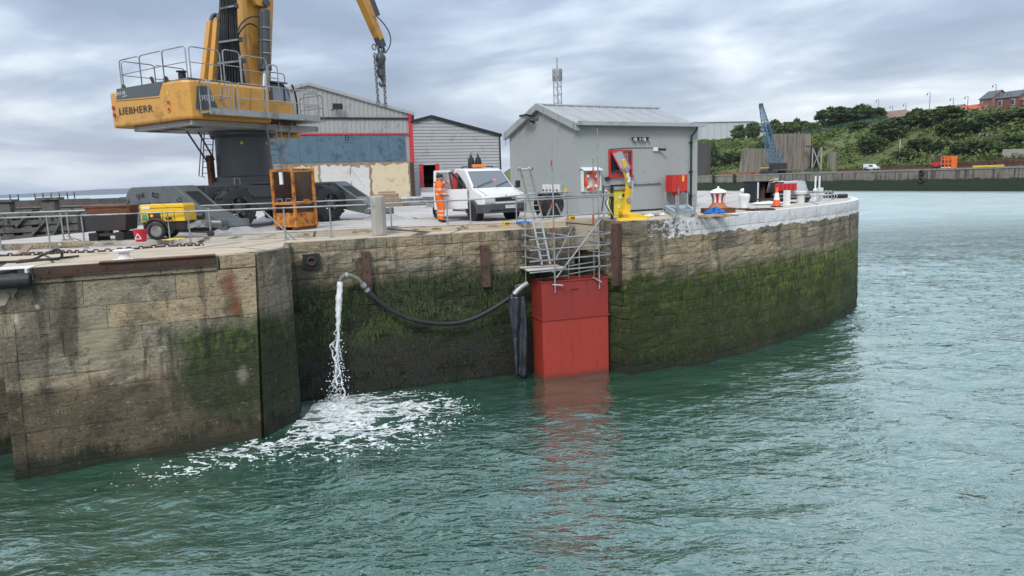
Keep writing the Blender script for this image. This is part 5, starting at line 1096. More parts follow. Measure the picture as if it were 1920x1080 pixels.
for k in range(4):
    f0, f1 = k / 4 + .01, (k + 1) / 4 - .01; q = [cA.lerp(cD, f0), cB.lerp(cC, f0), cB.lerp(cC, f1), cA.lerp(cD, f1)]
    MB().hexa([V(p.x, p.y, 0) for p in q] + [V(p.x, p.y, .04) for p in q]).out('board', mt['plaster2'] if k % 2 else mt['wood'], bd)
# ladder through the scaffold
def alu_ladder(name, label, a, b, w, n, side):
    a, b = Vector(a), Vector(b); L_ = thing(name, label, 'ladder', a); d = b - a; s = Vector(side).normalized() * w / 2
    for q in (-1, 1): MB().bar(s * q, d + s * q, .028, .07, (s * q)).out('stile', mt['alu'], L_)
    for k in range(n): p = d * ((k + .6) / n); MB().cyl(p - s, p + s, .014, 6).out('rung', mt['alu'], L_)
    return L_
sd_ = CFm.ex
alu_ladder('ladder', 'aluminium ladder slanting down through the scaffold to the boards', CFm.w(*CFm.Y(1024, 496, .75)), CFm.w(*CFm.Y(1004, 400, 1.1)), .3, 9, sd_)
l2 = alu_ladder('ladder', 'folded aluminium access ladder standing beside the van front', G(1010, 411, 0), AY(983, 314, 24.2), .34, 9, (1, .3, 0))
for k in (0, 1):
    d = (AY(983, 314, 24.2) - G(1010, 411, 0)); MB().cyl(d * (.97 - .45 * k) + V(-.22, -.05, 0), d * (.97 - .45 * k) + V(.26, .05, 0), .03, 8).out('stabiliser_bar', mt['alu'], l2)
    for s in (-.22, .26): MB().cyl(d * (.97 - .45 * k) + V(s - .02, 0, 0), d * (.97 - .45 * k) + V(s + .02, 0, 0), .05, 8).out('rubber_end', mt['black'], l2)
# cable drum
cdz = G(1031, 409, 0); dr = thing('cable_drum', 'black cable drum behind the scaffold in front of the hut gable', 'drum', cdz + V(0, .5, 0), .55)
R90 = Matrix.Rotation(math.radians(90), 3, 'X')
for yy in (-.3, .3): MB().cyl((0, yy - .03, .5), (0, yy + .03, .5), .5, 28).out('flange', mt['black'], dr, 40)
MB().lathe([(.36, -.27), (.40, -.2), (.4, .2), (.36, .27)], 24, (0, 0, .5), R90).out('cable', mt['darkrust'], dr, 40)
for s in (-.38, .38): MB().bar((s, -.36, 0), (s * .2, -.36, .55), .06, .06).bar((s, .36, 0), (s * .2, .36, .55), .06, .06).out('stand_leg', mt['galv'], dr)
# small yellow boxes and litter on the edge
def lamp_box(label, p, s=.2):
    b = thing('site_lamp', label, 'lamp', p, .4); MB().bb(-s / 2, s / 2, -s * .4, s * .4, 0, s * .8).out('body', mt['yellow'], b, None, .015); MB().cyl((-s * .2, -s * .4, s * .45), (-s * .2, -s * .46, s * .45), s * .16, 10).cyl((s * .22, -s * .4, s * .45), (s * .22, -s * .46, s * .45), s * .16, 10).out('lens', mt['dark'], b); MB().tube(arc3((-s * .4, 0, s * .8), (0, 0, s * 1.4), (s * .4, 0, s * .8), 8), .012, 5).out('handle', mt['dark'], b)
lamp_box('small yellow box lamp on the kerb below the van bumper', G(949, 424, 0)); lamp_box('small yellow box lamp on the deck before the hut gable', G(1072, 413, 0), .2)
mt['bluerope'] = M('blue_rope', (.02, .17, .52), .8, 0, .3, 10)
def rope_pile(name, label, c, R, n, mat, r, seed, hz=.1, cat_='rope'):
    rg = random.Random(seed); pts = []
    for k in range(n):
        a = k * .9 + rg.uniform(-.3, .3); q = R * rg.uniform(.25, 1); pts.append(V(q * math.cos(a), q * .8 * math.sin(a), r + hz * rg.random() * (1.2 - q / R)))
    o = MB().tube(cat(pts, 4), r, 5).out(name, mat, None, 60, 0, None); o.location = c; return tag(o, label, cat_)
rope_pile('rope_pile', 'scrap of blue rope on the kerb by the scaffold', G(982, 419, .0), .28, 26, mt['bluerope'], .022, 3, .06)
# ---- van
vx, vy = -.62, 27.15; VFm = Frame((vx, vy), math.radians(-57.3))
mt['vanwhite'] = M('van_white', (.70, .71, .72), .28, 0, .03, 1, (.42, .4, .36), .15, .12, spec=.6); mt['plastic'] = M('grey_plastic', (.06, .065, .075), .55, 0, .1, 3)
van = thing('pickup_van', 'white dropside pickup van with its driver door open', 'van', (vx, vy, 0), VFm.rz)
hwid = .97; prof = [(.86, .32), (.93, .55), (.9, .86), (.78, 1.02), (.10, 1.22), (-.62, 1.93), (-.8, 2.0), (-1.55, 2.04), (-1.62, 1.9), (-1.64, .95), (-1.62, .42)]
def vsec(y, inset):
    out = []
    for x, z in prof:
        k = max(0, (z - 1.15) / .9); out.append(V(x - (.07 if abs(y) > .8 and x > .7 else 0), y - math.copysign(k * inset, y) if abs(y) > .5 else y, z))
    return out
mb = MB(); secs = [vsec(y, .17) for y in (-hwid, -.72, 0, .72, hwid)]; n = len(prof); vs = [p for s in secs for p in s]
fs = [(k * n + i, k * n + (i + 1) % n, (k + 1) * n + (i + 1) % n, (k + 1) * n + i) for k in range(4) for i in range(n)] + [tuple(range(n - 1, -1, -1)), tuple(range(4 * n, 5 * n))]
mb.add(vs, fs).out('cab', mt['vanwhite'], van, 28, .035)
def vplate(name, pts, mat, par=van, th=.012):
    P = [Vector(p) for p in pts]; nn = (P[1] - P[0]).cross(P[2] - P[0]).normalized(); return MB().add([p + nn * .006 for p in P] + [p - nn * th for p in P], [tuple(range(len(P))), tuple(range(2 * len(P) - 1, len(P) - 1, -1))] + [(i, len(P) + i, len(P) + (i + 1) % len(P), (i + 1) % len(P)) for i in range(len(P))]).out(name, mat, par)
ws0, ws1 = V(.06, 0, 1.265), V(-.59, 0, 1.9)
mt['windscreen'] = glassmat('windscreen_glass', (.16, .175, .185), .08)
wsn = V(.70, 0, .71)
wsp = vplate('windscreen', [ws0 + V(0, -.86, 0) + wsn * .014, ws0 + V(0, .86, 0) + wsn * .014, ws1 + V(0, .76, 0) + wsn * .014, ws1 + V(0, -.76, 0) + wsn * .014], mt['windscreen'])
for a, b in (((.08, -.75, 1.29), (-.12, .05, 1.5)), ((.08, .1, 1.29), (-.1, .75, 1.47))): MB().tube([V(*a) + wsn * .03, V(*b) + wsn * .03], .014, 5).out('wiper', mt['dark'], van)
mt['pink'] = M('pink_helmet', (.62, .16, .2), .5); MB().ico((-.28, .25, 1.46), .13, 2).xf(Matrix.Translation(wsn * .03) ).out('hard_hat', mt['pink'], van, 60)
for s in (-1, 1):
    vplate('headlamp', [V(.955, s * .5, .68), V(.91, s * .9, .72), V(.875, s * .89, .90), V(.94, s * .5, .86)] if s > 0 else [V(.91, -.9, .72), V(.955, -.5, .68), V(.94, -.5, .86), V(.875, -.89, .9)], mt['lens'])
MB().bb(.885, .935, -.46, .46, .74, .87).out('grille', mt['dark'], van, None, .01); MB().bb(.88, .945, -.5, .5, .875, .905).out('grille_bar', mt['vanwhite'], van, None, .01)
MB().prism([(-hwid - .01, 0), (-.7, .11), (.7, .11), (hwid + .01, 0), (hwid, -.5), (-hwid, -.5)], lambda a, b: (.87 + b, a, .30), lambda a, b: (.87 + b, a, .66)).out('bumper', mt['plastic'], van, None, .04)
MB().bb(.985, .995, -.06, .44, .47, .585).out('number_plate', mt['white'], van); text_fit('plate_text', 'NX55 EJF', mt['ltxt'], van, (.997, .0, .49), (.997, .42, .49), .075, (1, 0, 0), ext=.001)
MB().bb(.972, .99, -.75, .75, .37, .43).out('lower_intake', mt['dark'], van)
for s in (-1, 1):
    vplate('side_window', ([V(-.55, s * .9, 1.27), V(-1.5, s * .9, 1.27), V(-1.5, s * .825, 1.88), V(-.72, s * .825, 1.88)] if s > 0 else [V(-1.5, -.9, 1.27), V(-.55, -.9, 1.27), V(-.72, -.825, 1.88), V(-1.5, -.825, 1.88)]), mt['glass'])
MB().bb(-1.5, -.32, -hwid + .02, -hwid - .004, .5, 1.9).out('door_opening', mt['dark'], van) if False else None
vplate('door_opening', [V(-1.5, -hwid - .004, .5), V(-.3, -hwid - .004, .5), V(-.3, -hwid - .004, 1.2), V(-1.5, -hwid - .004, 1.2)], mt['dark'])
def wheel(x, y, r=.33, w=.22, par=van):
    s = -1 if y < 0 else 1
    wh = MB().lathe([(.2, -w / 2), (r - .04, -w / 2), (r, -w * .3), (r, w * .3), (r - .04, w / 2), (.2, w / 2)], 28, (x, y, r), R90, cap=False).out('wheel', mt['tyre'], par, 40)
    MB().lathe([(.205, -w * .4), (.2, -.02), (.08, .0), (.0, .0)] if s < 0 else [(.205, w * .4), (.2, .02), (.08, 0), (0, 0)], 20, (x, y + s * .06, r), R90, cap=False).out('rim', mt['galv'], wh, 40)
    return wh
for x in (0, -3.15):
    for y in (-.84, .84): wheel(x, y)
for s in (-1, 1): MB().torus((0, s * (hwid - .02), .34), .42, .07, Mx, 16, 6, -.1, math.pi + .1).out('wheel_arch', mt['plastic'], van, 40); MB().cyl((0, s * (hwid - .3), .36), (0, s * (hwid + .006), .36), .40, 24).out('arch_well', mt['dark'], van)
# bed
MB().bb(-4.35, -1.75, -.98, .98, .84, .92).out('bed_floor', mt['galv'], van); MB().bb(-4.2, -1.6, -.35, .35, .5, .835).out('chassis', mt['dark'], van)
for s in (-1, 1):
    for k in range(2): MB().bb(-4.35, -1.78, s * 1.0 - .015, s * 1.0 + .015, .93 + k * .2, 1.12 + k * .2).out('dropside_plank', mt['under'] if k else mt['vanwhite'], van)
MB().bb(-4.4, -4.36, -1.0, 1.0, .93, 1.32).out('tailboard', mt['under'], van); MB().bb(-1.78, -1.72, -1.0, 1.0, .93, 1.95).out('headboard', mt['under'], van)
MB().bb(-3.9, -2.0, -1.03, -1.0, .5, .8).out('side_skirt', mt['under'], van); MB().bb(-3.65, -2.65, -1.06, -.66, .70, .76).out('mudguard', mt['black'], van)
MB().bb(-1.62, -.32, -.95, -.93, .36, .46).out('sill', mt['plastic'], van)
MB().cyl((-1.1, -.7, 2.1), (-1.1, .7, 2.1), .022, 6).cyl((-1.1, -.7, 2.0), (-1.1, -.7, 2.1), .02, 6).cyl((-1.1, .7, 2.0), (-1.1, .7, 2.1), .02, 6).out('roof_bar', mt['dark'], van)
mt['amber'] = M('amber_lens', (.8, .22, .02), .3); MB().bb(-1.18, -1.0, -.25, .35, 2.06, 2.18).out('light_bar', mt['amber'], van, None, .03)
MB().bar((.80, -.86, .985), (.80, .86, .985), .012, .012).out('bonnet_seam', mt['dark'], van)
for s in (-1, 1): MB().bar((.74, s * .80, 1.035), (.13, s * .80, 1.205), .012, .012).out('bonnet_seam', mt['dark'], van); MB().bb(-1.6, -.45, s * .975 - .012, s * .975 + .012, .60, .68).out('side_moulding', mt['plastic'], van); MB().cyl((.2, s * 1.0, 1.3), (.15, s * .9, 1.27), .02, 6).out('mirror_stem', mt['black'], van)
MB().box((.16, 1.07, 1.36), (.1, .2, .28)).out('door_mirror', mt['black'], van, None, .03)
MB().cyl((.947, .0, .93), (.955, .0, .93), .05, 14).out('badge', mt['lens'], van, 40)
# open door, hinged at the front pillar
dd = V(-.54, -.84, 0).normalized(); dh = V(-.28, -.985, 0); dp = lambda s, z: dh + dd * s + V(0, 0, z); dn = V(dd.y, -dd.x, 0) * .03
def dbar(pts, name, mat, par, t=1.0): P = [dp(*q) for q in pts]; return MB().add([p + dn * t for p in P] + [p - dn * t for p in P], [tuple(range(len(P))), tuple(range(2 * len(P) - 1, len(P) - 1, -1))] + [(i, len(P) + i, len(P) + (i + 1) % len(P), (i + 1) % len(P)) for i in range(len(P))]).out(name, mat, par)
door = dbar([(0, .48), (1.3, .48), (1.3, 1.24), (0, 1.24)], 'door', mt['vanwhite'], van)
dbar([(1.2, 1.243), (1.3, 1.243), (1.26, 1.97), (1.16, 1.97)], 'window_frame', mt['vanwhite'], door); dbar([(.62, 1.9), (1.155, 1.9), (1.155, 1.97), (.6, 1.97)], 'window_frame', mt['vanwhite'], door); dbar([(0, 1.243), (.12, 1.243), (.66, 1.895), (.56, 1.9)], 'window_frame', mt['dark'], door); dbar([(.55, 1.243), (.6, 1.243), (.69, 1.895), (.64, 1.895)], 'window_frame', mt['dark'], door)
t = NT('clear_door_glass'); t.b.inputs['Transmission Weight'].default_value = .0; gt = t.n('ShaderNodeBsdfTransparent'); mxs = t.n('ShaderNodeMixShader'); mxs.inputs[0].default_value = .25; t.L.new(gt.outputs[0], mxs.inputs[1]); t.L.new(t.b.outputs[0], mxs.inputs[2]); t.L.new(mxs.outputs[0], t.o.inputs[0]); mt['clear'] = t.fin((.2, .22, .23), .05)
dbar([(.70, 1.26), (1.19, 1.26), (1.16, 1.89), (.76, 1.89)], 'pane', mt['clear'], door, .1)
MB().box(dp(.28, 1.38) + dn * 3, (.1, .22, .3)).out('mirror', mt['black'], door, None, .03); MB().box(dp(1.22, 1.1) + dn * 1.2, (.12, .06, .04)).out('handle', mt['black'], door)
mt['seat'] = M('red_cover', (.45, .04, .04), .8); MB().bb(-1.45, -1.0, -1.02, -.985, 1.22, 1.85).out('red_jacket', mt['seat'], van, None, .04)
# load: gas cylinder, lifebuoy
gc = thing('gas_cylinders', 'dark gas cylinders with pale valves strapped behind the van cab', 'cylinders', VFm.w(-2.05, .25, .925), VFm.rz); gc.scale = (1.25, 1.25, 1.22)
for k, (x, y) in enumerate(((0, 0), (.05, .24), (-.2, .12))): MB().lathe([(.105, 0), (.11, .05), (.11, 1.15), (.08, 1.27), (.03, 1.32), (.03, 1.42)], 16, (x, y, 0)).out('cylinder', mt['dark'], gc, 40); MB().cyl((x - .06, y, 1.38), (x + .06, y, 1.38), .03, 8).cyl((x, y, 1.36), (x, y, 1.5), .02, 6).out('valve', mt['galv'], gc)
lifebuoy('red and white lifebuoy lying against the van load by the man', VFm.w(-2.4, -.85, 1.36), VFm.rz, .26, Matrix.Rotation(.9, 3, 'X'))
# ---- person
def person(label, p, rz):
    verts = [(0, 0, .95), (0, 0, 1.12), (0, 0, 1.33), (.02, 0, 1.47), (.03, 0, 1.53), (.05, 0, 1.60), (.06, 0, 1.68), (.06, 0, 1.76),   # pelvis..head
             (-.02, .10, .90), (.02, .11, .50), (-.03, .11, .10), (.14, .12, .04),                 # left leg, foot
             (.0, -.10, .90), (.08, -.11, .51), (.02, -.12, .10), (.19, -.13, .04),                 # right leg
             (.0, .19, 1.42), (.02, .25, 1.16), (.20, .20, 1.02), (.27, .18, 1.0),                  # left arm
             (.0, -.19, 1.42), (.0, -.26, 1.15), (.18, -.22, 1.04), (.25, -.2, 1.03)]
    edges = [(0, 1), (1, 2), (2, 3), (3, 4), (4, 5), (5, 6), (6, 7), (0, 8), (8, 9), (9, 10), (10, 11), (0, 12), (12, 13), (13, 14), (14, 15), (3, 16), (16, 17), (17, 18), (18, 19), (3, 20), (20, 21), (21, 22), (22, 23)]
    rad = [.18, .19, .2, .15, .07, .085, .115, .08, .12, .095, .075, .05, .12, .095, .075, .05, .105, .085, .06, .042, .105, .085, .06, .042]
    for hi, sgn in ((19, 1), (23, -1)):                      # fingers and thumb
        base = verts[hi]
        for k in range(4):
            o0 = (base[0] + .045, base[1] + (k - 1.5) * .019, base[2] - .005); o1 = (base[0] + .085 - .006 * abs(k - 1.3), base[1] + (k - 1.5) * .021, base[2] - .035)
            i0 = len(verts); verts += [o0, o1]; edges += [(hi, i0), (i0, i0 + 1)]; rad += [.0095, .008]
        i0 = len(verts); verts += [(base[0] + .02, base[1] - sgn * .045, base[2] + .01), (base[0] + .05, base[1] - sgn * .05, base[2] - .012)]; edges += [(hi, i0), (i0, i0 + 1)]; rad += [.011, .009]
    me = bpy.data.meshes.new('person'); me.from_pydata(verts, edges, []); me.update()
    o = bpy.data.objects.new('person', me); COL.objects.link(o); o.location = p; o.rotation_euler = (0, 0, rz)
    md = o.modifiers.new('skin', 'SKIN'); md.use_smooth_shade = True
    sv = me.skin_vertices[0].data
    for i, r in enumerate(rad): sv[i].radius = (r, r)
    for i in (1, 2, 0): sv[i].radius = (rad[i] * .82, rad[i] * 1.12)
    sv[0].use_root = True
    o.modifiers.new('sub', 'SUBSURF').levels = 2; o.modifiers['sub'].render_levels = 2
    t = NT('workwear'); q = t.O(); x, y, z = t.sep(q)
    org = t.mix(t.noise(q, 9, 3, .6), (.72, .11, .008), (.88, .19, .02))
    def band(a, b): return t.ma('MULTIPLY', t.sm(z, a - .008, a), t.sm(z, b + .008, b))
    bd_ = t.ma('MAXIMUM', t.ma('MAXIMUM', band(1.06, 1.11), band(1.24, 1.29)), t.ma('MAXIMUM', band(.42, .47), band(.27, .32)))
    c = t.mix(t.ma('MULTIPLY', bd_, .8), org, (.55, .55, .52))
    c = t.mix(t.sm(z, .14, .10), c, (.015, .014, .014))
    hand = t.ma('MULTIPLY', t.sm(x, .20, .215), t.sm(z, .9, .93)); c = t.mix(hand, c, (.42, .22, .15))
    c = t.mix(t.sm(z, 1.535, 1.545), c, (.45, .24, .165)); me.materials.append(t.fin(c, .8))
    hr = MB().ico((.04, 0, 1.755), .125, 2, (1.0, .95, .75)).out('hair', M('dark_hair', (.03, .022, .018), .8), o, 60)
    fc = MB().ico((.172, 0, 1.665), .028, 1, (1, .7, 1.3)).out('nose', M('skin', (.45, .24, .165), .6), o, 60)
    for s in (-1, 1): MB().ico((.152, s * .035, 1.70), .014, 1).out('eye', mt['dark'], o); MB().ico((.055, s * .115, 1.67), .03, 1, (.7, .4, 1.2)).out('ear', bpy.data.materials['skin'], o, 60)
    MB().bb(.150, .165, -.028, .028, 1.612, 1.624).out('mouth', M('lips', (.28, .1, .08), .6), o)
    MB().torus((-.03, 0, 1.5), .10, .045, Matrix.Rotation(.35, 3, 'Y'), 18, 8).out('hood', mt['orange_hv'], o, 60)
    o.scale = (1.14, 1.14, 1.0); return tag(o, label, 'person')
person('person in orange high-visibility jacket and trousers standing at the open van door', G(826, 417.5, 0) , math.radians(12))
# ---- rusty cage
cgp = G(537, 432, 0); CG = Frame((cgp.x, cgp.y), math.radians(-28)); mt['ocrust'] = M('rusted_orange_paint', (.55, .21, .03), .75, 0, .2, 3, (.12, .04, .018), .62, .35, .5, 30, dsc=5)
cg = thing('man_cage', 'rusty orange steel man-riding cage standing by the railing', 'cage', cgp, CG.rz)
cw_, cd_, chh = 1.0, 1.0, 2.18
for x in (-cw_ / 2, cw_ / 2):
    for y in (0, cd_): MB().bb(x - .045, x + .045, y - .045, y + .045, .1, chh).out('corner_post', mt['ocrust'], cg, None, .008)
for z in (.16, .95, chh - .05):
    for y in (0, cd_): MB().bb(-cw_ / 2 + .046, cw_ / 2 - .046, y - .035, y + .035, z - .04, z + .04).out('cross_bar', mt['ocrust'], cg)
    for x in (-cw_ / 2, cw_ / 2): MB().bb(x - .035, x + .035, .046, cd_ - .046, z - .04, z + .04).out('cross_bar', mt['ocrust'], cg)
MB().bb(-cw_ / 2 + .05, cw_ / 2 - .05, cd_ - .02, cd_ - .005, .2, chh - .1).out('back_panel', mt['darkrust'], cg)
MB().bb(cw_ / 2 - .02, cw_ / 2 - .005, .05, cd_ - .05, .2, .62).out('kick_panel', mt['ocrust'], cg)
MB().bb(-cw_ / 2 + .05, cw_ / 2 - .05, .005, .02, .2, .62).out('kick_panel', mt['ocrust'], cg)
MB().bb(-cw_ / 2 - .05, -cw_ / 2 + .02, .05, cd_ - .05, .2, chh - .1).out('side_panel', mt['darkrust'], cg)
MB().bb(-cw_ / 2, cw_ / 2, 0, cd_, .1, .15).bb(-cw_ / 2, -cw_ / 2 + .2, 0, cd_, 0, .098).bb(cw_ / 2 - .2, cw_ / 2, 0, cd_, 0, .098).out('floor', mt['rust'], cg)
for x in (-.25, .2): MB().tube([(x - .14, .03, .98), (x - .12, .03, 1.12), (x + .12, .03, 1.12), (x + .14, .03, .98)], .015, 6).out('hand_grip', mt['galv'], cg)
MB().bb(-.12, .02, -.02, .03, chh - .55, chh - .12).out('notice_plate', mt['white'], cg); MB().bb(cw_ / 2 + .04, cw_ / 2 + .22, .4, .5, .95, 1.08).out('hook_bracket', mt['ocrust'], cg)
# ---- compressor
q0, q1 = G(262, 446, 0), G(345, 442, 0); cpp = G(293, 449.5, 0); CPm = Frame((cpp.x, cpp.y), math.radians(4))
cm = thing('compressor', 'yellow towable air compressor with black wheel parked by the railing', 'compressor', cpp, CPm.rz)
xa, xb, z0, z1 = CPm.Y(262, 400, 0).x, CPm.Y(345, 400, 0).x, CPm.Y(300, 416, 0).z, CPm.Y(300, 383, 0).z
MB().prism([(xa, z0), (xb, z0), (xb, z1 - .06), (xb - .06, z1), (xa + .03, z1), (xa, z1 - .03)], lambda a, b: (a, .02, b), lambda a, b: (a, 1.0, b)).out('canopy', mt['yellow'], cm, None, .02)
MB().bb(xa + .02, xb - .02, .08, .95, z0 - .28, z0 - .003).out('chassis', mt['black'], cm, None, .02)
zc = lerp(z0, z1, .56)
MB().bb(xa + .25, xa + .62, -.0, .018, z0 + .08, z0 + .3).out('control_recess', mt['darkrust'], cm); MB().cyl((xa + .36, -.012, z0 + .2), (xa + .36, .0, z0 + .2), .05, 12).out('gauge', mt['yellow'], cm)
MB().bb(xa + .05, xa + .2, .005, .018, z0 + .05, z0 + .25).out('green_label', M('green_label', (.06, .3, .16), .5), cm); MB().bb(xa + .06, xa + .32, .008, .018, z1 - .14, z1 - .06).out('white_label', mt['white'], cm); MB().bb(xa + .3, xa + .62, .008, .018, z1 - .36, z1 - .29).out('red_label', mt['red'], cm)
MB().bb(xa + .78, xa + .95, -.004, .018, z0 + .06, z0 + .14).out('latch', mt['black'], cm)
for x in (xa + .68, xb - .32): MB().bb(x, x + .012, .012, .0185, z0 + .02, z1 - .22).out('door_seam', mt['darkrust'], cm)
MB().bb(xa + .02, xb - .02, .013, .0188, zc + .12, zc + .135).out('lid_seam', mt['darkrust'], cm)
for y in (-.02, 1.02): wheel(.05, y, .29, .2, cm); MB().torus((.05, y, .3), .35, .05, Mx, 16, 6, .15, math.pi - .15).out('mudguard', mt['black'], cm, 40)
MB().tube([(xb - .05, .5, .42), (xb + .35, .5, .5), (xb + .95, .5, .46)], .05, 8).out('drawbar', mt['under'], cm, 50); MB().hexa([(xb - .02, .2, .3), (xb + .5, .42, .42), (xb + .5, .58, .42), (xb - .02, .8, .3), (xb - .02, .2, .45), (xb + .5, .42, .5), (xb + .5, .58, .5), (xb - .02, .8, .45)]).out('drawbar_frame', mt['under'], cm)
MB().cyl((xb + .62, .42, .12), (xb + .62, .42, .95), .03, 8).out('jockey_leg', mt['galv'], cm); MB().lathe([(.05, -.04), (.11, -.03), (.11, .03), (.05, .04)], 14, (xb + .62, .42, .11), R90).out('jockey_wheel', mt['tyre'], cm, 40)
MB().cyl((xb + .3, .3, .7), (xb + .5, .3, .7), .12, 14).out('hose_reel', mt['black'], cm, 40)
rope_pile('air_line', 'yellow air hose coiled on the deck beside the compressor wheel', G(328, 450, 0), .42, 24, M('yellow_hose', (.62, .5, .1), .6), .018, 7, .04, 'hose')
bk = G(265, 453, 0); bu = thing('fire_bucket', 'red plastic bucket with a white triangle standing by the compressor', 'bucket', bk, .1)
mt['redbk'] = M('red_plastic', (.62, .02, .05), .4); MB().lathe([(.145, 0), (.205, .37), (.215, .38), (.195, .38), (.135, .02)], 20).out('pail', mt['redbk'], bu, 40)
a_ = [V(-.09, -.2, .1), V(.09, -.2, .1), V(0, -.205, .26)]
for i in range(3): MB().bar(a_[i], a_[(i + 1) % 3], .02, .02).out('triangle_mark', mt['white'], bu)
# ---- tipping skip
sp0 = G(200, 452, 0); SKm = Frame((sp0.x, sp0.y), .06); sk_ = thing('tipping_skip', 'dark rusty tipping skip on a low steel base behind the railing', 'skip', sp0, SKm.rz)
xa, xb = SKm.Y(152, 410, 0).x, SKm.Y(238, 410, 0).x; zt_, zm, zl = SKm.Y(200, 386, 0).z, SKm.Y(200, 401, 0).z, SKm.Y(200, 433, 0).z
mt['skipdark'] = M('sooty_steel', (.02, .018, .02), .6, 0, .3, 3, (.06, .03, .02), .3, .3)
mb = MB()
def trap(za, zb, ia, ib, ya, yb): return [(xa + ia, ya, za), (xb - ia, ya, za), (xb - ia, yb, za), (xa + ia, yb, za), (xa + ib, ya - .0, zb), (xb - ib, ya, zb), (xb - ib, yb, zb), (xa + ib, yb, zb)]
MB().hexa(trap(zl, zm, .1, .03, .05, .85)).out('body', mt['skipdark'], sk_, None, .01); MB().hexa(trap(zm + .002, zt_, .03, .0, .25, .9)).out('back_plate', mt['rust'], sk_, None, .01)
MB().bb(xa - .03, xb + .03, .22, .25, zt_ - .05, zt_).out('top_rim', mt['rust'], sk_)
for x in (xa + .35, xb - .35): MB().bb(x - .05, x + .05, .2, .75, .28, zl - .003).out('support', mt['black'], sk_)
MB().bb((xa + xb) / 2 - .09, (xa + xb) / 2 + .09, .1, .3, .2, zl).out('latch_post', mt['black'], sk_)
for x in (xa + .3, xb - .3): MB().bb(x - .14, x + .14, .0, .8, .0, .27).out('fork_pocket', mt['black'], sk_, None, .01)
MB().bb(xa + .45, xb - .45, .05, .12, .16, .25).out('cross_bar', mt['darkrust'], sk_)
# ---- chain, hoses, plank and bollard on the ledge
cpts = [G(a, b, LZ + .03) for a, b in ((-40, 480), (30, 478), (80, 476), (120, 473), (165, 472), (230, 468), (300, 462), (380, 459))]
cc = cat(cpts, 3); mb = MB()
for a, b in zip(cc[:-1], cc[1:]): 
    m_ = chain_mesh(a, b, .15, .022, .045); mb.add(m_.v, m_.f)
tag(mb.out('mooring_chain', mt['darkrust'], None, 60), 'heavy rusty mooring chain lying along the ledge at lower left', 'chain')
hp_ = [G(-60, 492, LZ + .03), G(20, 491, LZ + .03), G(60, 487, LZ + .05), G(80, 478, LZ + .1), G(95, 472, LZ + .28), G(108, 468, LZ + .3), G(116, 475, LZ + .15), G(110, 485, LZ + .04), G(70, 487, LZ + .03), G(35, 489, LZ + .03)]
tag(MB().tube(cat(hp_, 6), .035, 8).out('black_hose', mt['black'], None, 60), 'black rubber hose looping up off the ledge at lower left', 'hose')
tag(MB().tube(cat([G(30, 492, LZ + .03), G(80, 487, LZ + .03), G(120, 483, LZ + .03), G(148, 480, LZ + .05)], 4), .03, 8).out('steel_bar', mt['darkrust'], None, 60), 'thin dark steel bar lying along the ledge edge near the white bitt', 'bar')
a, b = G(38, 478, LZ + .02), G(54, 461, .02); tag(MB().bar(a, b, .22, .05).out('plank', mt['wood'], None, None, 0), 'pale timber plank propped against the kerb at lower left', 'plank')
bt = thing('mooring_bitt', 'low white cast mooring bitt on the ledge edge', 'bollard', G(234, 487, LZ), .4); bt.scale = (.72, .72, .72)
MB().lathe([(.30, 0), (.30, .04), (.16, .06), (.13, .2), (.14, .26)], 16, (0, 0, 0), Matrix.Diagonal((1.3, .8, 1))).out('base', mt['white'], bt, 40); MB().lathe([(.14, .262), (.27, .29), (.28, .34), (.22, .37), (0, .375)], 16, (0, 0, 0), Matrix.Diagonal((1.3, .8, 1))).out('head', mt['white'], bt, 40)
# ---- pipes and timber stack by the shed
pst = G(800, 383, 0)
for k in range(3):
    a, b = G(722, 387 - k * 2, 0) + V(0, k * .35, .16), G(858, 384 - k * 2, 0) + V(0, k * .35 + 1.5, .16)
    if k == 2: a, b = (G(722, 386, 0) + V(0, .2, .46)), (G(858, 383, 0) + V(0, 1.7, .46))
    tag(MB().cyl(a, b, .16, 12).out('steel_pipe', mt['galv'], None, 40), ['long grey steel pipe at the front of the stack before the shed', 'long grey steel pipe at the back of the stack before the shed', 'long grey steel pipe lying on top of the stack before the shed'][k], 'pipe', 'pipes stacked before the shed')
ws = AY(728, 372, 47); wo_ = thing('timber_stack', 'stack of dark old timber baulks against the cream shed wall', 'timber', (ws.x, 47.2, 0), .35)
for k in range(3): MB().bb(-1.1 + .1 * k, 1.0 - .15 * k, 0, .6, .3 * k, .3 * k + .27).out('baulk', mt['wood'], wo_, None, .01)
MB().bb(-.6, .5, .1, .5, .903, 1.05).out('crate_top', mt['rope'], wo_)
# ---- yellow hydraulic unit
yp = G(1172, 411, 0); YF = Frame((yp.x, yp.y), .35); ym = thing('mooring_winch', 'yellow hydraulic mooring arm with its control cabinet in front of the hut', 'machine', yp, YF.rz)
y0, y1 = YF.Y(1152, 395, .1), YF.Y(1179, 355, .1)
MB().bb(y0.x, y1.x, .12, .62, .12, y1.z).out('cabinet', M('pale_yellow_panel', (.66, .58, .06), .5, 0, .1, 3, (.3, .25, .05), .3), ym, None, .015)
MB().bb(y0.x - .03, y1.x + .03, .05, .68, y1.z + .002, y1.z + .1).out('cabinet_lid', mt['galv'], ym)
MB().bb(y0.x - .1, y0.x - .04, .1, .2, 0, y1.z + .18).bb(y0.x - .1, y1.x - .1, .1, .2, y1.z + .12, y1.z + .18).out('hose_frame', mt['black'], ym)
for a_, b_2, w_ in ((1163, 371, .1), (1171, 366, .16), (1161, 388, .06), (1170, 376, .05)): p_ = YF.Y(a_, b_2, .1); MB().bb(p_.x - w_ / 2, p_.x + w_ / 2, .1, .118, p_.z - .04, p_.z + .05).out('control_label', mt['black'] if w_ > .12 else mt['white'], ym)
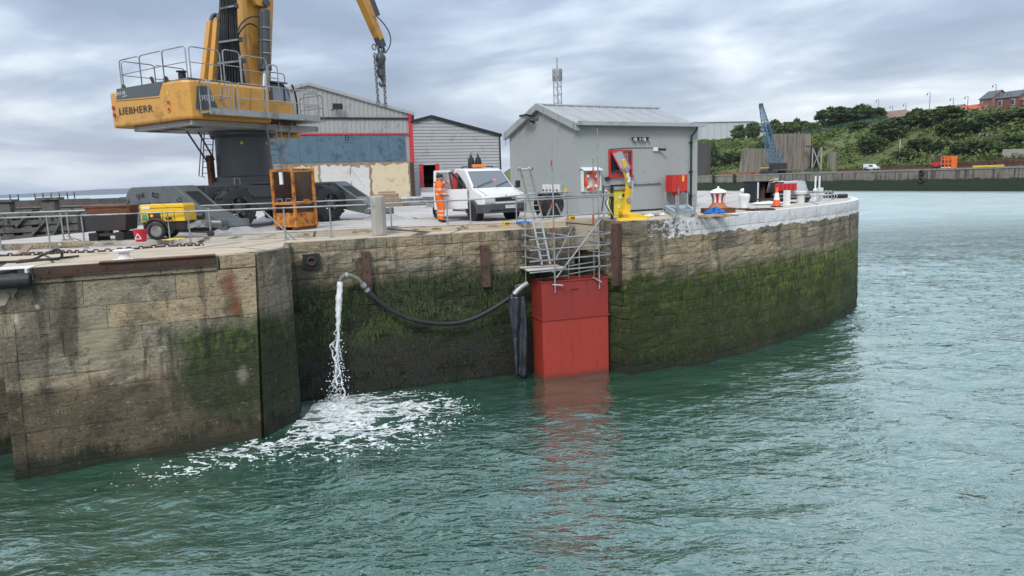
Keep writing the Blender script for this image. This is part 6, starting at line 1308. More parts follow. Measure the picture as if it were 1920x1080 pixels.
ar = [YF.Y(a, b, -.05) for a, b in ((1173, 402), (1176, 375), (1179, 345), (1172, 318), (1168, 299))]
for k in range(4):
    w_ = [.24, .19, .16, .11][k]; MB().bar(ar[k], ar[k + 1], w_, w_ * .8, (0, 1, 0)).out('arm_segment', mt['yellow'], ym, None, .015)
for k in (1, 2, 3): MB().cyl(ar[k] + V(0, -.16, 0), ar[k] + V(0, .16, 0), .09, 12).out('pivot_pin', mt['galv'], ym, 40)
MB().tube([ar[1] + V(.1, -.14, 0), ar[2] + V(.08, -.14, .1)], .035, 8).out('ram', mt['alu'], ym, 40)
for k in range(2): p_ = ar[2].lerp(ar[3], .3 + .35 * k) + V(-.02, -.13, 0); MB().box(p_, (.1, .012, .2)).out('arm_label', mt['white'], ym)
fb = YF.Y(1173, 404, -.05); MB().hexa([(fb.x - .2, -.2, 0), (fb.x + .95, -.15, 0), (fb.x + .95, .05, 0), (fb.x - .2, .15, 0), (fb.x - .2, -.2, .32), (fb.x + .95, -.15, .06), (fb.x + .95, .05, .06), (fb.x - .2, .15, .32)]).out('outrigger', mt['yellow'], ym, None, .015)
MB().hexa([(fb.x - .7, -.95, 0), (fb.x + .5, -.75, 0), (fb.x + .5, -.45, 0), (fb.x - .7, -.6, 0), (fb.x - .65, -.9, .1), (fb.x + .45, -.72, .06), (fb.x + .45, -.48, .06), (fb.x - .65, -.63, .1)]).out('base_foot', mt['yellow'], ym, None, .01); MB().bb(fb.x - .2, fb.x + .15, -.7, .1, .02, .2).out('base', mt['yellow'], ym, None, .01)
for k in range(3): MB().tube(cat([V(y0.x - .1, .15, y1.z - .1 - k * .05), V(y0.x - .25 - .08 * k, 0, .6), V(y0.x - .12, -.05, .1)], 5), .018, 5).out('control_hose', mt['white'] if k == 1 else mt['black'], ym, 60)
# loose galvanised fittings in front of the hut
gq = [G(1190 + k * 13, 408 - k * .8, 0) for k in range(5)]
for k in range(5):
    d_ = V(math.cos(k * 1.3), math.sin(k * 1.3) * .5, 0) * .22
    tag(MB().cyl(gq[k] + V(0, 0, .04) - d_, gq[k] + V(0, 0, .04) + d_, .035, 8).box(gq[k] + V(.05, .08, .06), (.14, .1, .12), k).out('pipe_fitting', mt['galv'] if k % 2 else mt['white'], None, None, .008), ['pale pipe fitting on the deck nearest the yellow machine foot', 'grey pipe fitting second from the yellow machine foot', 'pale pipe fitting midway between yellow machine and blue frame', 'grey pipe fitting fourth from the yellow machine foot', 'pale pipe fitting nearest the pale blue stillage frame'][k], 'fitting', 'loose fittings on the deck')
# galvanised stillage
gs = [G(1247, 397, 0), G(1268, 411, 0), G(1302, 408, 0), G(1289, 396, 0)]; o_ = gs[0]
gs2 = [(p - o_) for p in gs]; sg = thing('stillage_frame', 'pale blue-grey steel stillage frame with upright posts below the red cabinet', 'frame', o_)
mt['palebl'] = M('pale_blue_paint', (.33, .42, .48), .5, .1, .12, 4, (.3, .27, .22), .3)
for i in range(4):
    a, b = gs2[i], gs2[(i + 1) % 4]; MB().bar(a + V(0, 0, .2), b + V(0, 0, .2), .1, .14).out('frame_rail', mt['palebl'], sg)
    MB().cyl(a, a + V(0, 0, .82), .035, 8).out('post', mt['galv'], sg, 40); MB().bar(a + V(.12, -.05, 0), a + V(0, 0, .25), .04, .04).bar(a + V(-.12, .05, 0), a + V(0, 0, .25), .04, .04).out('foot', mt['galv'], sg)
m_ = (gs2[0] + gs2[2]) / 2; MB().cyl(m_, m_ + V(0, 0, 1.0), .035, 8).out('post', mt['galv'], sg, 40); MB().bar(gs2[0] + V(0, 0, .2), gs2[2] + V(0, 0, .2), .08, .1).out('frame_rail', mt['palebl'], sg)
hcx = HF.w(5.5, -.35, 0); tag(MB().torus(hcx + V(0, 0, .42), .42, .045, HF_M := (Matrix.Rotation(HF.rz, 3, 'Z') @ Mx), 28, 8).torus(hcx + HF.ey * .08 + V(.06, 0, .40), .4, .04, HF_M, 28, 8).tube(cat([hcx + V(-.4, 0, .06), hcx - HF.ex * 1.2 + V(0, -.1, .05), hcx - HF.ex * 3 + V(0, 0, .05)], 5), .04, 8).out('suction_hose', mt['black'], None, 60), 'coiled black suction hose leaning on the hut below the downpipe', 'hose')
# ---- capstan and neighbours
cq = G(1346, 399, 0); cs = thing('capstan', 'red and white striped capstan on a rusty base near the pier edge', 'capstan', cq, .2); cs.scale = (.8, .8, .8)
MB().bb(-.66, .66, -.5, .5, 0, .24).out('base_plate', mt['rust'], cs, None, .02)
mt['copper'] = M('rusty_orange_drum', (.42, .14, .05), .6, 0, .3, 6, (.14, .05, .02), .3, .3)
MB().lathe([(.44, .242), (.42, .3), (.3, .45), (.28, .5)], 24).out('skirt', mt['copper'], cs, 40)
for k in range(16):
    a0, a1 = k * math.pi / 8, (k + 1) * math.pi / 8; pf = [(.28, .5), (.27, .62), (.29, .76), (.36, .92)]; vs = []
    for r, z in pf:
        for j in range(3): a = lerp(a0 + .006, a1 - .006, j / 2); rr_ = r + (.018 if k % 2 else 0); vs.append((rr_ * math.cos(a), rr_ * math.sin(a), z))
    MB().add(vs, [(i * 3 + j, i * 3 + j + 1, i * 3 + j + 4, i * 3 + j + 3) for i in range(3) for j in range(2)]).out('whelp', mt['white'] if k % 2 else mt['red'], cs)
MB().lathe([(.26, .5), (.26, .62), (.28, .76), (.34, .915)], 20).out('drum_core', mt['red'], cs, 40)
MB().lathe([(.36, .925), (.44, .96), (.43, 1.0), (.28, 1.1), (.1, 1.16), (.05, 1.18), (.05, 1.26), (0, 1.28)], 24).out('cap', mt['white'], cs, 40)
rope_pile('blue_rope', 'heap of bright blue rope in front of the striped capstan', G(1340, 404, 0), .42, 60, mt['bluerope'], .025, 21, .34)
rope_pile('tan_rope', 'tangled tan mooring rope around the foot of the capstan', G(1345, 406, 0), .75, 60, mt['rope'], .022, 22, .06)
tag(MB().tube(cat([G(1372, 391, .03), G(1400, 392.5, .03), G(1440, 391, .03), G(1452, 393, .03), G(1420, 394.5, .03), G(1398, 393.5, .03)], 5), .03, 6).out('dark_rope', mt['darkrust'], None, 60), 'dark rope lying on the deck in front of the white bollard', 'rope')
bw = G(1395, 391.5, 0); bo = thing('bollard', 'squat white rounded mooring bollard right of the capstan', 'bollard', bw); bo.scale = (.82, .82, .82)
MB().lathe([(.2, 0), (.2, .06), (.19, .1), (.27, .5), (.29, .64), (.27, .72), (.18, .77), (0, .785)], 24).out('body', mt['white'], bo, 50); MB().lathe([(.26, 0), (.26, .035), (.21, .045)], 20).out('foot', mt['darkrust'], bo, 40)
cnp = G(1456, 388, 0); co = thing('traffic_cone', 'orange and white traffic cone standing on the pier', 'cone', cnp); co.scale = (.92, .92, .92)
mt['coneor'] = M('cone_orange', (.85, .10, .02), .5, 0, .06, 3); hcn = .92; rc_ = lambda z: lerp(.2, .035, z / hcn)
MB().lathe([(.34, 0), (.34, .04), (.22, .06)], 4, (0, 0, 0), Matrix.Rotation(.6, 3, 'Z')).out('base', mt['black'], co)
for z0, z1, m_ in ((.05, .33, 'coneor'), (.331, .66, 'white'), (.661, hcn, 'coneor')): MB().lathe([(rc_(z0), z0), (rc_(z1), z1)], 20).out('band', mt[m_], co, 40)
# dark workshop box
bx = G(1420, 381, 0); BF = Frame((bx.x, bx.y), .30); db = thing('tool_container', 'black open-fronted steel box container with brown rollers inside', 'container', bx, BF.rz)
xa, xb, zt_ = BF.Y(1422, 360, 0).x, BF.Y(1478, 360, 0).x, BF.Y(1440, 341, 0).z
xm = lerp(xa, xb, .42); mt['navy'] = M('dark_navy_paint', (.012, .016, .024), .45, 0, .2, 3)
MB().bb(xa, xb, 1.1, 1.15, .1, zt_).bb(xa, xa + .05, 0, 1.1, .1, zt_).bb(xb - .05, xb, 0, 1.1, .1, zt_).bb(xa + .05, xb - .05, 0, 1.1, .1, .15).out('shell', mt['navy'], db); MB().bb(xa - .04, xb + .04, -.05, 1.2, zt_ + .002, zt_ + .05).out('roof', mt['navy'], db)
MB().bb(xm, xb - .05, .0, .04, .152, zt_).out('door', mt['navy'], db); MB().bb(xa - .04, xa - .01, -.04, .04, .0, zt_).out('white_edge', mt['white'], db)
for k in range(2): MB().cyl((lerp(xa, xm, .32 + .4 * k), .4, .16), (lerp(xa, xm, .32 + .4 * k), .4, zt_ - .08), .14, 14).out('roller', mt['timber'], db, 40)
MB().bb(xa + .8, xa + .95, .2, .3, zt_ + .052, zt_ + .09).bb(xa + 1.1, xa + 1.3, .2, .4, zt_ + .052, zt_ + .16).out('lid_clutter', mt['plaster'], db)
for x in (xa + .1, xb - .1): MB().bb(x - .08, x + .08, .05, 1.05, 0, .098).out('skid', mt['black'], db)
# sack
def lump(name, label, cat_, c, r, sq, mat, seed): 
    o = MB().ico((0, 0, r * sq[2] * .9), r, 3, sq); 
    o.v = [tuple(Vector(p) * (1 + .16 * mnoise.noise(Vector(p) * 3.1 + V(seed, 0, 0)))) for p in o.v]; ob = o.out(name, mat, None, 80); ob.location = c; return tag(ob, label, cat_)
lump('sack', 'white bulging sack lying behind the black container', 'sack', G(1411, 364, 0), .75, (1.2, .7, .36), mt['white'], 2)
mt['poly'] = M('grey_tarpaulin', (.40, .43, .45), .4, 0, .12, 2, (.22, .24, .25), .35, .2)
lump('plastic_sheet', 'crumpled white sheeting on the deck before the black container', 'sheet', G(1440, 384, 0), .6, (1.3, .55, .14), mt['white'], 5)
# covered boat / machine
tb = G(1512, 380, 0); TBF = Frame((tb.x, tb.y), .38); tr = thing('covered_trailer', 'trailer load under a grey tarpaulin with red seats showing', 'trailer', tb, TBF.rz)
xa, xb, zt_ = TBF.Y(1474, 360, 0).x, TBF.Y(1521, 360, 0).x, TBF.Y(1490, 340, 0).z
mb = MB(); nx_, ny_ = 14, 8; vs = []
for j in range(ny_ + 1):
    for i in range(nx_ + 1):
        u, v = i / nx_, j / ny_; x = lerp(xa, xb, u); y = lerp(0, 1.3, v); hh = zt_ * min(1, 5 * (1 - u) + .35) * min(1, 6 * v + .55) * min(1, 6 * (1 - v) + .5) ; vs.append((x, y, hh + .07 * mnoise.noise(V(u * 6, v * 5, 1))))
mb.add(vs, [(j * (nx_ + 1) + i, j * (nx_ + 1) + i + 1, (j + 1) * (nx_ + 1) + i + 1, (j + 1) * (nx_ + 1) + i) for j in range(ny_) for i in range(nx_)])
n0 = nx_ + 1; k0 = len(mb.v); mb.v += [(vs[i][0], -.03 + .03 * math.sin(i * 2), .25) for i in range(n0)]; mb.f += [(k0 + i, k0 + i + 1, i + 1, i) for i in range(nx_)]
tp = mb.out('tarpaulin', mt['poly'], tr, 50); tp.modifiers.new('t', 'SOLIDIFY').thickness = .02
for k in range(5): MB().bb(xa - .75 + k * .24, xa - .55 + k * .24, -.25, -.05, .62, .95).out('seat', mt['red'], tr, None, .03)
MB().bb(xa - .8, xb + 1.2, -.12, -.04, .42, .5).bb(xa - .8, xb + 1.2, -.1, -.06, .28, .32).out('frame_rail', mt['galv'], tr); MB().bb(xa - .8, xb, .0, 1.2, .18, .24).out('chassis', mt['darkrust'], tr)
for x in (xa - .3, xb - .2): MB().lathe([(.06, -.07), (.17, -.06), (.17, .06), (.06, .07)], 16, (x, .1, .17), R90).out('wheel', mt['tyre'], tr, 40)
def post(name, label, cat_, px_, py_, ptop, wpx, mat, n=4, cap=False):
    p = G(px_, py_, 0); h = AY(px_, ptop, p.y).z; r = wpx / 1290 * p.y / 2; o = thing(name, label, cat_, p, .4)
    if n == 4: MB().bb(-r, r, -r, r, 0, h).out('shaft', mat, o, None, .01)
    else: MB().lathe([(r, 0), (r, h * .96), (r * .8, h)], n).out('shaft', mat, o, 40)
    if cap: MB().lathe([(r * 1.05, h - .14), (r * 1.6, h - .1), (r * 1.6, h + .0), (r * 1.1, h + .03), (0, h + .035)], 16).out('head', mat, o, 40)
    MB().bb(-r * 1.5, r * 1.5, -r * 1.5, r * 1.5, 0, .03).out('base', mat, o); return o
post('white_post', 'square white post just right of the traffic cone', 'post', 1475, 385, 357, 9, mt['white'])
post('bollard', 'cream flat-topped bollard in front of the covered trailer', 'bollard', 1501, 382, 359, 14, mt['plaster2'], 14, True)
post('white_post', 'stubby white box post beside the black pipes', 'post', 1537, 378, 352, 8, mt['white'])
for px_, lab in ((1528, 'left'), (1535.5, 'right')):
    p = G(px_, 373, 0); h = AY(px_, 330, p.y).z; o = thing('marker_post', 'thin white marker post with a knob, %s of the pair' % lab, 'post', p, 0, 'thin white marker posts'); MB().cyl((0, 0, 0), (0, 0, h), .045, 8).out('shaft', mt['white'], o, 40); MB().lathe([(.05, h * .32), (.11, h * .36), (.11, h * .42), (.05, h * .46)], 10).out('collar', mt['white'], o, 40)
rng_ = random.Random(9)
lays = [(1546, 372), (1551, 371.5), (1556, 371), (1549, 368), (1556, 367.5), (1562, 372), (1567, 370.5)]
for k, (px_, py_) in enumerate(lays):
    p = G(px_, 372.5 - (k > 4) * .4, 0); z = .11 + (.2 if py_ < 369 else 0); d_ = V(.5, .86, 0) if k < 5 else V(.95, .3, 0)
    o = thing('plastic_pipe', 'black plastic pipe, %s in the heap at the pier end' % ['leftmost', 'second from left', 'third from left', 'upper left', 'upper right', 'second from right', 'rightmost'][k], 'pipe', p, 0, 'black pipes heaped at the pier end'); MB().cyl((0, 0, z), d_ * .7 + V(0, 0, z), .11, 12).out('pipe', mt['black'], o, 40); MB().torus(V(0, 0, z) - d_ * .01, .1, .014, Matrix.Rotation(math.atan2(d_.y, d_.x) - math.pi / 2, 3, 'Z') @ Mx, 14, 5).out('end_rim', mt['white'], o)
# ------------------------------------------------------------------ far shore
FA = Vector((81.58, 290.04, 0)); fd = Vector((.361, -.9326, 0)); fn = Vector((.9326, .361, 0)); QZ = .85
def ST(s, t, z=0): return FA + fd * s + fn * t + V(0, 0, z)
def pxT(px_, t, py_=260):
    p = PL(px_, py_, FA + fn * t, fn); return p
crest_px = [(1000, 282), (1200, 275), (1310, 266), (1400, 262), (1480, 256), (1560, 243), (1620, 231), (1700, 219), (1800, 214), (1920, 208), (2100, 200)]
cs_, cz_ = [], []
for a, b in crest_px:
    p = pxT(a, 72, b); cs_.append((p - FA).dot(fd)); cz_.append(p.z)
od = np.argsort(cs_); cs_ = np.array(cs_)[od]; cz_ = np.array(cz_)[od]
def smooth(x): x = max(0, min(1, x)); return x * x * (3 - 2 * x)
def terr(s, t):
    H = float(np.interp(s, cs_, cz_)); n_ = mnoise.fractal(V(s * .03, t * .03, 1), 1, 2, 4)
    if t < 17: return QZ - .02
    k = smooth((t - 17) / 55.0) ; k = .55 * k + .45 * min(1, (t - 17) / 55.0)
    h = QZ + (H - QZ) * k + n_ * 1.1 * min(1, (t - 17) / 12) * (1 if t < 66 else max(.3, 1 - (t - 66) / 20))
    if t > 72: h += (t - 72) * .012
    return h
S0, S1_, T1 = -330, 330, 330
ss = np.arange(S0, S1_ + 1, 4.0); ts = np.concatenate([np.arange(0, 100, 3.0), np.arange(100, T1 + 1, 12.0)])
vs = [tuple(ST(s, t, terr(s, t))) for t in ts for s in ss]; W_ = len(ss)
t = NT('hillside_grass'); p = t.P()
c = t.mix(t.noise(p, .06, 5, .6), (.085, .125, .03), (.15, .18, .05)); c = t.mix(t.sm(t.noise(p, .35, 5, .7), .5, .68), c, (.125, .115, .045)); c = t.mix(t.sm(t.noise(p, .9, 4, .7), .5, .62), c, (.03, .05, .016))
mt['grass'] = t.fin(c, .95, 0, t.bump(t.noise(p, .8, 5, .7), .6, 1))
struct(MB().add(vs, [(j * W_ + i, j * W_ + i + 1, (j + 1) * W_ + i + 1, (j + 1) * W_ + i) for j in range(len(ts) - 1) for i in range(W_ - 1)]).out('hillside', mt['grass'], None, 60))
mt['apron'] = M('apron_concrete', (.30, .28, .25), .9, 0, .2, .15, (.14, .12, .1), .35)
struct(MB().hexa([ST(S0, .1, -6), ST(S1_, .1, -6), ST(S1_, 19, -6), ST(S0, 19, -6), ST(S0, .1, QZ), ST(S1_, .1, QZ), ST(S1_, 19, QZ), ST(S0, 19, QZ)]).out('far_quay', mt['apron']))
# quay wall in panels
def farwall(name, base, dark):
    t = NT(name); p = t.P(); x, y, z = t.sep(p)
    c = t.mix(t.noise(p, .5, 5, .65), tuple(q * .72 for q in base), base); c = t.mix(t.ma('MULTIPLY', t.sm(t.noise(t.map(p, (1.2, 1.2, .15)), 1, 5, .6), .48, .62), dark), c, (.045, .04, .035))
    zz = t.ma('ADD', z, t.ma('MULTIPLY', t.ma('SUBTRACT', t.noise(t.map(p, (.5, .5, .2)), 1, 4, .6), .5), 1.6 if dark > .6 else .7))
    g = t.sm(zz, -1.7, -2.2); c = t.mix(g, c, t.mix(t.noise(p, .8, 4, .6), (.016, .03, .016), (.04, .06, .024)))
    return t.fin(t.mix(t.sm(z, -4.9, -5.15), c, (.01, .012, .01)), .9, 0, t.bump(t.noise(t.map(p, (1, 1, 2)), 1.2, 5, .7), .15, .8))
mt['fwA'] = farwall('far_concrete_wall', (.34, .31, .25), .45); mt['fwB'] = farwall('far_stone_wall', (.30, .26, .215), .8)
fw = thing('far_quay_wall', 'long quay wall across the basin, pale concrete turning to dark stone', 'wall', FA)
rq = random.Random(2); s = S0
while s < S1_:
    l_ = rq.uniform(6, 9); q0, q1 = s + .06, s + l_ - .06; off = rq.uniform(0, .08); m_ = mt['fwA'] if s < 42 else mt['fwB']
    nz_ = 1 if s < 42 else 4
    for k in range(nz_):
        za, zb = lerp(-6, QZ - .45, k / nz_), lerp(-6, QZ - .45, (k + 1) / nz_)
        MB().hexa([fd * q0 - fn * off + V(0, 0, za + .02), fd * q1 - fn * off + V(0, 0, za + .02), fd * q1 + fn * .4 + V(0, 0, za + .02), fd * q0 + fn * .4 + V(0, 0, za + .02), fd * q0 - fn * off + V(0, 0, zb - .02), fd * q1 - fn * off + V(0, 0, zb - .02), fd * q1 + fn * .4 + V(0, 0, zb - .02), fd * q0 + fn * .4 + V(0, 0, zb - .02)]).out('wall_panel', m_, fw)
    MB().hexa([fd * q0 - fn * .15 + V(0, 0, QZ - .44), fd * q1 - fn * .15 + V(0, 0, QZ - .44), fd * q1 + fn * 1 + V(0, 0, QZ - .44), fd * q0 + fn * 1 + V(0, 0, QZ - .44), fd * q0 - fn * .15 + V(0, 0, QZ + .03), fd * q1 - fn * .15 + V(0, 0, QZ + .03), fd * q1 + fn * 1 + V(0, 0, QZ + .03), fd * q0 + fn * 1 + V(0, 0, QZ + .03)]).out('coping', mt['apron'], fw)
    s += l_
My = Matrix.Rotation(math.atan2(fn.y, fn.x) - math.pi / 2, 3, 'Z') @ Mx
for px_, lab, kz in ((1338, 'black tyre fender hanging on the far quay, leftmost', (.3, -1.1)), (1377, 'black tyre fender hanging on the far quay, second from left', (.3, -1.1)), (1727, 'pair of tyre fenders on the dark far wall below the forklift', (-.2, -2.2))):
    p = pxT(px_, -.35, 340); o = thing('tyre_fender', lab, 'fender', (p.x, p.y, 0), 0, 'tyre fenders on the far quay')
    for z in kz: MB().torus((0, 0, z), .62, .3, My, 16, 8).out('tyre', mt['black'], o, 60)
    MB().cyl((0, 0, kz[0] + .6), fn * .3 + V(0, 0, QZ), .06, 6).out('chain', mt['white'], o)
# bastions of the old staiths
t = NT('stained_old_concrete'); p = t.P(); c = t.mix(t.noise(p, .2, 5, .6), (.19, .165, .13), (.29, .25, .195)); c = t.mix(t.ma('MULTIPLY', t.sm(t.noise(t.map(p, (1.1, 1.1, .06)), 1, 5, .6), .48, .6), .7), c, (.09, .075, .058)); c = t.mix(t.ma('MULTIPLY', t.sm(t.noise(t.map(p, (1.6, 1.6, .1), loc=(4, 2, 0)), 1, 4, .6), .6, .68), .5), c, (.38, .34, .27)); mt['oldconc'] = t.fin(c, .92, 0, t.bump(t.noise(p, .8, 5, .6), .2, .7))
def slab(name, label, px0, px1, t_, ytop, thick, taper=.06, mat=None, parts=None, cat_='wall', z0=None):
    a, b = pxT(px0, t_, ytop), pxT(px1, t_, ytop); zb = (min(terr((p - FA).dot(fd), t_) for p in (a, b)) - .3) if z0 is None else z0
    zt0, zt1 = a.z, b.z; c = V((a.x + b.x) / 2, (a.y + b.y) / 2, zb); o = thing(name, label, cat_, c)
    A_, B_ = V(a.x, a.y, 0) - V(c.x, c.y, 0), V(b.x, b.y, 0) - V(c.x, c.y, 0); d = (B_ - A_); h = max(zt0, zt1) - zb
    MB().hexa([A_ - d * taper - fn * h * .05, B_ + d * taper - fn * h * .05, B_ + d * taper + fn * thick, A_ - d * taper + fn * thick, A_ + V(0, 0, zt0 - zb), B_ + V(0, 0, zt1 - zb), B_ + fn * thick + V(0, 0, zt1 - zb), A_ + fn * thick + V(0, 0, zt0 - zb)]).out('body', mat or mt['oldconc'], o)
    if parts:
        for k in range(parts):
            f = (k + .5) / parts; q = A_.lerp(B_, f); MB().hexa([q - d * .012 - fn * (h * .05 + .12), q + d * .012 - fn * (h * .05 + .12), q + d * .012 - fn * h * .0, q - d * .012 - fn * h * .0, q - d * .012 - fn * .2 + V(0, 0, h * .97), q + d * .012 - fn * .2 + V(0, 0, h * .97), q + d * .012 + V(0, 0, h * .97), q - d * .012 + V(0, 0, h * .97)]).out('rib', mt['oldconc'], o)
    return o
slab('concrete_bastion', 'broad low concrete bastion behind the blue crane', 1391, 1444, 16, 279, 4)
bt_ = slab('concrete_bastion', 'tall streaked concrete bastion right of the blue crane boom', 1447, 1509, 19, 251, 3, .03, None, 9)
slab('concrete_bastion', 'dark concrete abutment at the left foot of the green bank', 1296, 1326, 15, 268, 2, .0, M('dark_old_concrete', (.07, .065, .06), .9, 0, .2, .2))
slab('concrete_bastion', 'small leaning concrete wing wall in the weeds right of the steel trestle', 1553, 1563, 20, 285, 1.5)
slab('retaining_wall', 'short brown retaining wall halfway up the bank', 1748, 1780, 44, 256, 1.5); slab('retaining_wall', 'long pale retaining wall high on the bank at right', 1836, 1902, 46, 249, 1.5, .0, mt['concrete'], 8); slab('retaining_wall', 'grey block wall near the quay at far right', 1880, 1925, 24, 280, 3, .0, mt['concrete'])
# steel trestle
p0, p1 = pxT(1512, 18, 275), pxT(1547, 18, 274); tz = p0.z; tr_ = thing('steel_trestle', 'dark steel trestle with crossed bracing beside the tall bastion', 'trestle', (p0.x, p0.y, QZ))
d = V(p1.x - p0.x, p1.y - p0.y, 0); h = tz - QZ
MB().bar(V(0, 0, h), d + V(0, 0, h), .8, .5).out('deck_beam', mt['darkrust'], tr_)
for f in (.35, .82): MB().bar(d * f, d * f + V(0, 0, h - .3), .4, .4).out('column', mt['concrete'], tr_)
MB().bar(d * .35 + V(0, 0, 1), d * .82 + V(0, 0, h - .5), .25, .25).out('brace', mt['concrete'], tr_); MB().bar(d * .82 + V(0, 0, 1), d * .35 + V(0, 0, h - .5), .25, .25).out('brace', mt['concrete'], tr_)
MB().hexa([d * 0 + fn * 2, d * .3 + fn * 2, d * .3 + fn * 3, d * 0 + fn * 3, d * 0 + fn * 2 + V(0, 0, h - .3), d * .3 + fn * 2 + V(0, 0, h - .3), d * .3 + fn * 3 + V(0, 0, h - .3), d * 0 + fn * 3 + V(0, 0, h - .3)]).out('infill_panel', mt['dark'], tr_)
# blue lattice crane
cp_ = pxT(1455, 5, 320); bc = thing('lattice_crane', 'blue lattice-boom crawler crane on the far quay', 'crane', (cp_.x, cp_.y, QZ)); L0 = V(cp_.x, cp_.y, QZ); ax_ = (pxT(1480, 5, 320) - pxT(1440, 5, 320)); ax_.z = 0; ax_.normalize(); ny_ = V(-ax_.y, ax_.x, 0)
def LB(px_, py_): return pxT(px_, 5, py_) - L0
mt['bcrane'] = M('blue_crane_paint', (.06, .17, .27), .55, 0, .2, .3, (.03, .05, .07), .3)
for s_ in (-1, 1):
    MB().box(ny_ * s_ * 2.1 + V(0, 0, .55), (6.0, .9, 1.1), math.atan2(ax_.y, ax_.x)).out('track', mt['tyre'], bc, None, .2)
MB().box(ax_ * 1.0 + V(0, 0, 2.6), (5.6, 3.2, 2.3), math.atan2(ax_.y, ax_.x)).out('house', M('crane_brown', (.03, .026, .028), .7), bc, None, .1)
MB().box(ax_ * -1.7 + V(0, 0, 3.0), (2.2, 1.8, 2.8), math.atan2(ax_.y, ax_.x)).out('cab', mt['bcrane'], bc, None, .1); MB().box(ax_ * -1.9 - fn * .95 + V(0, 0, 3.3), (1.6, .3, 1.2), math.atan2(ax_.y, ax_.x)).out('cab_window', mt['glass'], bc)
b0, b1 = LB(1452, 306), LB(1427, 198); bdv = (b1 - b0).normalized(); sdv = bdv.cross(ny_).normalized()
nseg = 16; ch_ = []
def wid(f): return lerp(.35, 1.35, min(1, f * 4)) if f < .25 else lerp(1.35, .45, (f - .25) / .75)
for i, j in ((-1, -1), (1, -1), (1, 1), (-1, 1)):
    pts = [b0.lerp(b1, k / nseg) + sdv * i * wid(k / nseg) + ny_ * j * wid(k / nseg) for k in range(nseg + 1)]; ch_.append(pts); MB().tube(pts, .19, 5).out('boom_chord', mt['bcrane'], bc)
mb = MB()
for e in range(4):
    a, b = ch_[e], ch_[(e + 1) % 4]
    for k in range(nseg): mb.cyl(a[k], b[k + 1], .11, 4).cyl(b[k], a[k], .09, 4)
mb.out('boom_lacing', mt['bcrane'], bc); MB().box(b1, (1.2, 1.2, 1.6), .3).out('boom_head', mt['crdark'], bc, None, .1)
g0 = LB(1470, 283); MB().bar(ax_ * 1.5 + V(0, 0, 3.7), g0, .3, .3).bar(ax_ * 3.5 + V(0, 0, 3.7), g0, .3, .3).bar(ax_ * 3.3 + V(0, 0, 3.7), LB(1461, 287), .25, .25).out('gantry', mt['bcrane'], bc)
MB().cyl(g0, b0.lerp(b1, .86), .05, 4).cyl(g0, b1, .05, 4).cyl(LB(1461, 287), b0.lerp(b1, .5), .05, 4).out('pendant_rope', mt['crdark'], bc); MB().cyl(b1 + V(-.7, 0, 0), LB(1431, 290) + V(-.2, -.2, 0), .035, 4).out('hoist_rope', mt['crdark'], bc)
# plant and stores on the far quay
def atq(px_, t_): p = pxT(px_, t_, 320); return V(p.x, p.y, QZ)
fr_ = math.atan2(fd.y, fd.x)
ex_ = thing('excavator', 'small yellow-topped tracked machine left of the blue crane', 'excavator', atq(1437, 4), fr_)
MB().bb(-2, 2, -1.2, -.6, 0, .8).bb(-2, 2, .6, 1.2, 0, .8).out('track', mt['tyre'], ex_); MB().bb(-2, 2, -1.1, 1.1, .85, 1.9).out('body', mt['crdark'], ex_, None, .1); MB().bb(-2.1, 2.1, -1.2, 1.2, 1.95, 2.3).out('top_cover', mt['yellow'], ex_, None, .1); MB().bb(-1.9, -1.7, -1, 1, .8, 1.95).out('guard', mt['dark'], ex_)
rr = random.Random(77); mb = MB()
for k in range(160):
    p = pxT(lerp(1356, 1425, rr.random()), lerp(3, 8, rr.random()), 325); mb.box((p.x, p.y, QZ + rr.uniform(.1, .9)), (rr.uniform(.4, 1.6), rr.uniform(.3, .8), rr.uniform(.1, .5)), rr.uniform(0, 3))
tag(mb.out('scrap_heap', M('orange_scrap', (.36, .13, .06), .9, 0, .5, .8, (.2, .13, .09), .4)), 'low heap of orange-brown scrap on the far quay left of the blue crane', 'scrap', kind='stuff')
wv_ = thing('parked_van', 'small white van parked on the far quay below the telegraph pole', 'van', atq(1633, 6), fr_ + .2)
MB().prism([(-2.1, .5), (2.2, .5), (2.25, 1.0), (1.5, 1.2), (.9, 1.95), (-2.1, 2.05)], lambda a, b: (a, -.9, b), lambda a, b: (a, .9, b)).out('body', mt['vanwhite'], wv_, None, .1); MB().bb(-.2, 1.0, -.93, -.905, 1.2, 1.7).out('side_window', mt['glass'], wv_); MB().bb(-2.0, -.6, -.93, -.905, .7, 1.0).out('dark_panel', mt['crdark'], wv_)
for x in (-1.4, 1.5):
    for y in (-.85, .85): MB().cyl((x, y - .1, .34), (x, y + .1, .34), .34, 14).out('wheel', mt['tyre'], wv_, 40)
fk = thing('forklift', 'red and black forklift truck with raised mast on the far quay', 'forklift', atq(1763, 7), fr_ + math.pi)
MB().prism([(-.6, .5), (2.4, .5), (2.5, 1.5), (1.2, 1.9), (-.6, 1.9)], lambda a, b: (a, -1, b), lambda a, b: (a, 1, b)).out('body', mt['red'], fk, None, .1); MB().bb(-.5, 1.2, -1, 1, 1.95, 3.4).out('cab', mt['glass'], fk, None, .08); MB().bb(-.6, 1.3, -1.05, 1.05, 3.42, 3.55).out('cab_roof', mt['crdark'], fk)
for y in (-.6, .6): MB().bb(-1.1, -.85, y - .12, y + .12, .2, 4.3).out('mast_rail', mt['crdark'], fk)
for x in (-.4, 1.9):
    for y in (-.95, .95): MB().cyl((x, y - .2, .55), (x, y + .2, .55), .55, 16).out('wheel', mt['tyre'], fk, 40)
MB().bb(-2.4, -1.1, -.7, .7, .3, .42).out('fork', mt['crdark'], fk)
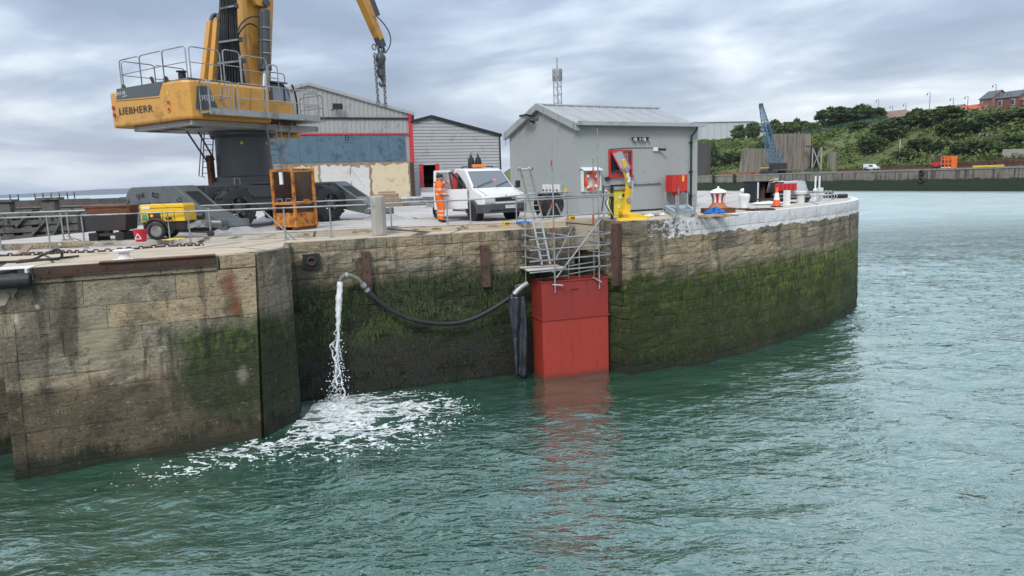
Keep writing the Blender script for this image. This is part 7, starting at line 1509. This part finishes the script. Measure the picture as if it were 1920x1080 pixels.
sk2 = thing('orange_stillage', 'orange cage stillage standing beside the forklift', 'stillage', atq(1778, 7), fr_); mt['orfar'] = M('orange_paint', (.75, .17, .03), .5)
for z in (.1, 1.2, 2.3, 3.2): MB().bb(-1.6, 1.6, -1, -.9, z, z + .22).bb(-1.6, 1.6, .9, 1, z, z + .22).out('rail', mt['orfar'] if z > 1 else mt['white'], sk2)
for x in (-1.6, -.5, .5, 1.6): MB().bb(x - .12, x + .12, -1.02, 1.02, 0, 3.4).out('post', mt['orfar'], sk2)
stacks = [(1568, 1622, 6, .9, 'low rusty steel stack left of the parked white van'), (1652, 1745, 10, 1.4, 'long rusty steel stack left of the forklift'), (1790, 1856, 10, 2.0, 'dark rusty steel stack right of the orange stillage'), (1850, 1930, 13, 2.4, 'dark rusty steel stack at the right edge of the far quay')]
for a, b, t_, h, lab in stacks:
    p, q = atq(a, t_), atq(b, t_); o = thing('steel_stack', lab, 'steel', p, 0, 'rusty steel stacks on the far quay'); nl = max(2, int(h / .45)); e = q - p
    for k in range(nl):
        for j in range(3): MB().bar(e * rr.uniform(0, .05) + fn * (j * .9) + V(0, 0, .2 + k * .45), e * rr.uniform(.9, 1) + fn * (j * .9) + V(0, 0, .2 + k * .45), .7, .38).out('beam', mt['darkrust'] if (k + j) % 3 else mt['rust'], o)
p, q = atq(1825, 5), atq(1880, 5); tag(MB().bar(p + V(0, 0, .25), q + V(0, 0, .25), .8, .5).out('yellow_pipe', mt['yellow']), 'long yellow pipe bundle lying along the far quay edge', 'pipe')
p = pxT(1686, 26, 300); z = terr((p - FA).dot(fd), 26); tp_ = thing('telegraph_pole', 'slim pale telegraph pole standing on the bank behind the white van', 'pole', (p.x, p.y, z)); hh = pxT(1686, 26, 261).z - z
MB().cyl((0, 0, -.5), (0, 0, hh), .16, 8, .11).out('shaft', mt['plaster2'], tp_, 40); MB().bar(fd * -.9 + V(0, 0, hh - .4), fd * .9 + V(0, 0, hh - .4), .1, .12).out('cross_arm', mt['wood'], tp_)
# ---- buildings on the plateau
def plat(px_, t_): p = pxT(px_, t_, 230); s_ = (p - FA).dot(fd); return V(p.x, p.y, terr(s_, t_))
mt['hbrick'] = M('red_brick_far', (.20, .075, .055), .9, 0, .2, .5, (.34, .2, .16), .3, dsc=.4); mt['slate'] = M('slate_roof', (.10, .105, .12), .7, 0, .15, .4); mt['redtile'] = M('red_tile_roof', (.46, .10, .05), .8, 0, .15, .5); mt['pinktile'] = M('faded_tile_roof', (.24, .15, .12), .8, 0, .15, .5)
def house(name, label, px0, px1, t_, yeave, yridge, wallm, roofm, depth=9, hip=False, chim=None, wins=(), gablefront=None, zb=None):
    a, b = plat(px0, t_), plat(px1, t_); zb = min(a.z, b.z) - .5; d = V(b.x - a.x, b.y - a.y, 0); L_ = d.length; o = thing(name, label, 'house', (a.x, a.y, zb), math.atan2(d.y, d.x)); ze = pxT((px0 + px1) / 2, t_, yeave).z - zb; zr_ = pxT((px0 + px1) / 2, t_, yridge).z - zb
    if hip: MB().bb(0, L_, 0, depth, 0, ze).out('wall', wallm, o); hp_ = depth * .45
    else: MB().prism([(0, 0), (depth, 0), (depth, ze), (depth / 2, zr_ - .15), (0, ze)], lambda u, v: (0, u, v), lambda u, v: (L_, u, v)).out('wall', wallm, o); hp_ = 0
    e = .35; R = [(-e, -e, ze - .1), (L_ + e, -e, ze - .1), (L_ + e, depth + e, ze - .1), (-e, depth + e, ze - .1), (hp_ - (0 if hip else e), depth / 2, zr_), (L_ - hp_ + (0 if hip else e), depth / 2, zr_)]
    ro = MB().add(R + [(x, y, z + .22) for x, y, z in R], [(6, 7, 11, 10), (8, 9, 10, 11), (0, 4, 5, 1), (2, 5, 4, 3), (0, 1, 7, 6), (2, 3, 9, 8), (1, 5, 11, 7), (5, 2, 8, 11), (3, 4, 10, 9), (4, 0, 6, 10)] + ([(9, 6, 10), (7, 8, 11), (3, 0, 4), (1, 2, 5)] if hip else [])).out('roof', roofm, o)
    if chim is not None:
        for c in chim: MB().bb(L_ * c - .7, L_ * c + .7, depth / 2 - .5, depth / 2 + .5, zr_ - .6, zr_ + 1.6).bb(L_ * c - .8, L_ * c + .8, depth / 2 - .6, depth / 2 + .6, zr_ + 1.602, zr_ + 1.8).out('chimney', wallm, ro)
    for (u, z, w_, h_) in wins:
        f = MB().bb(L_ * u - w_ / 2 - .15, L_ * u + w_ / 2 + .15, -.09, -.01, z - .15, z + h_ + .15).out('window', mt['white'], o); MB().bb(L_ * u - w_ / 2, L_ * u + w_ / 2, -.12, -.092, z, z + h_).out('pane', mt['glass'], f)
    return o
house('brick_house', 'red brick end-terrace house with slate roof on the hilltop', 1858, 1906, 92, 184, 171, mt['hbrick'], mt['slate'], 10, False, (.95,), [(.3, 3.8, 1.3, 1.9), (.3, 1.0, 1.3, 1.9), (.8, 3.8, 1.3, 1.9), (.8, 1.0, 1.3, 1.9)])
house('brick_house', 'red brick terrace house under scaffold at the right edge of the hilltop', 1907, 1955, 93, 186, 171, mt['hbrick'], mt['pinktile'], 10, False, (.95,), [(.3, 3.8, 1.3, 1.9), (.3, 1.0, 1.3, 1.9), (.75, 3.8, 1.3, 1.9)])
g_ = plat(1836, 92); gb = plat(1858, 92)
house('brick_house', 'brick gable wing with patched render facing the harbour on the hilltop', 1834, 1857, 90, 186, 171, M('patched_brick', (.22, .10, .075), .9, 0, .2, .4, (.42, .3, .25), .55, dsc=.35), mt['slate'], 10)
house('bungalow', 'bungalow with faded pink tiled roof behind the green fence', 1634, 1698, 84, 222, 208, mt['plaster2'], mt['pinktile'], 9, True, None, [(.15, 1.0, 1.6, 1.3), (.4, 1.0, 1.6, 1.3), (.7, 1.0, 1.6, 1.3)])
house('bungalow', 'low house with a bright red tiled roof left of the brick house', 1795, 1832, 88, 207, 197, mt['plaster2'], mt['redtile'], 8); house('bungalow', 'low house with brown tiled roof half hidden by trees', 1762, 1792, 90, 208, 198, mt['plaster2'], mt['pinktile'], 8)
# warehouse
a, b = AY(1312, 255, 430), AY(1548, 255, 445); a.z = b.z = 19.5; d = V(b.x - a.x, b.y - a.y, 0); wh_ = thing('warehouse', 'long white warehouse with shallow roof on the plateau behind the hut', 'building', (a.x, a.y, a.z - 1), math.atan2(d.y, d.x)); Lw = d.length; ze = AY(1330, 229, 430).z - a.z + 1; mt['wwall'] = M('pale_cladding', (.46, .49, .52), .6, 0, .05, .1)
MB().prism([(0, 0), (36, 0), (36, ze), (18, ze + 1.5), (0, ze)], lambda u, v: (0, u, v), lambda u, v: (Lw * .42, u, v)).out('wall', mt['wwall'], wh_); MB().prism([(4, 0), (36, 0), (36, ze - 1), (20, ze + .6), (4, ze - 1)], lambda u, v: (Lw * .42 + .05, u, v), lambda u, v: (Lw, u, v)).out('wing_wall', mt['wwall'], wh_)
MB().hexa([(-.5, -.6, ze - .1), (Lw * .42 + .5, -.6, ze - .1), (Lw * .42 + .5, 18, ze + 1.6), (-.5, 18, ze + 1.6), (-.5, -.6, ze + .3), (Lw * .42 + .5, -.6, ze + .3), (Lw * .42 + .5, 18, ze + 2), (-.5, 18, ze + 2)]).out('roof', mt['roofsheet'], wh_); MB().hexa([(Lw * .42, 3.5, ze - 1.1), (Lw + .5, 3.5, ze - 1.1), (Lw + .5, 20, ze + .7), (Lw * .42, 20, ze + .7), (Lw * .42, 3.5, ze - .8), (Lw + .5, 3.5, ze - .8), (Lw + .5, 20, ze + 1.1), (Lw * .42, 20, ze + 1.1)]).out('roof', mt['plaster'], wh_)
for k in range(9): MB().bb(Lw * .05 * k + 1, Lw * .05 * k + 1.15, -.06, -.003, .5, ze - .2).out('panel_joint', mt['galv'], wh_)
# lamp posts
lps = [(1541, 207, 86), (1646, 187, 84), (1672, 199, 95), (1697, 195, 90), (1741, 174, 80), (1785, 184, 86), (1812, 181, 90), (1863, 159, 82), (1892, 174, 84), (1531, 221, 84)]
names_ = ['left of the hilltop trees', 'above the bungalow with the pink roof', 'short one just right of the bungalow roof', 'bare one behind the bank trees', 'tall one on the crest above the slope trees', 'between the crest trees and the red roof', 'above the bright red roof', 'tallest one in front of the brick gable', 'in front of the brick house windows', 'low one beside the warehouse end']
for (px_, yt, t_), nm in zip(lps, names_):
    b = plat(px_, t_); h = pxT(px_, t_, yt).z - b.z; o = thing('lamp_post', 'grey street lamp post on the hilltop, ' + nm, 'lamp post', b, 0, 'street lamps along the hilltop'); MB().cyl((0, 0, -.5), (0, 0, h), .13, 8, .09).out('column', mt['crdark'], o, 40)
    MB().tube(arc3((0, 0, h - .2), fd * -.6 + V(0, 0, h + .5), fd * -1.3 + V(0, 0, h - .2), 6), .06, 6).out('bracket', mt['crdark'], o, 50); MB().lathe([(.08, .3), (.26, .0), (.22, -.3), (.05, -.4)], 8, fd * -1.3 + V(0, 0, h - .5)).out('lantern', mt['crdark'], o, 40)
# fence on the crest
mt['fence'] = M('green_fence', (.035, .10, .085), .6)
fp = [pxT(a, 66, b) for a, b in ((1480, 250), (1530, 245), (1580, 239), (1620, 231), (1660, 224))]; fp = [V(p.x, p.y, terr((p - FA).dot(fd), 66)) for p in fp]; fo = thing('mesh_fence', 'green mesh fence running along the top of the grass bank', 'fence', fp[0]); cf = cat([p - fp[0] for p in fp], 8)
for k, p in enumerate(cf): MB().cyl(p - V(0, 0, .3), p + V(0, 0, 2.4), .09, 5).out('post', mt['fence'], fo)
for a, b in zip(cf[:-1], cf[1:]):
    mb = MB()
    for z in np.arange(.2, 2.4, .22): mb.bar(a + V(0, 0, z), b + V(0, 0, z), .03, .06)
    mb.out('mesh_panel', mt['fence'], fo)
# ---- vegetation
def leafmat(name, c0, c1):
    t = NT(name); r = t.rnd(); p = t.P(); c = t.mix(r, c0, c1); c = t.mix(t.sm(t.noise(p, .5, 4, .6), .42, .66), c, tuple(q * 1.55 for q in c1)); c = t.mix(t.sm(t.noise(p, 1.7, 3, .6), .52, .66), c, tuple(q * .6 for q in c0)); m = t.fin(c, .85, 0, None, .2); return m
mt['leafD'] = leafmat('dark_leaves', (.038, .066, .022), (.066, .10, .03)); mt['leafM'] = leafmat('mid_leaves', (.06, .095, .026), (.10, .14, .036)); mt['bark'] = M('bark', (.08, .06, .045), .9)
def crown_mesh(name, seed, ncl, npl, mat, leaf=.045):
    """unit tree crown (height 1, centre at .6) of leaf clumps"""
    rg = np.random.default_rng(seed); vs = []; fs = []
    for c in range(ncl):
        u = rg.normal(size=3); u /= np.linalg.norm(u); q = rg.uniform(.45, 1) ** .5; cen = np.array([u[0] * .36, u[1] * .36, u[2] * .42]) * q + [0, 0, .5]
        cr_ = rg.uniform(.07, .14)
        P = rg.normal(size=(npl, 3)); P /= np.linalg.norm(P, axis=1)[:, None]; P = cen + P * cr_ * rg.uniform(.4, 1, (npl, 1)) * [1.15, 1.15, .8]
        for p in P:
            a = rg.normal(size=3); a /= np.linalg.norm(a); b = np.cross(a, rg.normal(size=3)); b /= np.linalg.norm(b) + 1e-9; s = leaf * rg.uniform(.6, 1.3); o = len(vs)
            vs += [tuple(p - a * s), tuple(p + b * s * .6), tuple(p + a * s), tuple(p - b * s * .6)]; fs.append((o, o + 1, o + 2, o + 3))
    me = bpy.data.meshes.new(name); me.from_pydata(vs, [], fs); me.materials.append(mat); me.update(); return me
def trunk_mesh(seed):
    rg = random.Random(seed); mb = MB().tube([V(0, 0, -.06), V(.01, 0, .15), V(-.01, .01, .35), V(.0, 0, .6)], [.035, .028, .022, .008], 7)
    for k in range(6): a = k * 1.05 + rg.random(); mb.tube([V(0, 0, .2 + .05 * k), V(.12 * math.cos(a), .12 * math.sin(a), .36 + .05 * k), V(.26 * math.cos(a), .26 * math.sin(a), .48 + .05 * k)], [.016, .011, .004], 5)
    me = mb.mesh('trunk'); me.materials.append(mt['bark']); return me
crD = [crown_mesh('crown', 10 + k, 74, 46, mt['leafD']) for k in range(3)]; crM = [crown_mesh('crown', 20 + k, 74, 46, mt['leafM']) for k in range(3)]; trk = [trunk_mesh(k) for k in range(2)]
rt = random.Random(12)
def tree(px_, t_, ybase, ytop, wpx, dark, label, grp='trees on the bank'):
    b = plat(px_, t_); zt = pxT(px_, t_, ytop).z; p = pxT(px_, t_, ybase); z = b.z - .3; h = max(3, zt - z); wd = wpx / 1290 * p.y
    o = thing('tree', label, 'tree', (b.x, b.y, z), rt.uniform(0, 6), grp); k = rt.randrange(3)
    c = bpy.data.objects.new('crown', (crD if dark else crM)[k]); COL.objects.link(c); c.parent = o; tk = bpy.data.objects.new('trunk', trk[k % 2]); COL.objects.link(tk); tk.parent = o
    o.scale = (wd / .8, wd / .8, h / 1.0)
TL = [(1560, 76, 232, 197, 60, 1, 'broad dark tree at the left end of the hilltop clump'), (1590, 78, 230, 196, 60, 1, 'dark tree in the left middle of the hilltop clump'), (1612, 80, 226, 193, 56, 1, 'tallest dark tree in the hilltop clump'), (1636, 80, 222, 199, 48, 1, 'dark tree at the right end of the hilltop clump'),
      (1386, 88, 256, 233, 30, 0, 'round green tree left of the blue crane boom, nearest the warehouse'), (1412, 88, 252, 227, 30, 0, 'green tree just left of the blue boom'), (1452, 86, 250, 222, 36, 1, 'dark tree just right of the blue boom'), (1480, 86, 248, 226, 34, 0, 'green tree above the tall bastion'), (1508, 88, 246, 225, 34, 0, 'green tree right of the bastion top'), (1528, 90, 244, 228, 26, 0, 'small green tree by the warehouse end'), (1492, 130, 228, 219, 22, 1, 'small dark tree showing over the warehouse roof'),
      (1668, 44, 272, 222, 62, 1, 'large dark tree hanging on the middle of the bank'), (1692, 52, 262, 216, 60, 1, 'large dark tree on the bank below the bungalow'), (1640, 36, 284, 248, 50, 1, 'dark bushy tree low on the bank left of the pole'), (1715, 60, 240, 201, 34, 1, 'slender dark tree on the crest right of the bungalow'),
      (1742, 56, 248, 203, 62, 0, 'broad tree on the crest under the tall lamp'), (1775, 60, 240, 196, 58, 0, 'pale green tree beside the red roof'), (1725, 34, 290, 256, 48, 1, 'dark tree right of the telegraph pole'), (1760, 36, 286, 264, 48, 1, 'dark tree behind the forklift'),
      (1795, 48, 262, 222, 66, 1, 'wide dark tree in the middle of the right bank'), (1828, 50, 262, 224, 62, 1, 'dark tree below the brick gable'), (1855, 56, 248, 212, 56, 0, 'green tree on the crest below the brick house'), (1885, 54, 250, 208, 62, 1, 'dark tree at the right of the crest'), (1915, 56, 244, 204, 60, 1, 'dark tree at the right edge of the picture'),
      (1812, 32, 292, 262, 50, 1, 'dark tree low on the bank right of the forklift'), (1846, 34, 290, 262, 52, 1, 'dark tree below the long retaining wall'), (1874, 32, 292, 266, 44, 1, 'dark tree left of the grey block wall'), (1908, 38, 278, 252, 46, 1, 'dark tree above the grey block wall'),
      (1342, 40, 318, 292, 40, 1, 'dark bush at the foot of the bank beside the hut corner'), (1372, 34, 318, 284, 40, 1, 'dark bush left of the low bastion'), (1428, 40, 284, 262, 26, 1, 'dark bush on top of the low bastion'), (1335, 30, 300, 262, 22, 1, 'dark bush hiding the left abutment'), (1700, 28, 300, 276, 40, 0, 'green bush on the lower bank right of the pole'), (1610, 60, 262, 246, 40, 0, 'low green bush on the grass below the fence')]
for a in TL: tree(*a)
# undergrowth covering the bank
rg = np.random.default_rng(4); vs = []; fs = []
for k in range(3600):
    s_ = rg.uniform(-140, 175); t_ = 17 + 60 * rg.random(); z = terr(s_, t_); n_ = mnoise.noise(V(s_ * .06, t_ * .06, 5))
    if n_ < -.28 and rg.random() < .75: continue
    R_ = rg.uniform(.7, 2.0) * (1.1 + .5 * n_) * (1 + .9 * smooth((s_ - 35) / 25) * smooth((t_ - 22) / 8))
    c = np.array(ST(s_, t_, z)); m = 16
    for q in range(m):
        u = rg.normal(size=3); u /= np.linalg.norm(u); u[2] = abs(u[2]); p = c + u * R_ * [1, 1, .6]; a = rg.normal(size=3); a /= np.linalg.norm(a); b = np.cross(a, u); b /= np.linalg.norm(b) + 1e-9; l_ = rg.uniform(.35, .7); o = len(vs); vs += [tuple(p - a * l_), tuple(p + b * l_ * .7), tuple(p + a * l_), tuple(p - b * l_ * .7)]; fs.append((o, o + 1, o + 2, o + 3))
t = NT('bramble_leaves'); p = t.P(); c = t.mix(t.noise(p, .05, 4, .6), (.065, .105, .026), (.15, .185, .05)); c = t.mix(t.sm(t.noise(p, .25, 4, .6), .5, .62), c, (.045, .07, .02)); c = t.mix(t.sm(t.noise(p, .12, 4, .65, .4), .58, .7), c, (.13, .12, .05)); mt['bramble'] = t.fin(c, .9, 0, None, .2)
tag(MB().add(vs, fs).out('undergrowth', mt['bramble']), 'tangled green undergrowth covering the bank', 'undergrowth', kind='stuff')
# ------------------------------------------------------------------ left: sea wall, old jetty timbers, far coast
swm = thing('sea_wall', 'long low stone sea wall on the horizon at the left', 'wall', (-40, 62, 0), math.radians(2))
mt['swtop'] = M('dark_parapet_stone', (.105, .085, .08), .9, 0, .3, .6, (.05, .045, .045), .4, .3, .5, 6); mt['swlow'] = M('grey_wall_stone', (.20, .20, .185), .9, 0, .2, .3, (.1, .1, .09), .4, .4, .5, 6)
for k in range(22): x = -46 + k * 3.2; MB().bb(x + .01, x + 3.19, 0, 1.2, .62, 1.16 + .03 * math.sin(k * 2)).out('parapet_block', mt['swtop'], swm)
for k in range(22): x = -46 + k * 3.2; MB().bb(x + .01, x + 3.19, -.25, 3, .5, .615).out('coping', mt['swlow'], swm); MB().bb(x + .02, x + 3.18, -.1, 3, -6, .495).out('wall_block', mt['swlow'], swm)
for k in range(8): p = AY([16, 31, 62, 77, 92, 107, 122, 135][k], 374, 62); MB().cyl((p.x + 40, .4, 1.1), (p.x + 40, .4, 1.75), .05, 5).out('stanchion', mt['crdark'], swm)
jm = mt['oldtim'] = M('grey_old_timber', (.135, .13, .115), .9, 0, .25, 1.5, (.06, .055, .05), .45, .45, .5, 10)
JP = Frame((-24, 33), math.radians(8)); jt_ = thing('timber_jetty', 'derelict grey timber jetty frames beyond the left edge of the quay', 'jetty', JP.c, JP.rz)
for px_, yt, w_ in ((-30, 380, .5), (12, 379, .5), (52, 398, .45), (94, 375, .6), (120, 398, .4), (140, 400, .4)):
    p = JP.Y(px_, yt, 0); MB().bb(p.x - w_ / 2, p.x + w_ / 2, -.25, .25, -6, p.z).out('pile', jm, jt_, None, .03)
    MB().bb(p.x - w_ * .8, p.x + w_ * .8, -.35, .35, p.z + .003, p.z + .12).out('pile_cap', jm, jt_)
for yy in (404, 418, 432, 446):
    a, b = JP.Y(-60, yy + 3, 0), JP.Y(152, yy - 5, 0); MB().bb(a.x, b.x, -.32, -.255, b.z - .1, b.z + .12).out('waling', jm, jt_)
for k in range(14):
    x = lerp(JP.Y(-60, 420, 0).x, JP.Y(152, 420, 0).x, (k + .5) / 14); MB().bb(x - .28, x + .28, .3, .38, -6, JP.Y(60, 400 + 6 * (k % 3), 0).z).out('sheet_board', jm, jt_)
for a_, b_2 in (((2, 400), (14, 416)), ((30, 425), (52, 400)), ((82, 398), (96, 410)), ((60, 440), (84, 415)), ((100, 440), (118, 405))): MB().bar(JP.Y(*a_, -.4), JP.Y(*b_2, -.4), .1, .1).out('brace', jm, jt_)
struct(MB().hexa([(-60, 26, -6.2), (-17.4, 26, -6.2), (-18.2, 61.5, -6.2), (-60, 61.5, -6.2), (-60, 26, -3.2), (-17.4, 26, -3.2), (-18.2, 61.5, -3.2), (-60, 61.5, -3.2)]).out('mud_bank', M('dark_mud', (.05, .046, .04), .7, 0, .3, .5)))
vs = []; nn_ = 60
for k in range(nn_ + 1):
    px_ = lerp(-500, 560, k / nn_); hor = 370.5 - .0335 * px_; top = hor - (4.5 + 5.5 * smooth((px_ + 60) / 330) + 1.6 * mnoise.noise(V(k * .25, 0, 0)) + .5 * mnoise.noise(V(k * .9, 4, 0))); p = AY(px_, top, 8600.0); vs += [(p.x, p.y, WZ - .5), (p.x, p.y, max(12, p.z)), (p.x * 1.06, p.y * 1.06, WZ - .5)]
struct(MB().add(vs, [(3 * k, 3 * k + 3, 3 * k + 4, 3 * k + 1) for k in range(nn_)] + [(3 * k + 1, 3 * k + 4, 3 * k + 5, 3 * k + 2) for k in range(nn_)]).out('far_coast', M('coast_land', (.06, .07, .05), .95, 0, .3, .002)))
# ------------------------------------------------------------------ air
hz_ = MB().bb(-11600, 11600, -11600, 11600, -7.3, 96).out('haze', None); hz_['kind'] = 'stuff'; hz_['label'] = 'thin pale sea haze in the air'; hz_['category'] = 'haze'
hm = bpy.data.materials.new('haze_air'); hm.use_nodes = True; nt_ = hm.node_tree
for n_ in list(nt_.nodes):
    if n_.type == 'BSDF_PRINCIPLED': nt_.nodes.remove(n_)
pv = nt_.nodes.new('ShaderNodeVolumePrincipled'); pv.inputs['Color'].default_value = (.80, .88, 1, 1); pv.inputs['Density'].default_value = 7e-5; nt_.links.new(pv.outputs[0], nt_.nodes['Material Output'].inputs['Volume']); hz_.data.materials.append(hm)
